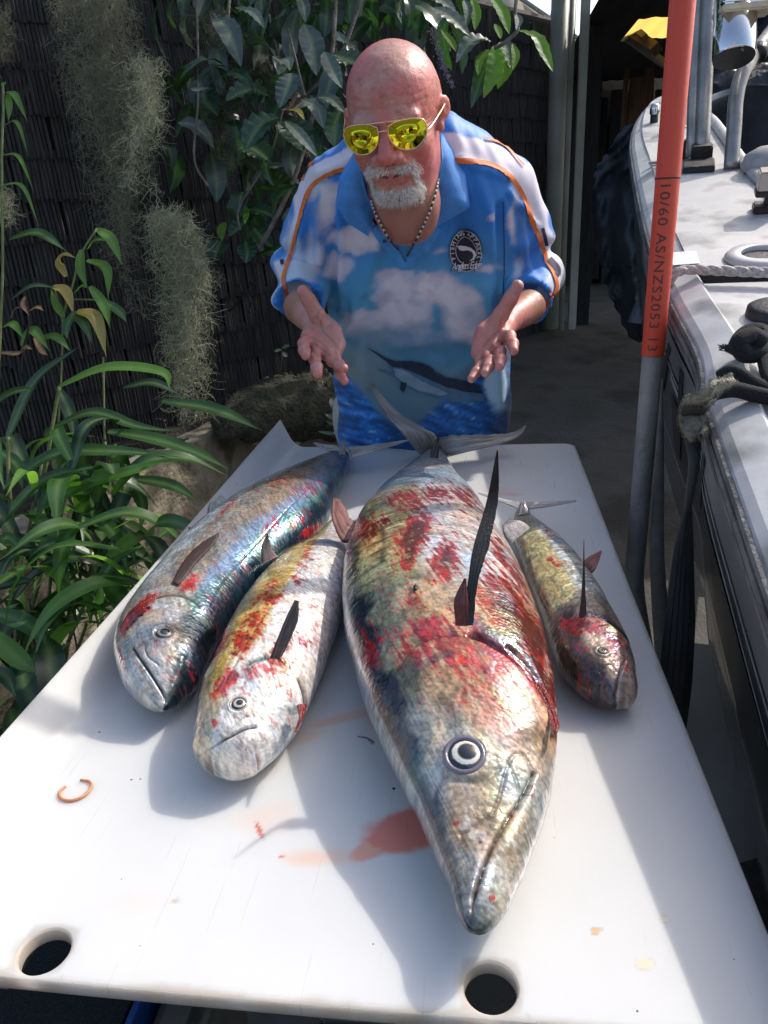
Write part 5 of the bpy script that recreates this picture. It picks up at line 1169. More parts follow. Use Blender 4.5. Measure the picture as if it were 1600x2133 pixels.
surf_strip('placket',[(905,470),(878,512),(846,556)],[30,30,14],flatmat('placket_blue',(.06,.28,.66)),shirt,.0045)
for q in((800,500),): 
    a,nn=hit(*q); V_,F_=lathe([(0,.002),(.0035,.0018),(.004,0)],12,a+nn*.004,nn); mo('button',V_,F_,flatmat('button_dark',(.03,.08,.2)),shirt)
# collar flaps
bb=bvh_of(np.vstack([Vs,Vh]),np.vstack([Fs,Fh+len(Vs)]))
def collar(name,outer,inner,depo,depi,seed):
    n=26;k=10
    def lp(P): 
        P=np.array(P,float); c_=np.r_[0,np.cumsum(np.hypot(*np.diff(P[:,:2],axis=0).T))]; t=np.linspace(0,c_[-1],n); return np.stack([np.interp(t,c_,P[:,i]) for i in range(3)],1)
    A=lp([(*p,d) for p,d in zip(outer,depo)]);B=lp([(*p,d) for p,d in zip(inner,depi)])
    V=[]
    for i in range(n):
        for j in range(k):
            t=j/(k-1); q=A[i]*(1-t)+B[i]*t; bul=.012*math.sin(math.pi*t)*.9
            V.append(D(q[0],q[1],q[2]-bul))
    V=np.array(V); Nn=vnormals(V,grid_faces(n,k)); 
    if (Nn@(-_f0)).mean()<0: Nn=-Nn
    V2=np.vstack([V+Nn*.0012,V-Nn*.0016]); m=n*k; G=grid_faces(n,k)
    rim=[i for i in range(k)]+[i*k+k-1 for i in range(1,n)]+[(n-1)*k+j for j in range(k-2,-1,-1)]+[i*k for i in range(n-2,0,-1)]
    R=np.array([(rim[i],rim[(i+1)%len(rim)],rim[(i+1)%len(rim)]+m,rim[i]+m) for i in range(len(rim))])
    return mo(name,V2,np.vstack([G,G[:,::-1]+m,R]),m_lb,shirt,True)
collar('collar_flap',[(738,318),(708,370),(700,425),(722,462),(768,492)],[(748,312),(752,360),(764,405),(775,432),(777,455)],[1.345,1.335,1.345,1.365,1.385],[1.30,1.30,1.33,1.355,1.38],1)
collar('collar_flap',[(922,272),(955,310),(970,370),(978,432),(908,472)],[(917,282),(920,330),(914,375),(900,410),(893,447)],[1.36,1.36,1.355,1.36,1.385],[1.31,1.31,1.32,1.345,1.38],2)
# inner collar, white neck tape
MB().tube([D(775,425,1.375),D(772,445,1.378),D(768,470,1.38)],.004,6,8).build('neck_tape',flatmat('black_tape',(.01,.01,.012)),shirt,True)
# trousers and shoes
s=Sdf((-.48,1.68,.0),(.12,2.2,1.05),.009)
s.cap(hipc+(-.085,0,.09),hipc+(.085,0,.09),.125,.125,k=.04)
for sx in(-1,1): s.chain([hipc+(sx*.085,0,.04),hipc+(sx*.10,-.02,-.35),hipc+(sx*.11,.03,-.68)],[.112,.082,.068],k=.03)
Vt,Ft=s.mesh(2); m_tr=noise_mat('stone_trousers',(.42,.39,.34),(.55,.52,.47),scale=60,rough=.8,bump=.3,bscale=400)
mo('trousers',Vt,Ft,m_tr,man,True)
s=Sdf((-.45,1.68,-.02),(.1,2.15,.2),.006)
for sx in(-1,1): s.cap(hipc+(sx*.11,.06,-.755),hipc+(sx*.125,-.13,-.758),.047,.042,k=.02); s.cap(hipc+(sx*.11,.05,-.755),hipc+(sx*.11,.045,-.70),.05,.052,k=.02)
Vt,Ft=s.mesh(2); Vt[:,2]=np.maximum(Vt[:,2],.002); mo('shoes',Vt,Ft,noise_mat('dark_shoe',(.02,.02,.02),(.05,.045,.04),rough=.6),man,True)
# ---- shirt print: marlin and badge
def decal(name,poly,mat,parent,lift,step=7):
    """flat print shape given as outline in print coordinates, tessellated and laid on the cloth"""
    bm=bmesh.new(); vs_=[bm.verts.new((x,-y,0)) for x,y in poly]
    f=bm.faces.new(vs_); bmesh.ops.triangulate(bm,faces=[f])
    for _ in range(4):
        es=[e for e in bm.edges if e.calc_length()>step]
        if not es: break
        bmesh.ops.subdivide_edges(bm,edges=es,cuts=1,use_grid_fill=False); bmesh.ops.triangulate(bm,faces=bm.faces[:])
    V=[];bm.verts.index_update()
    for v_ in bm.verts:
        a,nn=hit(v_.co.x,-v_.co.y); V.append(a+nn*lift)
    F=[[v_.index for v_ in f.verts] for f in bm.faces]; bm.free()
    return mo(name,V,F,mat,parent,True)
def P4(x,y): return (580+x/2.6667,560+y/2.6667)
m_mdark=flatmat('print_marlin_back',(.012,.025,.055)); m_mside=flatmat('print_marlin_side',(.07,.17,.29)); m_mlt=flatmat('print_marlin_light',(.22,.32,.42))
mar=thing('marlin_print',None,None); bpy.data.objects.remove(mar)
decal('marlin_side_print',[P4(*q) for q in((600,505),(660,520),(740,515),(850,555),(950,610),(1050,640),(1130,680),(1140,730),(1060,740),(960,735),(850,710),(760,680),(690,640),(640,600),(590,575),(545,552),(600,562),(640,570),(610,535))],m_mside,shirt,.0030)
decal('marlin_light_print',[P4(*q) for q in((640,545),(700,560),(800,620),(950,690),(900,700),(780,672),(700,632),(650,590))],m_mlt,shirt,.0036)
decal('marlin_back_print',[P4(*q) for q in((480,425),(540,455),(600,492),(650,508),(740,508),(800,520),(860,550),(870,568),(930,600),(1030,620),(1110,640),(1135,690),(1040,680),(930,650),(840,610),(760,575),(690,545),(630,540),(600,510),(540,465))],m_mdark,shirt,.0042)
decal('marlin_fin_print',[P4(*q) for q in((680,625),(712,628),(705,660),(692,688),(675,665))],m_mdark,shirt,.0046)
def P5(x,y): return (880+x/5.333,440+y/5.333)
navy=flatmat('badge_navy',(.010,.012,.035)); wht=flatmat('badge_white',(.60,.60,.64))
cx_,cy_=478,430
decal('badge_disc',[P5(cx_+185*math.cos(t),cy_+235*math.sin(t)) for t in np.linspace(0,2*np.pi,40,endpoint=False)],navy,shirt,.0032)
def ringpath(r1,r2,a0,a1): return [P5(cx_+r1*math.cos(t),cy_+r2*math.sin(t)) for t in np.linspace(a0,a1,40)]
surf_strip('badge_ring',ringpath(178,228,0,2*np.pi),1.3,wht,shirt,.0040)
surf_strip('badge_ring',ringpath(118,150,0,2*np.pi),1.1,wht,shirt,.0040)
decal('badge_fish',[P5(*q) for q in((375,375),(420,372),(470,380),(530,400),(575,440),(590,490),(570,530),(515,545),(550,515),(560,480),(540,445),(500,425),(450,430),(415,425),(390,405))],wht,shirt,.0042,3)
def text_mesh(body,size,shear=0,space=1.0,bold=0):
    cu=bpy.data.curves.new('t','FONT'); cu.body=body; cu.size=size; cu.shear=shear; cu.space_character=space; cu.offset=bold; cu.resolution_u=3
    o=bpy.data.objects.new('t',cu); COL.objects.link(o); dg=bpy.context.evaluated_depsgraph_get(); me=bpy.data.meshes.new_from_object(o.evaluated_get(dg))
    V=np.array([v_.co[:] for v_ in me.vertices]); F=[tuple(p.vertices) for p in me.polygons]
    bpy.data.objects.remove(o); bpy.data.curves.remove(cu); bpy.data.meshes.remove(me); return V,F
# arched lettering
tx='FISHING APPAREL'; mb=MB()
for i,chh in enumerate(tx):
    if chh==' ': continue
    V_,F_=text_mesh(chh,12.5,bold=.25); V_[:,0]-=(V_[:,0].max()+V_[:,0].min())/2
    t=rad(-205+ (230)*(i/(len(tx)-1)))
    px0,py0=P5(cx_+136*math.cos(t),cy_+174*math.sin(t)); an=t+math.pi/2
    out=[]
    for x,y,_ in V_:
        X=px0+x*math.cos(an)+y*math.sin(an);Y=py0+x*math.sin(an)-y*math.cos(an)
        a,nn=hit(X,Y); out.append(a+nn*.0045)
    mb.add(out,F_)
mb.build('badge_lettering',wht,shirt)
mb=MB();mb2=MB(); V_,F_=text_mesh('Anglers Edge',17,shear=.35,space=.80,bold=.5)
for m_,bld,lf,off2 in((mb2,0,.0046,1),(mb,0,.0052,0)):
    V2,F2_=text_mesh('Anglers Edge',17,shear=.35,space=.80,bold=1.3 if off2 else .25); out=[]
    w_=V2[:,0].max()
    for x,y,_ in V2:
        X,Y=P5(318,640); X+=x*62/w_; Y-=y*1.25+x*.06; a,nn=hit(X,Y); out.append(a+nn*lf)
    m_.add(out,F2_)
mb2.build('badge_script_outline',navy,shirt); mb.build('badge_script',wht,shirt)
# ---- beard
rs=np.random.RandomState(3)
Lh=(Vh-HC)@HQ.T; Lh[:,2]/=UZ; Nl=Nh@HQ.T
ax_=np.abs(Lh[:,0]); z_=Lh[:,2]
front=Lh[:,1]>.035
must=(ax_<.037)&(z_<-.050)&(z_>-.066+(ax_/.03)**2*-.006)&(Lh[:,1]>.068)
side=(ax_>.033)&(ax_<.047)&(z_<-.062)&(z_>-.10)&front
chin=(ax_<.043)&(z_<-.099)&(z_>-.142)&front
sel=np.where((must|side|chin)&(Nl[:,1]>-.45))[0]
def soften(sel):
    q=Lh[sel]; n_=fbm(q[:,0]*90,q[:,1]*90,q[:,2]*90,3); ed=np.minimum((.046-np.abs(q[:,0]))/.012,np.where(q[:,2]>-.08,(-.050-q[:,2])/.006,(q[:,2]+.142)/.016)); w=np.clip(ed,0,1)*.8+.2
    return sel[(n_*.6+.4*rs.rand(len(sel)))<w*.62+.12]
def strands(name,sel,n,l0,l1,dirf,w_,mats,parent):
    idx=rs.choice(sel,n); P=Vh[idx]+rs.normal(0,.0008,(n,3)); Nn=Nh[idx]
    dr=dirf(Lh[idx],n); dr=dr+Nn*.55+rs.normal(0,.28,(n,3)); dr/=np.linalg.norm(dr,axis=1)[:,None]
    ln=rs.uniform(l0,l1,n)[:,None]; side_=np.cross(dr,Nn+rs.normal(0,.3,(n,3))); side_/=np.linalg.norm(side_,axis=1)[:,None]+1e-9
    mid=P+dr*ln*.5; tip=P+dr*ln+dirf(Lh[idx],n)*ln*.25+rs.normal(0,.001,(n,3))
    V=np.stack([P-side_*w_,P+side_*w_,mid+side_*w_*.8,mid-side_*w_*.8,tip],1).reshape(-1,3)
    b=np.arange(n)[:,None]*5
    F=[tuple(x) for x in (b+np.array([[0,1,2,3]])).tolist()]+[tuple(x) for x in (b+np.array([[3,2,4]])).tolist()]
    o=mo(name,V,F,mats,parent); o['kind']='stuff'; return o
m_beard=noise_mat('white_beard',(.34,.30,.27),(.84,.82,.78),scale=260,rough=.6,bump=0,lo=.3,hi=.6)
def bd(L_,n):
    s_=np.sign(L_[:,0])[:,None]; mu=(L_[:,2]>-.075)[:,None]
    return np.where(mu,Rv*s_*.55-Uv*.8,-Uv*.85+Fv*.25+Rv*(L_[:,0]*5)[:,None])
sel=soften(sel)
strands('goatee',sel,4600,.003,.0080,bd,.00030,m_beard,body)
selc=np.where(chin&(Nl[:,1]>-.3))[0]; strands('goatee_tip',selc,1300,.005,.011,bd,.00030,m_beard,body)
# teeth
mt=flatmat('teeth_ivory',(.62,.50,.33),rough=.25)
for i in range(-3,3):
    x=(i+.5)*.0068; MB().box(hp(x,.0915-abs(x)*.32,-.0735+(x/.026)**2*.004),(.0062,.004,.0062),R=np.array([Rv,Fv,Uv]).T,bev=.0012).build('tooth',mt,body,True)
# ---- glasses
gl=thing('x',None,None); bpy.data.objects.remove(gl)
m_gold=noise_mat('gold_wire',(.80,.52,.30),(.92,.68,.42),scale=60,rough=.18,metal=1,bump=0)
def lens_mat():
    m,nt,b=new_mat('yellow_mirror_lens'); inp(b,Base_Color=(.66,.64,.03,1),Metallic=1,Roughness=.04); return m
m_lens=lens_mat()
fr=MB(); fc=hp(0,0,0)
frame_root=None
def lens_outline(s_):
    pts=[(-.024,.011),(-.010,.0165),(.010,.0165),(.024,.012),(.0275,.001),(.024,-.012),(.012,-.0225),(-.003,-.0235),(-.016,-.017),(-.0235,-.005)]
    P=smooth_path(pts+[pts[0]],61)
    return [hp(s_*(.0345+x*1.10),.1085-abs(.0345+x*1.1)**2*3.2-(y<0)*abs(y)*.10,-.001+y*1.22) for x,y in P]
gl_parts=[]
for s_ in(-1,1):
    o_=np.array(lens_outline(s_)); fr.tube(o_,.00105,6,None,False)
    cen=o_.mean(0)+Fv*.0028; V_=[cen]; 
    for r_ in(.35,.7,1.0):
        for q in o_[:-1]: V_.append(cen+(q-cen)*r_+Fv*(-.0000)+Fv*.0014*(1-r_**2))
    F_=[(0,1+i,1+(i+1)%60) for i in range(60)]
    for k_ in range(2):
        for i in range(60): F_.append((1+k_*60+i,1+k_*60+(i+1)%60,1+(k_+1)*60+(i+1)%60,1+(k_+1)*60+i))
    gl_parts.append((V_,F_,s_))
    # temple
    tp=[hp(s_*.0595,.096,-.006),hp(s_*.066,.090,-.004),hp(s_*.0715,.070,-.001),hp(s_*.079,.02,.006),hp(s_*.083,-.012,.010),hp(s_*.082,-.030,-.006)]
    gl_parts.append((tp,None,s_))
fr.tube([hp(-.0115,.1065,.004),hp(0,.1085,.006),hp(.0115,.1065,.004)],.0011,6,8)
fr.tube([hp(-.028,.1055,.0190),hp(0,.1100,.0205),hp(.028,.1055,.0190)],.0010,6,8)
glasses=fr.build('sunglasses',m_gold,None,True); tag(glasses,'gold-framed aviator sunglasses with yellow mirror lenses worn by the bald man','sunglasses')
for a_,b_,s_ in gl_parts:
    if b_ is None: MB().tube(a_,.0013,6,20).build('temple_arm',m_gold,glasses,True)
    else: mo('lens',a_,b_,m_lens,glasses,True)
# necklace cord: dark with pale beads
npth=[]
bcs=bvh_of(Vh,Fh)
for q in((776,415),(782,438),(797,468),(815,500),(834,522),(846,533),(862,505),(880,470),(893,440),(905,400),(910,375)):
    a,nn=hit(q[0],q[1],bcs,1.4); npth.append(a+nn*.003-_f0*.002)
neck=MB().tube(npth,.0020,6,90).build('cord_necklace',flatmat('dark_cord',(.05,.03,.03)),None,True)
tag(neck,'dark cord necklace with pale beads hanging in the open collar of the man','necklace')
PB=smooth_path(npth,70)
bead=MB()
for i in range(2,68,2):
    d_=PB[i+1]-PB[i]; d_/=np.linalg.norm(d_); MB().tube([PB[i]-d_*.002-_f0*.0012,PB[i]+d_*.002-_f0*.0012],.0019,6).build('bead',flatmat('pale_bead',(.65,.58,.50)),neck,True)
# ================================================================ BOAT
yb=rad(13);al=rad(14)
bd_=np.array([math.sin(yb)*math.cos(al),math.cos(yb)*math.cos(al),math.sin(al)]); bsd=np.array([math.cos(yb),-math.sin(yb),0]); bn=np.cross(bsd,bd_)
OUTS=-bsd
G0=atz(1597,1348,1.0)+bn*.045+bsd*.004
def Gp(px,py,off=0.0):
    rv=ray(px,py); t=((G0+bn*off-CAMP)@bn)/(rv@bn); return CAMP+rv*t
def Gl(a,s_,o=0.0): return G0+bd_*a+bsd*s_+bn*o
def Gas(P): return (P-G0)@bd_,(P-G0)@bsd
m_alb=noise_mat('white_boat_paint',(.26,.26,.255),(.56,.56,.555),scale=9,rough=.42,metal=.15,bump=.12,bscale=160,c3=(.44,.44,.435),bdist=.002,lo=.3,hi=.62)
m_rail=noise_mat('worn_rub_rail',(.10,.10,.10),(.20,.195,.19),scale=25,rough=.5,bump=.4,bscale=150,lo=.4,hi=.6)
m_hull=noise_mat('charcoal_hull',(.075,.080,.088),(.13,.135,.145),scale=5,rough=.28,metal=.3,bump=.05,bscale=20,Coat_Weight=.5)
m_blk=noise_mat('black_plastic',(.006,.006,.007),(.018,.018,.02),scale=50,rough=.45,bump=.2)
m_steel=noise_mat('scuffed_stainless',(.26,.245,.22),(.42,.40,.37),scale=14,rough=.38,metal=.65,bump=.12,bscale=90)
m_chrome=noise_mat('polished_stainless',(.62,.62,.62),(.80,.80,.80),scale=9,rough=.10,metal=1,bump=.02)
boat=thing('boat','grey aluminium boat on its trailer alongside the table, dark hull and pale deck','boat',Gl(.8,.2,-.5))
rl=[Gp(*q,-.045)+bn*.045+bsd*.004 for q in((1530,1133),(1462,905),(1445,795),(1388,669),(1345,540),(1318,400),(1312,320),(1335,262),(1372,240),(1420,236))]
rl=[G0+ (G0-rl[0])*3.2,G0+(G0-rl[0])*1.5,G0]+rl
RL=smooth_path(rl,110)
Tn=np.gradient(RL,axis=0);Tn/=np.linalg.norm(Tn,axis=1)[:,None]
OUT=np.cross(Tn,bn)*-1; OUT/=np.linalg.norm(OUT,axis=1)[:,None]
if OUT[10]@bsd>0: OUT=-OUT
def loft(name,prof,mat,rg=slice(None),parent=boat,smooth=False,scale=None):
    R=RL[rg];O=OUT[rg]; sc=np.ones(len(R)) if scale is None else scale[rg]
    V=(R[:,None,:]+O[:,None,:]*(np.array([p[0] for p in prof])[None,:]*sc[:,None])[...,None]+bn[None,None,:]*(np.array([p[1] for p in prof])[None,:]*1.0)[...,None]).reshape(-1,3)
    return mo(name,V,grid_faces(len(R),len(prof)),mat,parent,smooth)
tap=np.interp(np.linspace(0,1,110),[0,.75,1],[1,.8,.3])
loft('gunwale_chamfer',[(-.060,.016),(-.052,.022),(-.012,.010),(-.002,.003),(.0,0)],m_alb,scale=tap,smooth=False)
loft('rub_rail',[(0,0),(.005,-.002),(.006,-.010),(-.004,-.0125),(-.004,-.0165),(.006,-.017),(.007,-.026),(-.004,-.0285),(-.004,-.0325),(.005,-.034),(.004,-.044),(-.004,-.048)],m_rail)
hs=[(-.004,-.048)]+[(-.008-.045*t**1.3-.0*t,-.048-.40*t) for t in np.linspace(.05,1,14)]+[(-.07,-.47),(-.16,-.60),(-.5,-.78)]
loft('hull_side',hs,m_hull,scale=np.interp(np.linspace(0,1,110),[0,.7,1],[1,.9,.6]),smooth=True)
# pressed strakes and painted bands on the hull
def band(name,t0,t1,a0,a1,mat,out=.003):
    n=60;i=np.clip(np.linspace(a0,a1,n)*109,0,109); R=np.array([RL[int(k)]*(1-(k%1))+RL[min(int(k)+1,109)]*(k%1) for k in i]);O=np.array([OUT[int(k)] for k in i])
    V=[]
    for k in range(n):
        for t in np.linspace(t0(k/(n-1)) if callable(t0) else t0,t1(k/(n-1)) if callable(t1) else t1,4):
            V.append(R[k]+O[k]*(-.008-.045*t**1.3+out)+bn*(-.048-.40*t))
    return mo(name,V,grid_faces(n,4),mat,boat)
m_bl=noise_mat('hull_band_silver',(.22,.225,.23),(.36,.36,.36),scale=4,rough=.3,metal=.4,bump=.05); m_bd=noise_mat('hull_band_black',(.018,.019,.020),(.032,.033,.034),scale=9,rough=.25,bump=.03)
m_bt=noise_mat('hull_band_pale',(.30,.30,.29),(.42,.42,.40),scale=9,rough=.35,bump=.03)
band('painted_band',.06,.20,.0,.62,m_bl); band('painted_band',.22,.235,.0,.55,m_bt,.0035)
band('painted_band',.34,.62,.0,.5,m_bd); band('painted_band',.66,.675,.1,.6,m_bt,.0035); band('painted_band',lambda t:.30-.06*t,lambda t:.31-.04*t,.15,.5,m_bt,.0045)
# deck
def leftb(a):
    A=(RL-G0)@bd_;S=(RL-G0)@bsd; i=np.argsort(A[:104]); return np.interp(a,A[:104][i],S[:104][i])
amax=((RL-G0)@bd_).max()
def deck(name,a0,a1,rb,off,mat,na=60,nb=14,ins=.050):
    V=[]
    for a in np.linspace(a0,a1,na):
        l=leftb(a)+ins*np.interp(a,[0,1.8,amax],[1,.8,.3]); r=max(l+.004,rb(a))
        for t in np.linspace(0,1,nb):
            s_=l+(r-l)*t; V.append(Gl(a,s_,off+(-.012*sstep(.25,.3,t) if nb==14 and name=='side_deck' else 0)+ .0012*math.sin(a*11)*math.sin(s_*17)))
    V=np.array(V);k=len(V); F=grid_faces(na,nb)
    return mo(name,V,F,mat,boat,False)
q_step=Gas(Gp(1560,590))[0]
pts_r=[Gas(Gp(*q)) for q in((1600,400),(1545,345),(1480,252),(1420,237))]
def rb_front(a):
    A=[q_step+.12]+[p[0] for p in pts_r]; S=[.55]+[p[1] for p in pts_r]; return np.interp(a,A,S)
m_deck=noise_mat('weathered_deck',(.30,.30,.30),(.50,.495,.48),scale=11,rough=.5,metal=.1,bump=.25,bscale=260,c3=(.46,.46,.46),bdist=.003)
deck('foredeck',q_step,amax-.02,rb_front,.024,m_deck)
deck('side_deck',-.62,q_step-.035,lambda a:.75,.014,m_alb)
V=[];
for a,o in((q_step,.024),(q_step,.004),(q_step-.036,.004),(q_step-.036,.014)):
    for s_ in(leftb(q_step)+.045,.72): V.append(Gl(a,s_,o))
mo('deck_gap',V,grid_faces(4,2),m_blk,boat)
# coaming tube on the far edge and dark cockpit
cp=[Gp(x,y,.02) for x,y in((1640,448),(1600,402),(1545,346),(1510,295),(1480,256),(1455,243))]
MB().tube([p+bn*.012 for p in cp],.014,10,50).build('coaming',m_alb,boat,True)
ck=MB(); a_=[p+bsd*.006 for p in cp]
V=[];
for p in a_: V+= [p+bn*.0,p-bn*.30]
mo('cockpit_side',V,grid_faces(len(a_),2),m_blk,boat)
# far side of hull so the bow closes
fs=[Gp(1420,236),Gl(amax-.1,.10,.02),Gl(amax-.6,.42,.02),Gl(amax-1.4,.85,.02),Gl(.3,1.35,0),Gl(-.6,1.5,-.02)]
FS=smooth_path(fs,40); V=[]
for i,p in enumerate(FS):
    for o,z in((0,.02),(.02,0),(0,-.05),(-.06,-.45),(-.5*min(1,i/12),-.70)): V.append(p+bsd*o+bn*z)
mo('hull_far_side',V,grid_faces(40,5),m_hull,boat,True)
# cockpit floor / dark cover
V=[Gl(q_step+.1,.62,-.28),Gl(amax-.5,.2,-.20),Gl(amax-.7,.45,-.2),Gl(q_step-.1,1.2,-.28)]
mo('cockpit_floor',V,[(0,1,2,3)],m_blk,boat)
# white braided rope across the deck
def braid(name,pts,r,c1,c2,label,parent=None,n=150):
    m=noise_mat(name+'_fibre',c1,c2,scale=180,rough=.85,bump=1,bscale=300,bdist=.004)
    P=smooth_path(pts,n); T,A,B=frames(P); L_=np.r_[0,np.cumsum(np.linalg.norm(np.diff(P,axis=0),axis=1))]
    mb=MB()
    for k in range(3):
        ph=2*np.pi*k/3+L_/r*.85; Q=P+(A*np.cos(ph)[:,None]+B*np.sin(ph)[:,None])*r*.45; mb.tube(Q,r*.62,6)
    o=mb.build(name,m,parent,True)
    if label: tag(o,label,'rope')
    return o
ro=.034
br_=braid('braided_rope',[Gp(1388,612,-.03),Gp(1393,590,.01),Gp(1408,568,ro),Gp(1440,562,ro),Gp(1500,564,ro),Gp(1560,566,ro),Gp(1640,570,ro)],.0085,(.38,.36,.32),(.62,.60,.56),'white braided rope lying across the boat deck at the step')
# white sticker patch, hatch ring
def disc(name,px,py,r,h,mat,parent,off=.026,hole=0,seg=36):
    c=Gp(px,py,off)
    if hole: V_,F_=lathe([(hole,0),(hole,h*.9),(hole*1.03,h),(r*.9,h),(r,h*.4),(r,0)],seg,c,bn)
    else: V_,F_=lathe([(0,h),(r*.8,h),(r*.97,h*.75),(r,h*.2),(r,0)],seg,c,bn)
    return mo(name,V_,F_,mat,parent,True)
hat=thing('deck_hatch','round white deck hatch ring with a dark opening at the right edge','hatch',Gp(1582,536,.024))
disc('ring',1588,536,.062,.010,m_alb,hat,hole=.036); disc('dark_opening',1588,536,.037,.002,m_blk,hat)
cap_=disc('round_deck_vent',1612,655,.040,.016,m_blk,None,off=.016); tag(cap_,'round black vent cap on the side deck beside the rope knot','vent')
mo('scuff_patch',[Gp(x,y,.0262) for x,y in((1398,526),(1450,522),(1458,548),(1402,552))],[(0,1,2,3)],flatmat('bright_bare_metal',(.72,.72,.72)),boat)
# uprights
def dep(P): return (np.asarray(P)-CAMP)@_f0
pb_=Gp(1446,335,.025); 
def up(P,px,py):  # point above P whose picture position is px,py at similar distance
    return D(px,py,dep(P)+.02)
tw=thing('twin_upright','pair of tall steel tubes clamped together on a black foot on the foredeck','post',pb_)
d0=dep(pb_)
MB().tube([D(1441,325,d0),D(1447,150,d0+.01),D(1455,-60,d0+.02)],.5*24/FPX*d0,14,8).build('tube',m_steel,tw,True)
MB().tube([D(1462,330,d0-.02),D(1470,150,d0-.01),D(1479,-60,d0)],.5*29/FPX*d0,14,8).build('tube',m_steel,tw,True)
bx=MB(); Rb=np.array([bsd,np.cross(bn,bsd),bn]).T
bx.box(Gp(1455,345,.032),(.075,.10,.016),Rb,.003).box(D(1461,325,d0-.025),(.052,.05,.055),Rb,.004).box(D(1432,312,d0+.03),(.025,.04,.05),Rb,.003)
bx.build('foot',m_blk,tw)
MB().box(Gp(1372,338,.03),(.05,.015,.006),Rb,.001).build('hinge_plate',m_steel,boat)
b0=Gp(1523,352,.024); d1=dep(b0)
bt=thing('bent_upright','single steel tube rising from the foredeck and bending right under the polished cylinder','post',b0)
MB().tube([b0,D(1529,270,d1),D(1534,200,d1),D(1548,150,d1),D(1572,112,d1+.02),D(1612,60,d1+.05)],.5*30/FPX*d1,16,40).build('tube',m_steel,bt,True)
MB().tube([D(1588,100,d1+.02),D(1575,118,d1+.02)],.5*36/FPX*d1,12).build('black_sleeve',m_blk,bt,True)
cy=thing('polished_cylinder','short wide polished steel cylinder under a cream plate at the top right','cylinder',D(1530,70,d1-.1))
dc=d1-.10; rc=.5*84/FPX*dc
A1=D(1528,122,dc);A2=D(1533,-5,dc)
V_,F_=lathe([(0,0),(rc*.97,0),(rc,.004),(rc,np.linalg.norm(A2-A1)),(rc*.9,np.linalg.norm(A2-A1))],40,A1,A2-A1); mo('cylinder_body',V_,F_,m_chrome,cy,True)
V_,F_=lathe([(0,-.001),(rc*.96,-.001)],40,A1,A2-A1); mo('cylinder_base',V_,F_,m_blk,cy)
hx=D(1545,105,dc-rc-.001); V_,F_=lathe([(0,.001),(.0045,.001),(.005,0)],12,hx,-_f0); mo('bolt_hole',V_,F_,m_blk,cy)
MB().box(D(1552,22,dc-.01),(.125,.10,.016),None,.004).build('top_plate',flatmat('cream_plate',(.62,.54,.38)),cy)
MB().box(D(1552,8,dc-.01),(.12,.09,.010),None,.004).build('upper_plate',m_chrome,cy)
fe=Gp(1421,262,.03); V_,F_=lathe([(0,0),(.018,.004),(.024,.03),(.022,.09),(.012,.11),(.004,.125),(0,.125)],18,fe,(0.1,0,1)); o=mo('fender',V_,F_,flatmat('fender_white',(.75,.75,.74)),None,True); tag(o,'small white bottle-shaped fender standing at the bow behind the orange pole','fender')
bw=Gp(1362,258,.02); nl_=thing('bow_light','small chrome and black light fitting at the tip of the bow','light fitting',bw)
V_,F_=lathe([(0,.03),(.012,.028),(.016,.015),(.016,0)],14,bw+bn*.03,bn); mo('lamp_cap',V_,F_,m_chrome,nl_,True); V_,F_=lathe([(.013,0),(.013,.035),(.011,.035)],14,bw,bn); mo('lamp_body',V_,F_,m_blk,nl_,True)
# grey pad + bracket right edge
kn=Gp(1600,352,.03); kd=thing('grey_pad','rounded grey pad with a red underside at the right edge above the clamp','pad',kn)
V_,F_=lathe([(0,.05),(.03,.047),(.055,.032),(.06,.015),(.055,0)],26,kn,bn); mo('pad_top',V_,F_,flatmat('speckled_grey',(.30,.30,.29),.8),kd,True); V_,F_=lathe([(.05,0),(.054,.0),(.05,-.012),(0,-.012)],26,kn,bn); mo('pad_base',V_,F_,flatmat('red_base',(.35,.02,.03)),kd,True)
cl=thing('deck_clamp','small steel block on black rubber feet at the right edge of the foredeck','clamp',Gp(1597,440,.024)); ce=Gp(1600,440,.024)
MB().box(ce+bn*.062,(.055,.05,.038),Rb,.003).build('steel_block',m_steel,cl); MB().box(ce+bn*.039,(.06,.05,.012),Rb,.002).box(ce+bn*.008,(.06,.05,.016),Rb,.003).build('rubber_pad',m_blk,cl)
MB().box(ce+bn*.025,(.02,.03,.03),Rb,.002).build('rubber_neck',m_blk,cl)
# black cover in cockpit
def lump(name,c,r,mat,label,cat,seed,parent=None,amp=.25):
    nu,nv=40,60;th=np.linspace(.02,math.pi-.02,nu)[:,None];ph=np.linspace(0,2*np.pi,nv,endpoint=False)[None,:]
    d=np.stack([np.sin(th)*np.cos(ph),np.sin(th)*np.sin(ph),np.cos(th)+0*ph],-1).reshape(-1,3)
    n=1+amp*(fbm(d[:,0]*2.2+seed,d[:,1]*2.2+seed,d[:,2]*2.2,4)-.5)*2-.10*np.abs(np.sin(fbm(d[:,0]*3+seed,d[:,1]*3,d[:,2]*3,2)*14))
    V=np.array(c)+d*np.array(r)*n[:,None]; o=mo(name,V,grid_faces(nu,nv,True),mat,parent,True)
    if label: tag(o,label,cat)
    return o
m_cov=noise_mat('black_cover_cloth',(.006,.007,.010),(.014,.016,.022),scale=12,rough=.35,bump=.4)
lump('boat_cover',D(1545,250,3.3),(.36,.30,.22),m_cov,'crumpled shiny black cover heaped in the boat behind the steel tubes','cover',3)
lump('duffel_bag',D(1620,170,3.7),(.34,.4,.34),m_cov,'large dark bag behind the bent tube at the top right','bag',9)
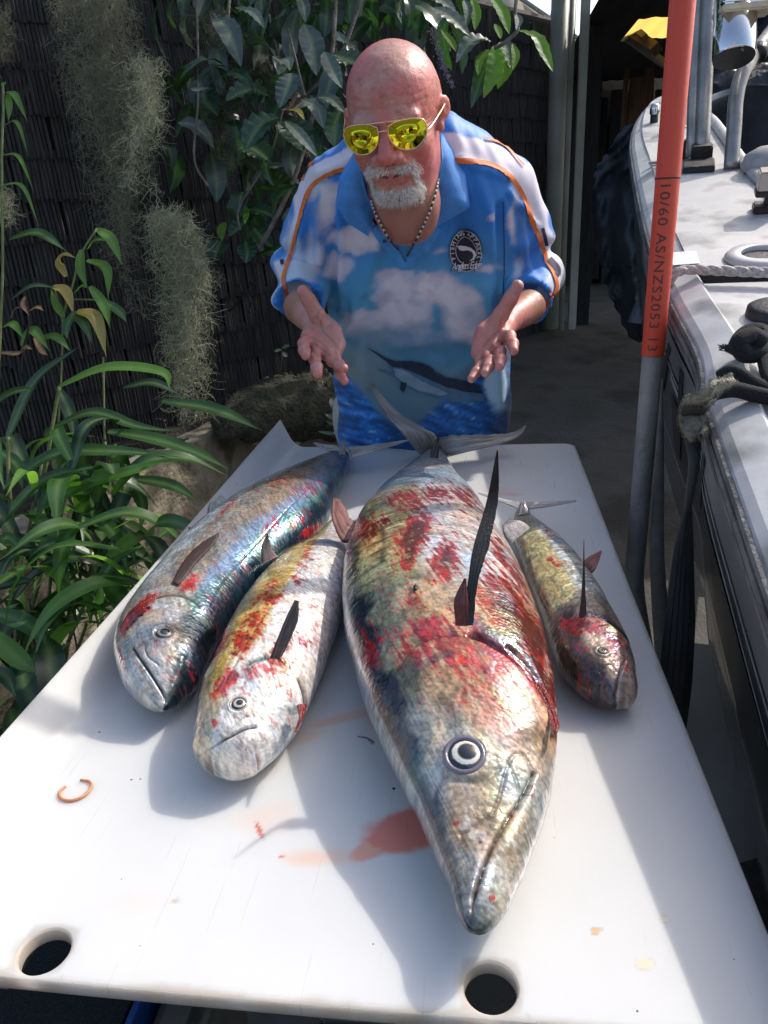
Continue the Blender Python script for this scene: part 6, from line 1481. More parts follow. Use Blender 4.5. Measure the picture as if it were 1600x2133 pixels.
# knot of black rope
def rp(name,pts,r,mat,parent): return MB().tube(pts,r,8,60).build(name,mat,parent,True)
m_br=noise_mat('black_braid',(.005,.005,.006),(.02,.02,.022),scale=300,rough=.9,bump=1,bscale=500,bdist=.003)
kt=thing('black_rope_knot','frayed knot of thick black rope on the side deck near the right edge','rope',Gp(1560,715,.02))
kc=[Gp(1530,735,.03),Gp(1545,705,.045),Gp(1570,690,.05),Gp(1592,700,.045),Gp(1585,730,.04),Gp(1555,738,.04),Gp(1540,715,.055),Gp(1565,700,.06),Gp(1590,715,.05)]
rp('knot_coil',kc,.0125,m_br,kt); rp('rope_end',[Gp(1585,705,.045),Gp(1600,722,.04),Gp(1625,745,.03)],.009,m_br,kt); rp('rope_end',[Gp(1595,745,.03),Gp(1608,790,.03),Gp(1630,820,.03)],.012,m_br,kt)
rp('rope_end',[Gp(1498,785,.03),Gp(1525,772,.04),Gp(1560,790,.03),Gp(1600,812,.028),Gp(1640,830,.028)],.0085,m_br,kt)
rp('rope_end',[Gp(1490,818,.035),Gp(1530,812,.035),Gp(1575,822,.03),Gp(1640,836,.028)],.010,m_br,kt)
fr_=MB()
for i in range(26):
    p=Gp(1517+random.uniform(-6,3),727+random.uniform(-6,6),.03); fr_.tube([p,p+np.array([random.uniform(-.014,.002),random.uniform(-.01,.01),random.uniform(-.004,.01)])],.0007,4)
o=fr_.build('frayed_fibres',m_br,kt); o['kind']='stuff'
# webbing strap with furred loop
m_web=noise_mat('grey_webbing',(.030,.030,.032),(.075,.074,.072),scale=30,rough=.85,bump=.9,bscale=160,stretch=(1,1,.3),bdist=.003)
m_fur=noise_mat('worn_webbing_fur',(.16,.14,.10),(.36,.34,.27),scale=70,rough=1,bump=1,bscale=300,bdist=.006)
web=thing('webbing_strap','wide grey webbing strap with a furry worn loop hanging over the gunwale','strap',D(1440,900,1.05))
dd_=dep(Gp(1470,850,.0))
sp_=[Gp(1520,792,.045),Gp(1480,822,.050),Gp(1455,838,.045),D(1440,880,dd_-.01),D(1446,960,dd_-.015),D(1434,1050,dd_+.005),D(1424,1150,dd_+.03),D(1416,1300,dd_+.06),D(1406,1420,dd_+.09),D(1395,1520,dd_+.12),D(1385,1640,dd_+.16)]
wv=[.020,.026,.034,.026,.014,.012,.026,.042,.048,.048,.046]
V_,F_=ribbon(sp_,wv,[_rr*.6+_f0*.8,_rr*.7+_f0*.7,_rr*.8+_f0*.5,_rr,_rr,_rr*.8+_f0*.5,_rr,_rr,_rr,_rr,_rr],.003,90); mo('strap',V_,F_,m_web,web,True)
for k in(-.30,-.1,.1,.30):
    P=smooth_path(sp_,90)[46:]; W=np.interp(np.linspace(0,1,90),np.linspace(0,1,len(wv)),wv)[46:]; 
    MB().tube([p+_rr*w_*k-_f0*.0022 for p,w_ in zip(P,W)],.0007,4).build('stitch_line',flatmat('stitching_black',(.012,.012,.012)),web)
V_,F_=ribbon([Gp(1515,800,.06),Gp(1490,812,.064),Gp(1465,828,.062),D(1446,850,dd_-.02),D(1438,880,dd_-.03),D(1450,905,dd_-.035),D(1462,890,dd_-.03)],[.022,.028,.030,.030,.026,.020,.014],[_rr*.3+_f0*.9,_rr*.5+_f0*.8,_rr*.6+_f0*.6,_rr*.9+_f0*.2,_rr,_rr,_rr],.009,60); mo('worn_loop',V_,F_,m_fur,web,True)
rs=np.random.RandomState(9); idx=rs.randint(0,len(V_),2600); Vf=[];Ff=[]
V_=np.array(V_)
for i,k in enumerate(idx):
    p=V_[k]+rs.normal(0,.001,3); d=rs.normal(0,1,3); d/=np.linalg.norm(d); d=d*rs.uniform(.002,.0055)+np.array([0,0,.0015]); s_=np.cross(d,_f0); s_/=np.linalg.norm(s_)+1e-9
    b=len(Vf); Vf+=[p-s_*.0004,p+s_*.0004,p+d]; Ff.append((b,b+1,b+2))
o=mo('fur_fibres',Vf,Ff,m_fur,web); o['kind']='stuff'
# second, thinner strap behind the pole
V_,F_=ribbon([D(1378,790,1.36),D(1374,960,1.37),D(1369,1150,1.36),D(1376,1280,1.36),D(1385,1420,1.38),D(1392,1600,1.42)],[.004,.016,.026,.030,.030,.03],_rr,.003,50); o=mo('tie_strap',V_,F_,flatmat('pale_webbing',(.22,.20,.17),.9),None,True); tag(o,'narrow pale strap hanging just behind the grey lower end of the pole','strap')
# ---- pole
pole=thing('guide_pole','trailer guide pole with a long orange conduit sleeve over grey pipe','pole',(.287,1.303,0))
m_org=noise_mat('orange_conduit',(.60,.055,.022),(.68,.08,.035),scale=3,rough=.5,bump=.06,bscale=80)
m_gpipe=noise_mat('scuffed_grey_pipe',(.19,.19,.19),(.30,.29,.28),scale=10,rough=.6,metal=.2,bump=.3,bscale=70)
px_,py_=.287,1.303; zt=1.147
V_,F_=lathe([(.0165,0),(.0182,0),(.0184,.002),(.0184,1.2),(.0165,1.2)],28,(px_,py_,zt),(0,0,1)); mo('conduit_sleeve',V_,F_,m_org,pole,True)
zj=np.interp(361,[90.39,540.79],[1.6,1.3]); 
V_,F_=lathe([(.0188,-.0012),(.0188,.0010)],28,(px_,py_,zj),(0.02,0,1)); mo('sleeve_joint',V_,F_,m_blk,pole,True)
gp=[(px_,py_,zt+.02),(px_,py_,1.0),(px_,py_,.80),(px_+.003,py_-.005,.70),(px_+.03,py_-.03,.55),(px_+.05,py_-.06,.35),(px_+.05,py_-.06,.02)]
MB().tube(gp,.0172,18,60).build('grey_pipe',m_gpipe,pole,True)
MB().box((px_+.05,py_-.06,.012),(.12,.12,.02),None,.004).build('base_plate',m_galv,pole)
# lettering on the conduit, rotated 90 degrees, wraps on the pipe
V2,F2_=text_mesh('10/60 AS/NZS2053 13',.030,space=1.12,bold=0)
bm=bmesh.new(); vv=[bm.verts.new(tuple(p)) for p in V2]; bm.verts.ensure_lookup_table()
for f_ in F2_:
    try: bm.faces.new([vv[i] for i in f_])
    except Exception: pass
bmesh.ops.triangulate(bm,faces=bm.faces[:])
for k_ in range(1,9):
    bmesh.ops.bisect_plane(bm,geom=bm.verts[:]+bm.edges[:]+bm.faces[:],plane_co=(0,k_*.0026,0),plane_no=(0,1,0))
bm.verts.index_update(); V2=np.array([v_.co[:] for v_ in bm.verts]); F2_=[[v_.index for v_ in f_.verts] for f_ in bm.faces]; bm.free()
w_=V2[:,0].max(); ztop_=zj-.004; Lt=ztop_-zt-.010; ph0=math.atan2(-1.0,-.30)
mb=MB(); out=[]
for x,y,_ in V2:
    z=ztop_-x/w_*Lt; a=ph0+(y-.011)*.72/.0184*1.0; out.append((px_+.0190*math.cos(a),py_+.0190*math.sin(a),z))
mb.add(out,F2_); mb.build('printed_lettering',flatmat('ink_dark',(.10,.03,.03)),pole)
# hull lettering: large dark outlined strokes seen at a steep angle
def hullpt(fr,t,out=.005):
    k=fr*109; i=int(k);f_=k-i; R=RL[i]*(1-f_)+RL[min(i+1,109)]*f_; return R+OUT[i]*(-.008-.045*t**1.3+out)+bn*(-.048-.40*t)
Sx=(RL-G0)@bd_; frx=lambda a: np.interp(a,Sx[:104],np.arange(104)/109.)
# registration strokes visible behind the strap
m_ltr=m_bd
for a0,a1,t0,t1 in((.40,.52,.12,.55),(.56,.60,.10,.60),(.66,.70,.10,.60),(.78,.90,.12,.5)):
    n=12;V=[]
    for i in range(n):
        t=t0+(t1-t0)*i/(n-1)
        for a in(a0+(a1-a0)*i/(n-1),a0+(a1-a0)*i/(n-1)+.030): V.append(hullpt(float(frx(a)),t,.0046))
    mo('letter_stroke',V,grid_faces(n,2),m_ltr,boat)
# trailer under the boat
tr=thing('boat_trailer','galvanised boat trailer frame under the dark hull','trailer',(.9,1.5,.35))
for o_,l_ in((.25,3.4),(1.0,3.2)):
    p=G0+bsd*o_; a=p-bd_*.6; b=p+bd_*l_; MB().box(((a[0]+b[0])/2,(a[1]+b[1])/2,.42),(.06,math.hypot(b[0]-a[0],b[1]-a[1]),.10),rotm(np.array([0,0,1.]),-yb),.006).build('chassis_rail',m_galv,tr)
for a_ in(.1,1.2,2.4):
    p=G0+bd_*a_+bsd*.62; MB().box((p[0],p[1],.42),(.8,.05,.08),rotm(np.array([0,0,1.]),-yb),.005).build('cross_member',m_galv,tr)
MB().box((.36,.80,.42),(.16,1.5,.05),rotm(np.array([0,0,1.]),-yb*.8),.012).build('mudguard',noise_mat('pale_mudguard',(.26,.25,.23),(.36,.35,.32),scale=5,rough=.6,bump=.1),tr)
m_tyre=noise_mat('tyre_rubber',(.012,.012,.012),(.03,.03,.03),scale=60,rough=.85,bump=.6)
for o_ in(.12,1.15):
    p=G0+bd_*.1+bsd*o_; V_,F_=lathe([(.12,-.06),(.19,-.08),(.26,-.075),(.28,-.04),(.28,.04),(.26,.075),(.19,.08),(.12,.06)],32,(p[0],p[1],.28),bsd); wh=mo('wheel',V_,F_,m_tyre,tr,True); V_,F_=lathe([(0,-.03),(.10,-.03),(.125,-.055),(.125,.055),(.10,.03),(0,.03)],24,(p[0],p[1],.28),bsd); mo('rim',V_,F_,m_galv,wh,True)
# ================================================================ BACKGROUND RIGHT
m_dp=noise_mat('grey_green_downpipe',(.20,.205,.17),(.28,.28,.235),scale=4,rough=.5,bump=.1)
def vpole(name,px,py,dep_,r,z0,z1,mat,label,cat,seg=18):
    P=D(px,py,dep_); o=MB().tube([(P[0],P[1],z0),(P[0],P[1],z1)],r,seg).build(name,mat,None,True); tag(o,label,cat); return P,o
P1,dpo=vpole('downpipe',1155,400,5.4,.062,.50,2.95,m_dp,'pale round downpipe at the far end of the brushwood fence','downpipe')
P2=D(1176,400,5.45); o=MB().tube([(P2[0],P2[1],.48),(P2[0],P2[1],2.9)],.032,12).build('conduit',m_dp,None,True); tag(o,'thin grey conduit between the round downpipe and the square post','conduit')
P3=D(1203,400,5.5); o=MB().box((P3[0],P3[1],1.62),(.06,.06,2.3),None,.006).build('square_post',noise_mat('cream_grey_post',(.32,.31,.25),(.42,.40,.34),scale=5,rough=.6,bump=.1),None); tag(o,'square cream-grey post standing right of the downpipe','post')
shed=thing('carport','dark open carport behind the boat with timber wall and one yellow roof sheet','carport',H(2.4,6.5,0))
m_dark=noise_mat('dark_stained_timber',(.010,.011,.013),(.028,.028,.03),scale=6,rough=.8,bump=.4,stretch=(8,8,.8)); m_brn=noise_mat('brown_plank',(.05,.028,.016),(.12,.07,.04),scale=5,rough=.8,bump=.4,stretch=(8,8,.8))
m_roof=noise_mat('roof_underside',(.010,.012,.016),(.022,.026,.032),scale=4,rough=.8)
RZ=2.62
yq=[atz(*q,RZ) for q in((1322,50),(1465,28),(1465,70),(1362,80))]
yx0,yx1=min(q[0] for q in yq),max(q[0] for q in yq)+.3; yy0,yy1=min(q[1] for q in yq),max(q[1] for q in yq)
rx0=.76; rx1=6.0; ry0=4.35; ry1=9.6
def roofp(x0,x1,y0,y1,mat,name):
    if x1-x0<.02 or y1-y0<.02: return
    n=max(2,int((x1-x0)/.038)); V=[];xs=np.linspace(x0,x1,n)
    for y in(y0,y1):
        for k in range(n): V.append((xs[k],y,RZ+.005*math.sin(xs[k]*2*math.pi/.152)))
    o=mo(name,V,grid_faces(2,n),mat,shed); return o
roofp(rx0,yx0,ry0,ry1,m_roof,'roof_sheet'); roofp(yx1,rx1,ry0,ry1,m_roof,'roof_sheet'); roofp(yx0,yx1,ry0,yy0,m_roof,'roof_sheet'); roofp(yx0,yx1,yy1,ry1,m_roof,'roof_sheet')
my,nt,b=new_mat('yellow_translucent_sheet'); inp(b,Base_Color=(.78,.50,.10,1),Roughness=.5)
tl=N(nt,'ShaderNodeBsdfTranslucent'); tl.inputs[0].default_value=(.95,.66,.16,1); ms=N(nt,'ShaderNodeMixShader'); ms.inputs[0].default_value=.75
nt.links.new(b.outputs[0],ms.inputs[1]); nt.links.new(tl.outputs[0],ms.inputs[2]); nt.links.new(ms.outputs[0],nt.nodes['Material Output'].inputs[0])
roofp(yx0,yx1,yy0,yy1,my,'yellow_roof_sheet')
bw_=H(2.6,9.0,0)
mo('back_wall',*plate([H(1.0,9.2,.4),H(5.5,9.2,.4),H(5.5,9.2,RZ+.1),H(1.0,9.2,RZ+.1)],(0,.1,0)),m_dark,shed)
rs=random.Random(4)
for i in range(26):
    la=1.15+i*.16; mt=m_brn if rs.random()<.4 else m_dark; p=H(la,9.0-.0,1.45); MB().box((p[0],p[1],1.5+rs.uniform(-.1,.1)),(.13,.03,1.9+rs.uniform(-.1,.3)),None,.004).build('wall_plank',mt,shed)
for la,de,w_ in((1.75,6.4,.13),(2.5,9.0,.14)): p=H(la,de,0); MB().box((p[0],p[1],1.5),(w_,w_,2.2),None,.005).build('post',m_dark,shed)
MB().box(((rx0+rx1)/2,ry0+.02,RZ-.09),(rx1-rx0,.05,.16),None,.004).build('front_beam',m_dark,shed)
for (a,b_,r,mt) in (((1268,52),(1395,140),.035,noise_mat('grey_rafter',(.06,.065,.07),(.11,.115,.12),scale=9,rough=.7)),((1272,44),(1368,103),.05,m_brn),((1300,40),(1345,78),.03,m_brn)):
    A_=D(*a,6.3);B_=D(*b_,5.6); MB().tube([A_,B_],r,4).build('rafter',mt,shed)
# pale boards leaning in the dark
for px0,py0,w_,h_ in((1325,170,34,130),(1345,150,22,180),(1300,150,10,180)):
    c=D(px0,py0+h_/2,7.6); MB().box(c,(w_/FPX*7.6,.03,h_/FPX*7.6),None,.004).build('leaning_board',m_brn,shed)
# tarp under bow
outl=[(1300,262),(1275,300),(1262,322),(1245,345),(1238,372),(1234,420),(1237,470),(1243,520),(1252,555),(1262,580),(1270,615),(1288,650),(1305,690),(1330,712),(1380,700)]
inn=[(1360,250),(1350,290),(1348,320),(1347,345),(1346,372),(1345,420),(1348,470),(1350,520),(1352,555),(1355,580),(1358,615),(1362,650),(1368,690),(1375,700),(1385,695)]
A_=smooth_path([(*p,3.9) for p in outl],60);B_=smooth_path([(*p,3.55) for p in inn],60); V=[]
for i in range(60):
    for j in range(22):
        t=j/21; q=A_[i]*(1-t)+B_[i]*t; w1=fbm(np.array(i*.11),np.array(j*.16),np.array(2.),4); V.append(D(q[0]+(4*math.sin(i*1.9) if j==0 else 0)*.8,q[1],q[2]+.30*float(w1)+.05*abs(math.sin(i*.5+j*.45))))
V=np.array(V);k=len(V);V2=V+_f0*.006; F=grid_faces(60,22)
o=mo('tarpaulin',np.vstack([V,V2]),np.vstack([F,F[:,::-1]+k]),noise_mat('blue_grey_tarp',(.030,.040,.055),(.055,.065,.082),scale=4,rough=.6,bump=.3,bscale=30),None,True); tag(o,'crumpled blue-grey tarpaulin hanging in shade beneath the boat bow','tarpaulin')
# neighbour house gable
V_,F_=plate([D(960,-260,10.5),D(1085,-2,10.5),D(1163,52,10.5),D(1215,90,10.5),D(1215,420,10.5),D(960,420,10.5)],np.array([.3,2.2,0])); hs_=mo('neighbour_house',V_,F_,noise_mat('cream_render',(.36,.33,.25),(.42,.38,.30),scale=3,rough=.8,bump=.1),None); tag(hs_,'cream neighbouring house gable showing above the fence','house')
MB().tube([D(1075,-20,10.45),D(1085,-3,10.45),D(1163,50,10.45),D(1220,92,10.45)],.03,5).build('roof_edge',m_dp,hs_)
# garden lantern
lp=D(1014,32,5.9); ln=thing('garden_lantern','small white-capped lantern on a post above the brushwood fence','lantern',lp)
V_,F_=lathe([(0,.075),(.02,.07),(.05,.045),(.075,.015),(.078,.0),(.07,-.004),(0,-.004)],20,lp,(0,0,1)); mo('cap',V_,F_,flatmat('lantern_white',(.6,.6,.56)),ln,True)
V_,F_=lathe([(.034,0),(.040,-.05),(.034,-.12),(.02,-.14),(0,-.14)],16,lp,(0,0,1)); mo('glass',V_,F_,noise_mat('amber_glass',(.5,.38,.18),(.62,.5,.28),scale=9,rough=.1),ln,True)
MB().tube([lp+(0,0,-.14),(lp[0],lp[1],.55)],.016,8).build('stem',m_galv,ln,True)
# thin cable near downpipe
cb=[D(1155,-10,5.3),D(1148,40,5.3),D(1137,78,5.3)]; o=MB().tube(cb,.013,6,12).build('stay_rod',m_galv,None,True); tag(o,'thin slanting metal rod beside the top of the downpipe','rod')
# ================================================================ PLANTS
def noalpha(o):
    me=o.data; at=me.color_attributes.new('Col','FLOAT_COLOR','POINT'); at.data.foreach_set('color',np.zeros(len(me.vertices)*4,np.float32)); return o
def leaf_mat(name,c1,c2,trans,rough=.38,tw=.35,spec=.5,coat=0):
    m,nt,b=new_mat(name); L=nt.links.new
    tc=N(nt,'ShaderNodeTexCoord'); n=N(nt,'ShaderNodeTexNoise',Scale=16,Detail=4); L(tc.outputs['Object'],n.inputs['Vector'])
    oi=N(nt,'ShaderNodeObjectInfo'); ad=N(nt,'ShaderNodeMath',operation='MULTIPLY_ADD'); L(oi.outputs['Random'],ad.inputs[0]); ad.inputs[1].default_value=.35; L(n.outputs[0],ad.inputs[2])
    c=ramp(nt,ad.outputs[0],[(.4,c1),(.85,c2)])
    a=N(nt,'ShaderNodeAttribute'); a.attribute_name='Col'; mx=N(nt,'ShaderNodeMix',data_type='RGBA'); L(a.outputs['Alpha'],mx.inputs[0]); L(c,mx.inputs[6]); L(a.outputs['Color'],mx.inputs[7])
    L(mx.outputs[2],b.inputs['Base Color']); inp(b,Roughness=rough,Specular_IOR_Level=spec,Coat_Weight=coat)
    n2=N(nt,'ShaderNodeTexNoise',Scale=240,Detail=3); L(tc.outputs['Object'],n2.inputs['Vector']); bp=N(nt,'ShaderNodeBump',Strength=.3,Distance=.001); L(n2.outputs[0],bp.inputs['Height']); L(bp.outputs[0],b.inputs['Normal'])
    t=N(nt,'ShaderNodeBsdfTranslucent'); t.inputs[0].default_value=(*trans,1); ms=N(nt,'ShaderNodeMixShader'); ms.inputs[0].default_value=tw
    L(b.outputs[0],ms.inputs[1]); L(t.outputs[0],ms.inputs[2]); L(ms.outputs[0],nt.nodes['Material Output'].inputs[0]); return m
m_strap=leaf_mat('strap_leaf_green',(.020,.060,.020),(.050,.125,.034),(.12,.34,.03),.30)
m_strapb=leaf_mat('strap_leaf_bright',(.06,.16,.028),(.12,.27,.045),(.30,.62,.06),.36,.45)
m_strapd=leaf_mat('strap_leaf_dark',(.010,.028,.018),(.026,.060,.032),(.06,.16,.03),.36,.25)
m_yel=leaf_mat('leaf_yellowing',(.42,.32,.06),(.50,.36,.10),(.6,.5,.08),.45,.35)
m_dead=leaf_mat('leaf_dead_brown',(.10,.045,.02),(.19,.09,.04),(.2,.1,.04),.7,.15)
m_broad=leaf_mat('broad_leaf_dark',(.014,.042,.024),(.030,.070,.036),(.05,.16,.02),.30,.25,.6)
m_broads=leaf_mat('broad_leaf_silver_sheen',(.030,.052,.046),(.085,.115,.10),(.06,.16,.03),.36,.12,.6,.15)  # silver sheen on the shrub leaves is painted into this base colour
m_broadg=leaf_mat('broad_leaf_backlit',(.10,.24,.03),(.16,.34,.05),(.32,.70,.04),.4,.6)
m_stem=noise_mat('green_stem',(.10,.14,.04),(.18,.20,.07),scale=40,rough=.6,bump=.2); m_twig=noise_mat('grey_twig',(.09,.075,.06),(.20,.17,.14),scale=30,rough=.85,bump=.6)
def leaf_geo(pts,width,up=None,n=18,fold=.18,wav=0.0,shape='strap',seed=0,vein=False):
    P=smooth_path(pts,n); T=np.gradient(P,axis=0);T/=np.linalg.norm(T,axis=1)[:,None]+1e-9
    up=-_f0*.6+np.array([0,0,.8]) if up is None else np.array(up,float)
    S=np.cross(T,up);S/=np.linalg.norm(S,axis=1)[:,None]+1e-9; Nn=np.cross(S,T)
    t=np.linspace(0,1,n)
    if shape=='strap': W=np.sin(np.pi*np.clip(t*.93+.05,0,1)**.8)**.75*(1-t**6)
    else: W=np.sin(np.pi*np.clip(t,0,1)**.82)**.8
    W=W*width/2; W[-1]=0.0004; W[0]=max(W[0],width*.03)
    rows=[];cols=[]
    js=(-1,-.55,-.06,.06,.55,1) if shape=='strap' else (-1,-.66,-.33,-.05,.05,.33,.66,1)
    for i in range(n):
        r=[];
        for j in js:
            rip=wav*W[i]*math.sin(i*1.9+seed+j*2)*abs(j)**1.5
            vn_=(.05*W[i]*math.sin(i*3.14159*.9+abs(j)*3) if vein else 0)
            r.append(P[i]+S[i]*W[i]*j+Nn[i]*(abs(j)*W[i]*fold+rip+vn_))
        rows.append(r); cols+= [((.26,.36,.14,.38) if abs(j)<.1 else (.2,.3,.1,0.0)) for j in js]
    V=np.array(rows).reshape(-1,3); return V,grid_faces(n,len(js)),np.array(cols)
def add_leaf(parent,pts,w_,mat,**kw):
    V,F,c=leaf_geo(pts,w_,**kw); return mo('leaf',V,F,mat,parent,True,c)
def dl(q,dep_): return [D(*p,d) for p,d in zip(q,dep_)]
def Z3(x,y): return (x/2.6667,700+y/2.6667)
def Z2(x,y): return (x/2.5,y/2.5)
def strapleaf(parent,q,wpx,dep_,mat,d1=0.,arch=0.,**kw):
    """q: three picture points of the midrib; leaf at distance dep_, tip d1 nearer"""
    k=len(q); ds=[dep_+ (d1*(i/(k-1))) for i in range(k)]
    return add_leaf(parent,dl(q,ds),wpx*1.22/FPX*dep_,mat,seed=random.random()*9,**kw)
pa=thing('strap_leaf_shrub','leafy shrub with long arching green strap leaves filling the corner left of the table','shrub',D(60,1500,2.0))
pb=thing('yellowing_shoot','upright shoot with drooping narrow leaves, some turned yellow, in front of the fence','plant',D(130,1000,2.3))
pc=thing('wispy_stem_plant','thin tall stem with small curled hanging leaves at the left edge','plant',D(8,900,2.2))
G_,B_m,D_m=m_strap,m_strapb,m_strapd
LS=[([(330,280),(600,175),(900,200),(945,300)],24,B_m,2.0),([(690,285),(850,260),(1010,330)],20,D_m,2.3),([(900,360),(1200,410),(1455,525)],26,G_,2.15),
([(300,505),(520,425),(760,500),(980,530)],23,G_,2.0),([(600,530),(850,570),(1100,650),(1270,740)],26,G_,2.0),([(15,850),(300,660),(650,640),(1020,675)],30,G_,1.9),
([(210,965),(500,820),(800,730),(930,690)],27,B_m,1.85),([(0,1040),(250,800),(580,715)],29,G_,1.9),([(740,790),(950,830),(1110,920)],24,G_,2.0),([(40,570),(200,250),(450,50)],30,D_m,2.0),
([(-80,420),(60,320),(200,290)],26,G_,1.95),([(480,880),(620,1060),(840,1210)],27,D_m,1.95),([(750,830),(795,940),(780,1090)],19,G_,2.0),([(500,960),(650,1120),(710,1310)],24,G_,1.9),
([(200,1220),(330,1080),(510,1020)],24,G_,1.9),([(480,1400),(560,1230),(660,1080)],27,D_m,1.9),([(-60,1530),(150,1600),(300,1750)],32,G_,1.6),([(-60,1640),(100,1790),(215,1880)],34,B_m,1.5),
([(200,1900),(300,1780),(410,1690)],26,G_,1.7),([(245,1010),(290,1080),(270,1190)],18,m_strap,2.1),([(391,1040),(360,1250),(310,1480)],26,D_m,1.9),([(490,1060),(520,1180),(490,1270)],22,G_,2.0),
([(970,1020),(930,1080),(860,1130)],18,G_,2.0),([(560,1350),(700,1270),(820,1240)],26,D_m,1.9),([(330,1500),(480,1440),(560,1500)],24,D_m,1.8),([(60,1100),(160,1180),(200,1330)],26,D_m,1.9),
([(-40,1150),(40,1120),(110,1180)],22,G_,1.8),([(250,1560),(320,1600),(330,1700)],20,G_,1.8),([(400,1260),(450,1180),(460,1100)],20,D_m,2.0),([(-30,1400),(90,1370),(200,1360)],24,D_m,1.8),
([(480,1520),(560,1520),(640,1440)],20,B_m,1.85),([(-50,1860),(40,1900),(90,2010)],26,D_m,1.5),([(380,1320),(420,1420),(410,1560)],22,D_m,1.85),([(560,860),(600,980),(700,1060)],22,D_m,2.0),
([(-30,1700),(10,1560),(110,1480)],24,G_,1.7),([(90,1450),(190,1330),(300,1290)],24,D_m,1.85),([(300,1700),(380,1600),(500,1560)],22,D_m,1.8),([(120,700),(200,820),(190,960)],24,D_m,2.05),([(0,640),(90,720),(130,860)],24,G_,2.0),([(330,300),(390,430),(420,600)],22,D_m,2.1)]
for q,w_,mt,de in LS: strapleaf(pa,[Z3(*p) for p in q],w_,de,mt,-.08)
rs=random.Random(21)
lm=[]
for i in range(8):
    L_=.30; V,F,c=leaf_geo([(0,0,0),(L_*.35,0,.05+.03*rs.random()),(L_*.7,.0,.04),(L_,0,-.05-.05*rs.random())],.046+rs.random()*.018,up=(0,0,1),seed=i); me=mesh_from(V,F,'leaf',True,c); lm.append(me)
for i in range(175):
    px=rs.uniform(-60,330) if i%3 else rs.uniform(150,430); py=rs.uniform(930,1480)
    if px>500-(py-930)*.72: continue
    if 240<px<430 and py<1110: continue
    de=rs.uniform(1.75,2.35)-(py-900)*.0007; p=D(px,py,de)
    o=obj('leaf',lm[i%8],None,pa)
    if not lm[i%8].materials: lm[i%8].materials.append((D_m,G_,D_m,G_,D_m,B_m,D_m,G_)[i%8])
    o.location=Vector(p); o.rotation_euler=(rs.uniform(-.6,.6),rs.uniform(-.5,.9),rs.uniform(0,6.28)); s_=rs.uniform(.55,1.0); o.scale=(s_,s_,s_)
# stems
for q,r,de in (([Z3(150,2050),Z3(180,1500),Z3(210,1000),Z3(260,700),Z3(300,450),Z3(330,280)],.005,2.02),([Z3(90,1900),Z3(80,1300),Z3(50,800),Z3(45,560)],.005,1.95),([Z3(350,1900),Z3(470,1200),Z3(560,800),Z3(640,600)],.004,2.0),([Z3(120,1700),Z3(300,1450),Z3(480,1250),Z3(700,1000)],.004,1.95),([Z3(-20,1500),Z3(160,1350),Z3(330,1180)],.004,1.9)):
    MB().tube([D(*p,de) for p in q],r,6,30).build('stem',m_stem,pa,True)
r_=random.Random(33)
for i,(qx,qy,de) in enumerate(((60,1250,1.85),(110,1150,1.95),(170,1100,1.95),(210,1180,1.9),(260,1060,1.98),(20,1350,1.75),(120,1380,1.75),(180,1300,1.85),(90,950,2.0),(150,1000,2.0))):
    t_=D(qx,qy,de); b_=H(-1.02+r_.uniform(-.10,.08),1.78+r_.uniform(-.12,.12),0); MB().tube([(b_[0],b_[1],-.01),(b_[0]*.8+t_[0]*.2,b_[1]*.8+t_[1]*.2,t_[2]*.45),t_],[.008,.006,.004],6,24).build('stem',m_stem,pa,True)
for qx,qy,de,pp in ((120,920,2.26,pb),(218,920,2.26,pb),(-10,1040,2.2,pc)):
    t_=D(qx,qy,de); MB().tube([(t_[0]-.02,t_[1]+.03,0.0),(t_[0],t_[1],t_[2]*.5),t_],.0045,6,16).build('stem',m_stem,pp,True)
mb=MB(); mb.add(*lathe([(.34,0),(.26,.035),(.14,.06),(0,.07)],24,H(-1.02,1.80,-.005))); mb.build('root_soil',m_soil,pa,True)
for q,w_,mt,de in (([(50,1245),(200,1215),(350,1310)],24,G_,2.2),([(505,1190),(580,1250),(635,1380)],20,B_m,2.3),([(60,1560),(170,1490),(300,1500)],16,D_m,2.2),([(275,1490),(345,1520),(385,1640)],20,m_yel,2.25),([(400,1620),(500,1660),(555,1860)],24,m_yel,2.25),
  ([(425,1300),(420,1400),(455,1500)],17,B_m,2.25),([(455,1355),(555,1400),(565,1560)],18,m_strapb,2.3),([(470,1490),(540,1590),(575,1710)],18,B_m,2.25),([(110,1800),(170,1720),(260,1830)],22,B_m,2.2),([(530,1565),(620,1620),(660,1680)],18,G_,2.25),
  ([(200,1765),(290,1755),(370,1830)],18,B_m,2.2),([(330,1650),(290,1580),(265,1500)],14,B_m,2.25),([(345,1440),(310,1370),(335,1325),(400,1345)],16,m_yel,2.3),([(385,1530),(430,1490),(455,1500)],13,B_m,2.25),([(380,1640),(440,1690),(480,1790)],18,G_,2.25),([(455,1300),(500,1250),(560,1255)],12,B_m,2.3),([(20,1700),(70,1690),(120,1760)],16,B_m,2.2),([(390,1620),(350,1700),(350,1770)],16,G_,2.2)):
    strapleaf(pb,[Z2(*p) for p in q],w_,de,mt,-.04)
for q in ([Z2(300,2300),Z2(320,1950),Z2(332,1650),Z2(380,1480),Z2(420,1330),Z2(505,1190)],[Z2(332,1700),Z2(300,1560),Z2(280,1490)],[Z2(360,1560),Z2(440,1560),Z2(530,1565)],[Z2(545,2300),Z2(540,2000),Z2(538,1860)]): MB().tube([D(*p,2.26) for p in q],.0032,6,30).build('stem',m_stem,pb,True)
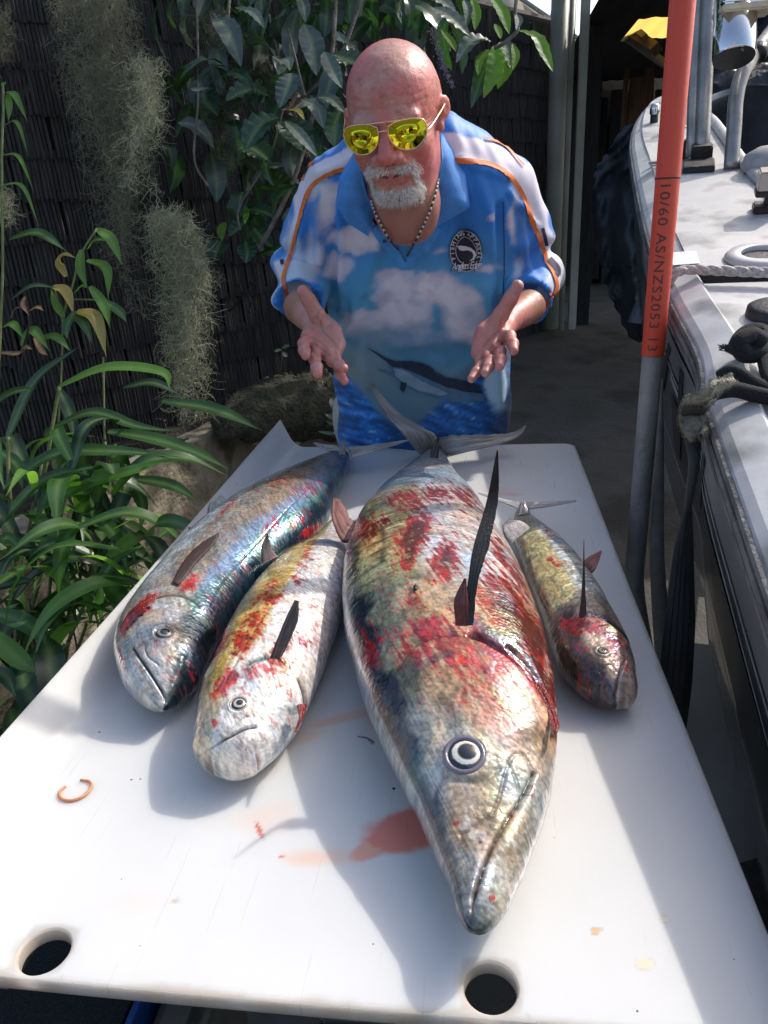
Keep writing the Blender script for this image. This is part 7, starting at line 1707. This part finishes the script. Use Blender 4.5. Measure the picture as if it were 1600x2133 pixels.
for q,w_ in (([(35,480),(80,500),(145,635)],13),([(42,490),(50,560),(45,635)],12),([(20,655),(90,640),(150,815)],8),([(20,805),(100,820),(175,995)],8),([(20,960),(120,975),(205,1180)],8),([(10,450),(20,430),(30,440)],7)): strapleaf(pc,[Z2(*p) for p in q],w_,2.2,m_strapb,-.03)
MB().tube([D(*Z2(*p),2.2) for p in((15,440),(18,560),(10,800),(12,1100),(15,1400),(2,1750),(-10,2100),(-10,2600))],.004,7,40).build('stem',m_stem,pc,True)
pd=thing('dead_curled_leaves','dry curled brown leaves hanging from dead twigs by the fence','dead leaves',D(60,680,2.15))
for q,w_ in (([(130,1545),(120,1590),(150,1640)],9),([(150,1620),(195,1600),(230,1620)],10),([(55,1660),(80,1610),(110,1600)],8),([(0,1835),(100,1840),(160,1790)],12),([(180,1760),(220,1830),(250,1850)],10),([(100,1850),(130,1810),(170,1820)],12)): strapleaf(pd,[Z2(*p) for p in q],w_,2.15,m_dead,-.03)
_t=D(*Z2(110,2050),2.15); MB().tube([(_t[0]-.02,_t[1],0),(_t[0],_t[1],_t[2]*.5),_t],.003,5,12).build('twig',m_dead,pd,True)
MB().tube([D(*Z2(*p),2.15) for p in((110,2050),(115,1850),(150,1700),(135,1600))],.003,6,20).build('twig',m_dead,pd,True)
pe=thing('curled_tendrils','thin curled orange-brown tendrils hanging against the fence left of the man','tendrils',D(500,620,2.9))
def Zm(x,y): return (430+x/4.104,380+y/4.104)
for q in (([150,995],[185,1030],[190,1100],[250,1050],[300,980],[290,900],[250,872]),([365,1120],[370,1030],[355,960],[370,880]),([365,855],[420,890],[435,950]),([375,1030],[410,1050],[428,1095]),([100,1210],[150,1190],[155,1150],[140,1130]),([40,1250],[75,1300],[80,1380])): MB().tube([D(*Zm(*p),2.9) for p in q],.0035,5,24).build('tendril',m_dead,pe,True)
pf=thing('small_white_leaf_sprig','tiny sprig with three pale leaves against the fence by the man','sprig',D(590,730,3.2))
for q in (([640,1430],[600,1440],[580,1445]),([650,1420],[690,1400],[715,1395]),([655,1450],[680,1480],[695,1490])): strapleaf(pf,[Zm(*p) for p in q],9,3.2,m_broads)
MB().tube([D(*Zm(640,1600),3.25),D(*Zm(645,1500),3.2),D(*Zm(645,1430),3.2)],.002,5).build('stem',m_stem,pf)
# ---- broad-leaf shrub over the fence
sh=thing('broad_leaf_shrub','large shrub with broad glossy leaves hanging over the fence behind the man','shrub',D(560,400,3.3))
def C5(x,y): return (400+x/3.808,y/3.808)
def C8(x,y): return (900+x/3.81,y/3.81)
BL=[(C5,[(170,120),(290,250),(390,530)],42,m_broads,2.5),(C5,[(340,60),(480,100),(575,220)],22,m_broads,2.4),(C5,[(890,190),(960,380),(990,600)],42,m_broads,2.5),(C5,[(850,-40),(890,60),(900,180)],22,m_broads,2.4),
(C5,[(1050,410),(1110,550),(1190,700)],30,m_broads,2.3),(C5,[(790,580),(760,700),(695,860)],42,m_broads,2.35),(C5,[(740,960),(860,1080),(1000,1250)],24,m_broads,2.3),(C5,[(870,790),(990,860),(1045,1020)],30,m_broads,2.35),
(C5,[(1190,850),(1140,1000),(1130,1170)],46,m_broad,2.35),(C5,[(610,760),(450,720),(270,800)],62,m_broad,2.45),(C5,[(690,930),(540,1000),(420,1190)],60,m_broad,2.4),(C5,[(380,1130),(520,1200),(640,1300)],50,m_broad,2.5),
(C5,[(230,610),(350,590),(490,680)],34,m_broad,2.5),(C5,[(720,960),(830,1050),(880,1200)],60,m_broad,2.45),(C5,[(480,1650),(380,1800),(290,1880)],36,m_broad,2.6),(C5,[(260,1760),(235,1830),(240,1910)],16,m_broadg,2.6),(C5,[(240,1900),(200,1980),(180,2060)],40,m_broad,2.6),
(C5,[(430,1650),(560,1680),(680,1730)],34,m_broad,2.6),(C5,[(480,1790),(560,1900),(640,1960)],34,m_broad,2.6),(C5,[(420,1900),(440,2000),(430,2090)],34,m_broad,2.6),(C5,[(520,2030),(640,2000),(700,2050)],36,m_broad,2.6),
(C5,[(430,1640),(430,1700),(420,1780)],12,m_broadg,2.58),(C5,[(0,700),(60,720),(130,700)],18,m_broads,2.4),(C5,[(700,470),(760,480),(780,560)],20,m_broads,2.4),(C5,[(1150,250),(1190,320),(1240,340)],18,m_broads,2.4),
(C5,[(1100,430),(1230,480),(1330,520)],60,m_broad,2.5),(C5,[(640,160),(760,120),(860,60)],46,m_broad,2.6),(C5,[(60,620),(100,800),(210,920)],50,m_broad,2.6),(C5,[(360,1100),(390,1150),(385,1210)],10,m_broadg,2.5),
(C5,[(700,870),(770,860),(830,760),(810,730)],14,m_dead,2.3),(C5,[(760,870),(840,880),(890,950)],12,m_yel,2.3),(C5,[(1000,770),(1100,790),(1220,900)],26,m_broads,2.35),
(C8,[(0,60),(150,140),(300,285)],34,m_broads,2.3),(C8,[(-60,-60),(60,0),(190,90)],30,m_broads,2.35),(C8,[(70,230),(150,330),(190,410)],14,m_broadg,2.35),(C8,[(470,-30),(560,100),(612,270)],23,m_broadg,2.2),(C8,[(690,240),(830,300),(900,440),(960,570)],24,m_broadg,2.15),
(C8,[(500,360),(500,560),(410,780)],32,m_broadg,2.25),(C8,[(450,390),(380,480),(365,600)],16,m_broadg,2.3),(C8,[(525,370),(580,550),(520,710)],26,m_broadg,2.28),(C8,[(640,350),(665,450),(640,560)],14,m_broadg,2.25),(C8,[(470,330),(330,320),(190,500)],36,m_broads,2.3),
(C8,[(470,420),(400,600),(310,860)],30,m_broad,2.32),(C8,[(320,-20),(350,120),(340,240)],18,m_broadg,2.4),(C8,[(670,110),(690,170),(670,240)],14,m_broads,2.2),(C8,[(500,190),(530,250),(545,310)],12,m_broadg,2.3),(C8,[(255,0),(285,80),(270,190)],16,m_broads,2.4),(C8,[(560,330),(600,400),(640,560)],30,m_broad,2.3)]
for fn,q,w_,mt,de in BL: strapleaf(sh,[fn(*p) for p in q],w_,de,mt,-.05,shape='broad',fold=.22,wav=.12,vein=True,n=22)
bm_=[]
for i in range(8):
    L_=.17+.03*(i%3); V,F,c=leaf_geo([(0,0,0),(L_*.35,0,.02),(L_*.7,0,.0),(L_,0,-.04)],.072+.008*(i%4),up=(0,0,1),seed=i,shape='broad',fold=.2,wav=.10,vein=True,n=12); me=mesh_from(V,F,'leaf',True,c); me.materials.append((m_broad,m_broad,m_broads,m_broad,m_broad,m_broad,m_broads,m_broad)[i]); bm_.append(me)
rs=random.Random(5)
cnt=0
while cnt<225:
    px=rs.uniform(330,960); py=rs.uniform(-80,430)
    lim=430 if px<700 else (60 if px>720 else 200)
    if px<480: lim=330
    if py>lim or (px<430 and rs.random()<.5): continue
    o=obj('leaf',bm_[rs.randrange(8)],None,sh); o.location=Vector(D(px,py,rs.uniform(2.45,3.1))); o.rotation_euler=(rs.uniform(-.9,.9),rs.uniform(.1,1.4),rs.uniform(0,6.28)); s_=rs.uniform(.55,.95); o.scale=(s_,s_,s_); cnt+=1
for q,r,de in (([(700,-20),(690,120),(655,230),(610,380),(540,520)],.008,2.55),([(560,30),(590,150),(640,330)],.005,2.6),([(745,-30),(735,60),(740,140)],.014,2.7),([(410,0),(413,200),(405,330),(435,390)],.004,2.5),([(600,60),(615,120),(635,200)],.004,2.4),([(1078,-20),(1073,30),(1078,62),(1050,90),(1030,100)],.006,2.2),([(480,-20),(470,60),(445,30)],.005,2.5),([(590,230),(560,330),(500,430),(500,480)],.004,2.55),([(590,240),(700,130),(760,-20)],.007,2.6)):
    MB().tube([D(*p,de) for p in q],r,7,24).build('branch',m_twig,sh,True)
MB().tube([D(740,120,2.75),D(735,300,3.1),D(728,480,3.4),D(722,700,3.6)],.028,10,20).build('trunk',m_twig,sh,True)
# buddleja-like flower spike
fs_=thing('flower_spike','faded grey and purple flower spike hanging behind the right side of his head','flower',D(935,130,2.3))
m_fp=flatmat('lilac_floret',(.20,.10,.26)); m_fg=flatmat('faded_floret',(.20,.18,.17))
ax_p=smooth_path([(905,60),(912,100),(925,140),(945,185)],60); a1=MB();a2=MB()
for i in range(260):
    t=rs.random(); p=ax_p[int(t*59)]; w_=14*(1-t*.75); c=D(p[0]+rs.gauss(0,w_*.45),p[1]+rs.gauss(0,5),2.3+rs.gauss(0,.01)); tgt=a1 if (rs.random()<.35 and t>.3) else a2; s_=rs.uniform(.002,.0045); tgt.box(c,(s_,s_*.8,s_*1.3),rotm(np.array([.3,.5,.8])/np.linalg.norm([.3,.5,.8]),rs.uniform(0,3)))
o=a1.build('purple_florets',m_fp,fs_); o['kind']='stuff'; o=a2.build('faded_florets',m_fg,fs_); o['kind']='stuff'
# ---- Spanish moss
def moss(name,label,ctrl,dens,mat,seed,dep_,curl=1.0,len_=(.025,.075),w_=.0010,group=None):
    """ctrl: list of (px,py,halfwidth_px) down the hanging clump"""
    r=np.random.RandomState(seed); C_=np.array(ctrl,float); tt=np.linspace(0,1,len(C_)); n=dens; t=r.rand(n)
    cx=np.interp(t,tt,C_[:,0]);cy_=np.interp(t,tt,C_[:,1]);hw=np.interp(t,tt,C_[:,2])
    ns_=max(5,n//110); k_=r.randint(0,ns_,n); so=r.normal(0,.52,ns_)[k_]; te=r.uniform(.35,1.0,ns_)[k_]; t=t*te; cx=np.interp(t,tt,C_[:,0]);cy_=np.interp(t,tt,C_[:,1]);hw=np.interp(t,tt,C_[:,2]); X=cx+so*hw+7*np.sin(t*14+k_)+r.normal(0,4.5,n); Yp=cy_+r.normal(0,9,n); de=dep_+r.normal(0,.02,n)+r.normal(0,.06,ns_)[k_]
    dirs=_f0[None]+_rr[None]*((X-800)/FPX)[:,None]-_uu[None]*((Yp-1066.5)/FPX)[:,None]; P=CAMP+dirs*de[:,None]
    d=r.normal(0,1,(n,3))*np.array([1,1,.7])+np.array([0,0,-.7]); d/=np.linalg.norm(d,axis=1)[:,None]
    K=5; seg=r.uniform(*len_,n)/K; pts=[P]; tw=r.normal(0,1,(n,3)); 
    for k in range(K):
        d=d+np.cross(tw,d)*.28*curl+r.normal(0,.12,(n,3))+np.array([0,0,-.06]); d/=np.linalg.norm(d,axis=1)[:,None]; pts.append(pts[-1]+d*seg[:,None])
    s_=np.cross(d,r.normal(0,1,(n,3))); s_/=np.linalg.norm(s_,axis=1)[:,None]
    V=np.stack([p+sg*s_*(w_*(1-.6*i/K)) for i,p in enumerate(pts) for sg in(-1,1)],1).reshape(-1,3)
    m=2*(K+1); b=np.arange(n)[:,None]*m; F=np.concatenate([b+np.array([2*i,2*i+1,2*i+3,2*i+2])[None] for i in range(K)],0)
    o=mo(name,V,F,mat,None,False); noalpha(o); tag(o,label,'moss',group,'stuff'); return o
def moss_mat(name,c1,c2):
    m=leaf_mat(name,c1,c2,(.3,.3,.2),.7,.3,.3); return m
m_m1=moss_mat('grey_moss',(.10,.098,.062),(.25,.24,.165)); m_m2=moss_mat('pale_lit_moss',(.27,.265,.15),(.54,.52,.33)); m_m3=moss_mat('dark_moss',(.05,.055,.035),(.12,.12,.09))  # the palest moss has the sunlit look of the tuft in its colour
moss('spanish_moss','long tangled curtain of Spanish moss hanging from the top left to mid height',[(190,-40,75),(205,60,80),(215,180,75),(235,300,62),(250,420,50),(262,540,42),(285,660,26)],9000,m_m1,1,2.6)
moss('spanish_moss','brighter wiry Spanish moss strand down the right side of the long curtain',[(300,120,30),(310,220,28),(290,300,30),(280,360,38),(310,420,30)],2200,m_m2,2,2.5,1.3)
moss('spanish_moss','dense lower tuft of Spanish moss coloured as if sunlit, ending above the concrete wall',[(350,440,35),(380,500,48),(395,580,48),(390,680,44),(395,760,36),(400,840,38),(385,880,26)],6500,m_m2,3,2.5)
moss('spanish_moss','wispy Spanish moss at the far upper left corner of the fence',[(0,30,40),(10,90,40),(0,140,30)],900,m_m1,4,2.6,1.3)
moss('spanish_moss','sparse dark Spanish moss among the shrub branches',[(420,20,60),(470,90,50),(520,130,60),(450,200,60),(470,300,30),(475,400,20)],3200,m_m3,5,2.65,1.3)
moss('spanish_moss','small wisp of moss at the left edge beside the thin stem',[(5,400,18),(12,480,20)],220,m_m2,6,2.3,1.4)
# ---- mossy log on the wall
lg=thing('mossy_log','rough mossy log lying on the garden wall left of the man','log',D(600,880,3.55))
lc=smooth_path([D(455,890,3.35),D(540,865,3.5),D(620,850,3.65),D(720,850,3.85)],50); R_=np.interp(np.linspace(0,1,50),[0,.2,.6,1],[.05,.10,.16,.17]); V_,F_=tube_geo(lc,R_,40); V_=np.array(V_); n=fbm(V_[:,0]*14,V_[:,1]*14,V_[:,2]*14,4); V_[:,2]+=(n-.5)*.08; V_[:,0]+=(fbm(V_[:,0]*20+5,V_[:,1]*20,V_[:,2]*20,3)-.5)*.05
mo('log_body',V_,F_,noise_mat('mossy_bark',(.022,.024,.016),(.075,.070,.045),scale=16,rough=1,bump=1,bscale=60,c3=(.04,.048,.026),bdist=.02),lg,True)
r=np.random.RandomState(8); idx=r.randint(0,len(V_),5200); Vf=[];Ff=[]
for k in idx:
    p=V_[k]+r.normal(0,.006,3); d=r.normal(0,1,3);d[2]=abs(d[2])*.4-.3; d/=np.linalg.norm(d); ln=r.uniform(.012,.034); s_=np.cross(d,_f0);s_/=np.linalg.norm(s_)+1e-9; m_=p+d*ln*.6; e=m_+(d+r.normal(0,.7,3))*ln*.5; b=len(Vf); Vf+=[p-s_*.0008,p+s_*.0008,m_+s_*.0007,m_-s_*.0007,e]; Ff+=[(b,b+1,b+2,b+3),(b+3,b+2,b+4)]
o=mo('moss_tufts',Vf,Ff,m_m3,lg); noalpha(o); o['kind']='stuff'
mb=MB()
for i in range(420):
    q=D(r.normal(650,40),r.normal(800,9),3.72+r.normal(0,.05)); s_=r.uniform(.008,.025); mb.box(q,(s_,s_*.7,s_*.35),rotm(np.array([0,.6,.8]),r.uniform(0,6)))
o=mb.build('leaf_litter',noise_mat('dry_litter',(.16,.11,.06),(.42,.33,.20),scale=30,rough=.9),lg); o['kind']='stuff'
# pale-leaved little plant by the log
pg=thing('pale_leaf_seedling','small glossy seedling with pale leaves between the log and the man','plant',D(690,880,3.2))
for q,w_ in ((([690,830],[702,850],[708,875]),20),(([700,870],[688,868],[678,862]),12),(([705,880],[690,882],[678,876]),12),(([700,905],[680,902],[660,898]),9),(([712,860],[716,880],[712,900]),16),(([695,900],[700,905],[690,912]),8)): strapleaf(pg,q,w_,3.0,m_broads)
MB().tube([D(705,960,3.05),D(703,900,3.0),D(695,840,3.0)],.003,5).build('stem',m_stem,pg)
# ---- unseen tree added above the frame so its leaves shade the fence
tr_=thing('added_shade_tree','leafy tree added out of view behind the fence to shade it','tree',(-1.6,6.2,.5))
MB().tube([(-1.6,6.3,.3),(-1.5,6.2,1.8),(-1.1,6.0,3.0),(-.3,5.7,3.7),(.8,5.4,4.0)],[.16,.14,.12,.08,.04],12,30).build('trunk',m_twig,tr_,True)
r=np.random.RandomState(12); n=3600; Vf=np.empty((n,4,3)); c=np.stack([r.uniform(-1.6,2.3,n),r.uniform(4.6,7.2,n),r.uniform(3.25,4.1,n)],1)
c[:,2]+=.25*np.sin(c[:,0]*3)*np.cos(c[:,1]*2.5); keep=~((c[:,0]>.9)&(c[:,1]>6.2)); c=c[keep]; n=len(c)
a=r.normal(0,1,(n,3));a/=np.linalg.norm(a,axis=1)[:,None]; b=np.cross(a,r.normal(0,1,(n,3)));b/=np.linalg.norm(b,axis=1)[:,None]; L_=r.uniform(.05,.10,n)[:,None]
Vf=np.stack([c-a*L_,c+b*L_*.4,c+a*L_,c-b*L_*.4],1).reshape(-1,3); o=mo('foliage',Vf,np.arange(n*4).reshape(-1,4),m_broad,tr_); noalpha(o); o['kind']='stuff'
# unseen leaves added above the near fence to shade it and the plants
n=1300; c=np.stack([r.uniform(-1.9,.3,n),r.uniform(2.9,4.6,n),r.uniform(2.75,3.3,n)],1); a=r.normal(0,1,(n,3));a/=np.linalg.norm(a,axis=1)[:,None]; b=np.cross(a,r.normal(0,1,(n,3)));b/=np.linalg.norm(b,axis=1)[:,None]; L_=r.uniform(.05,.10,n)[:,None]
o=mo('shade_foliage',np.stack([c-a*L_,c+b*L_*.45,c+a*L_,c-b*L_*.45],1).reshape(-1,3),np.arange(n*4).reshape(-1,4),m_broad,sh); noalpha(o); o['kind']='stuff'
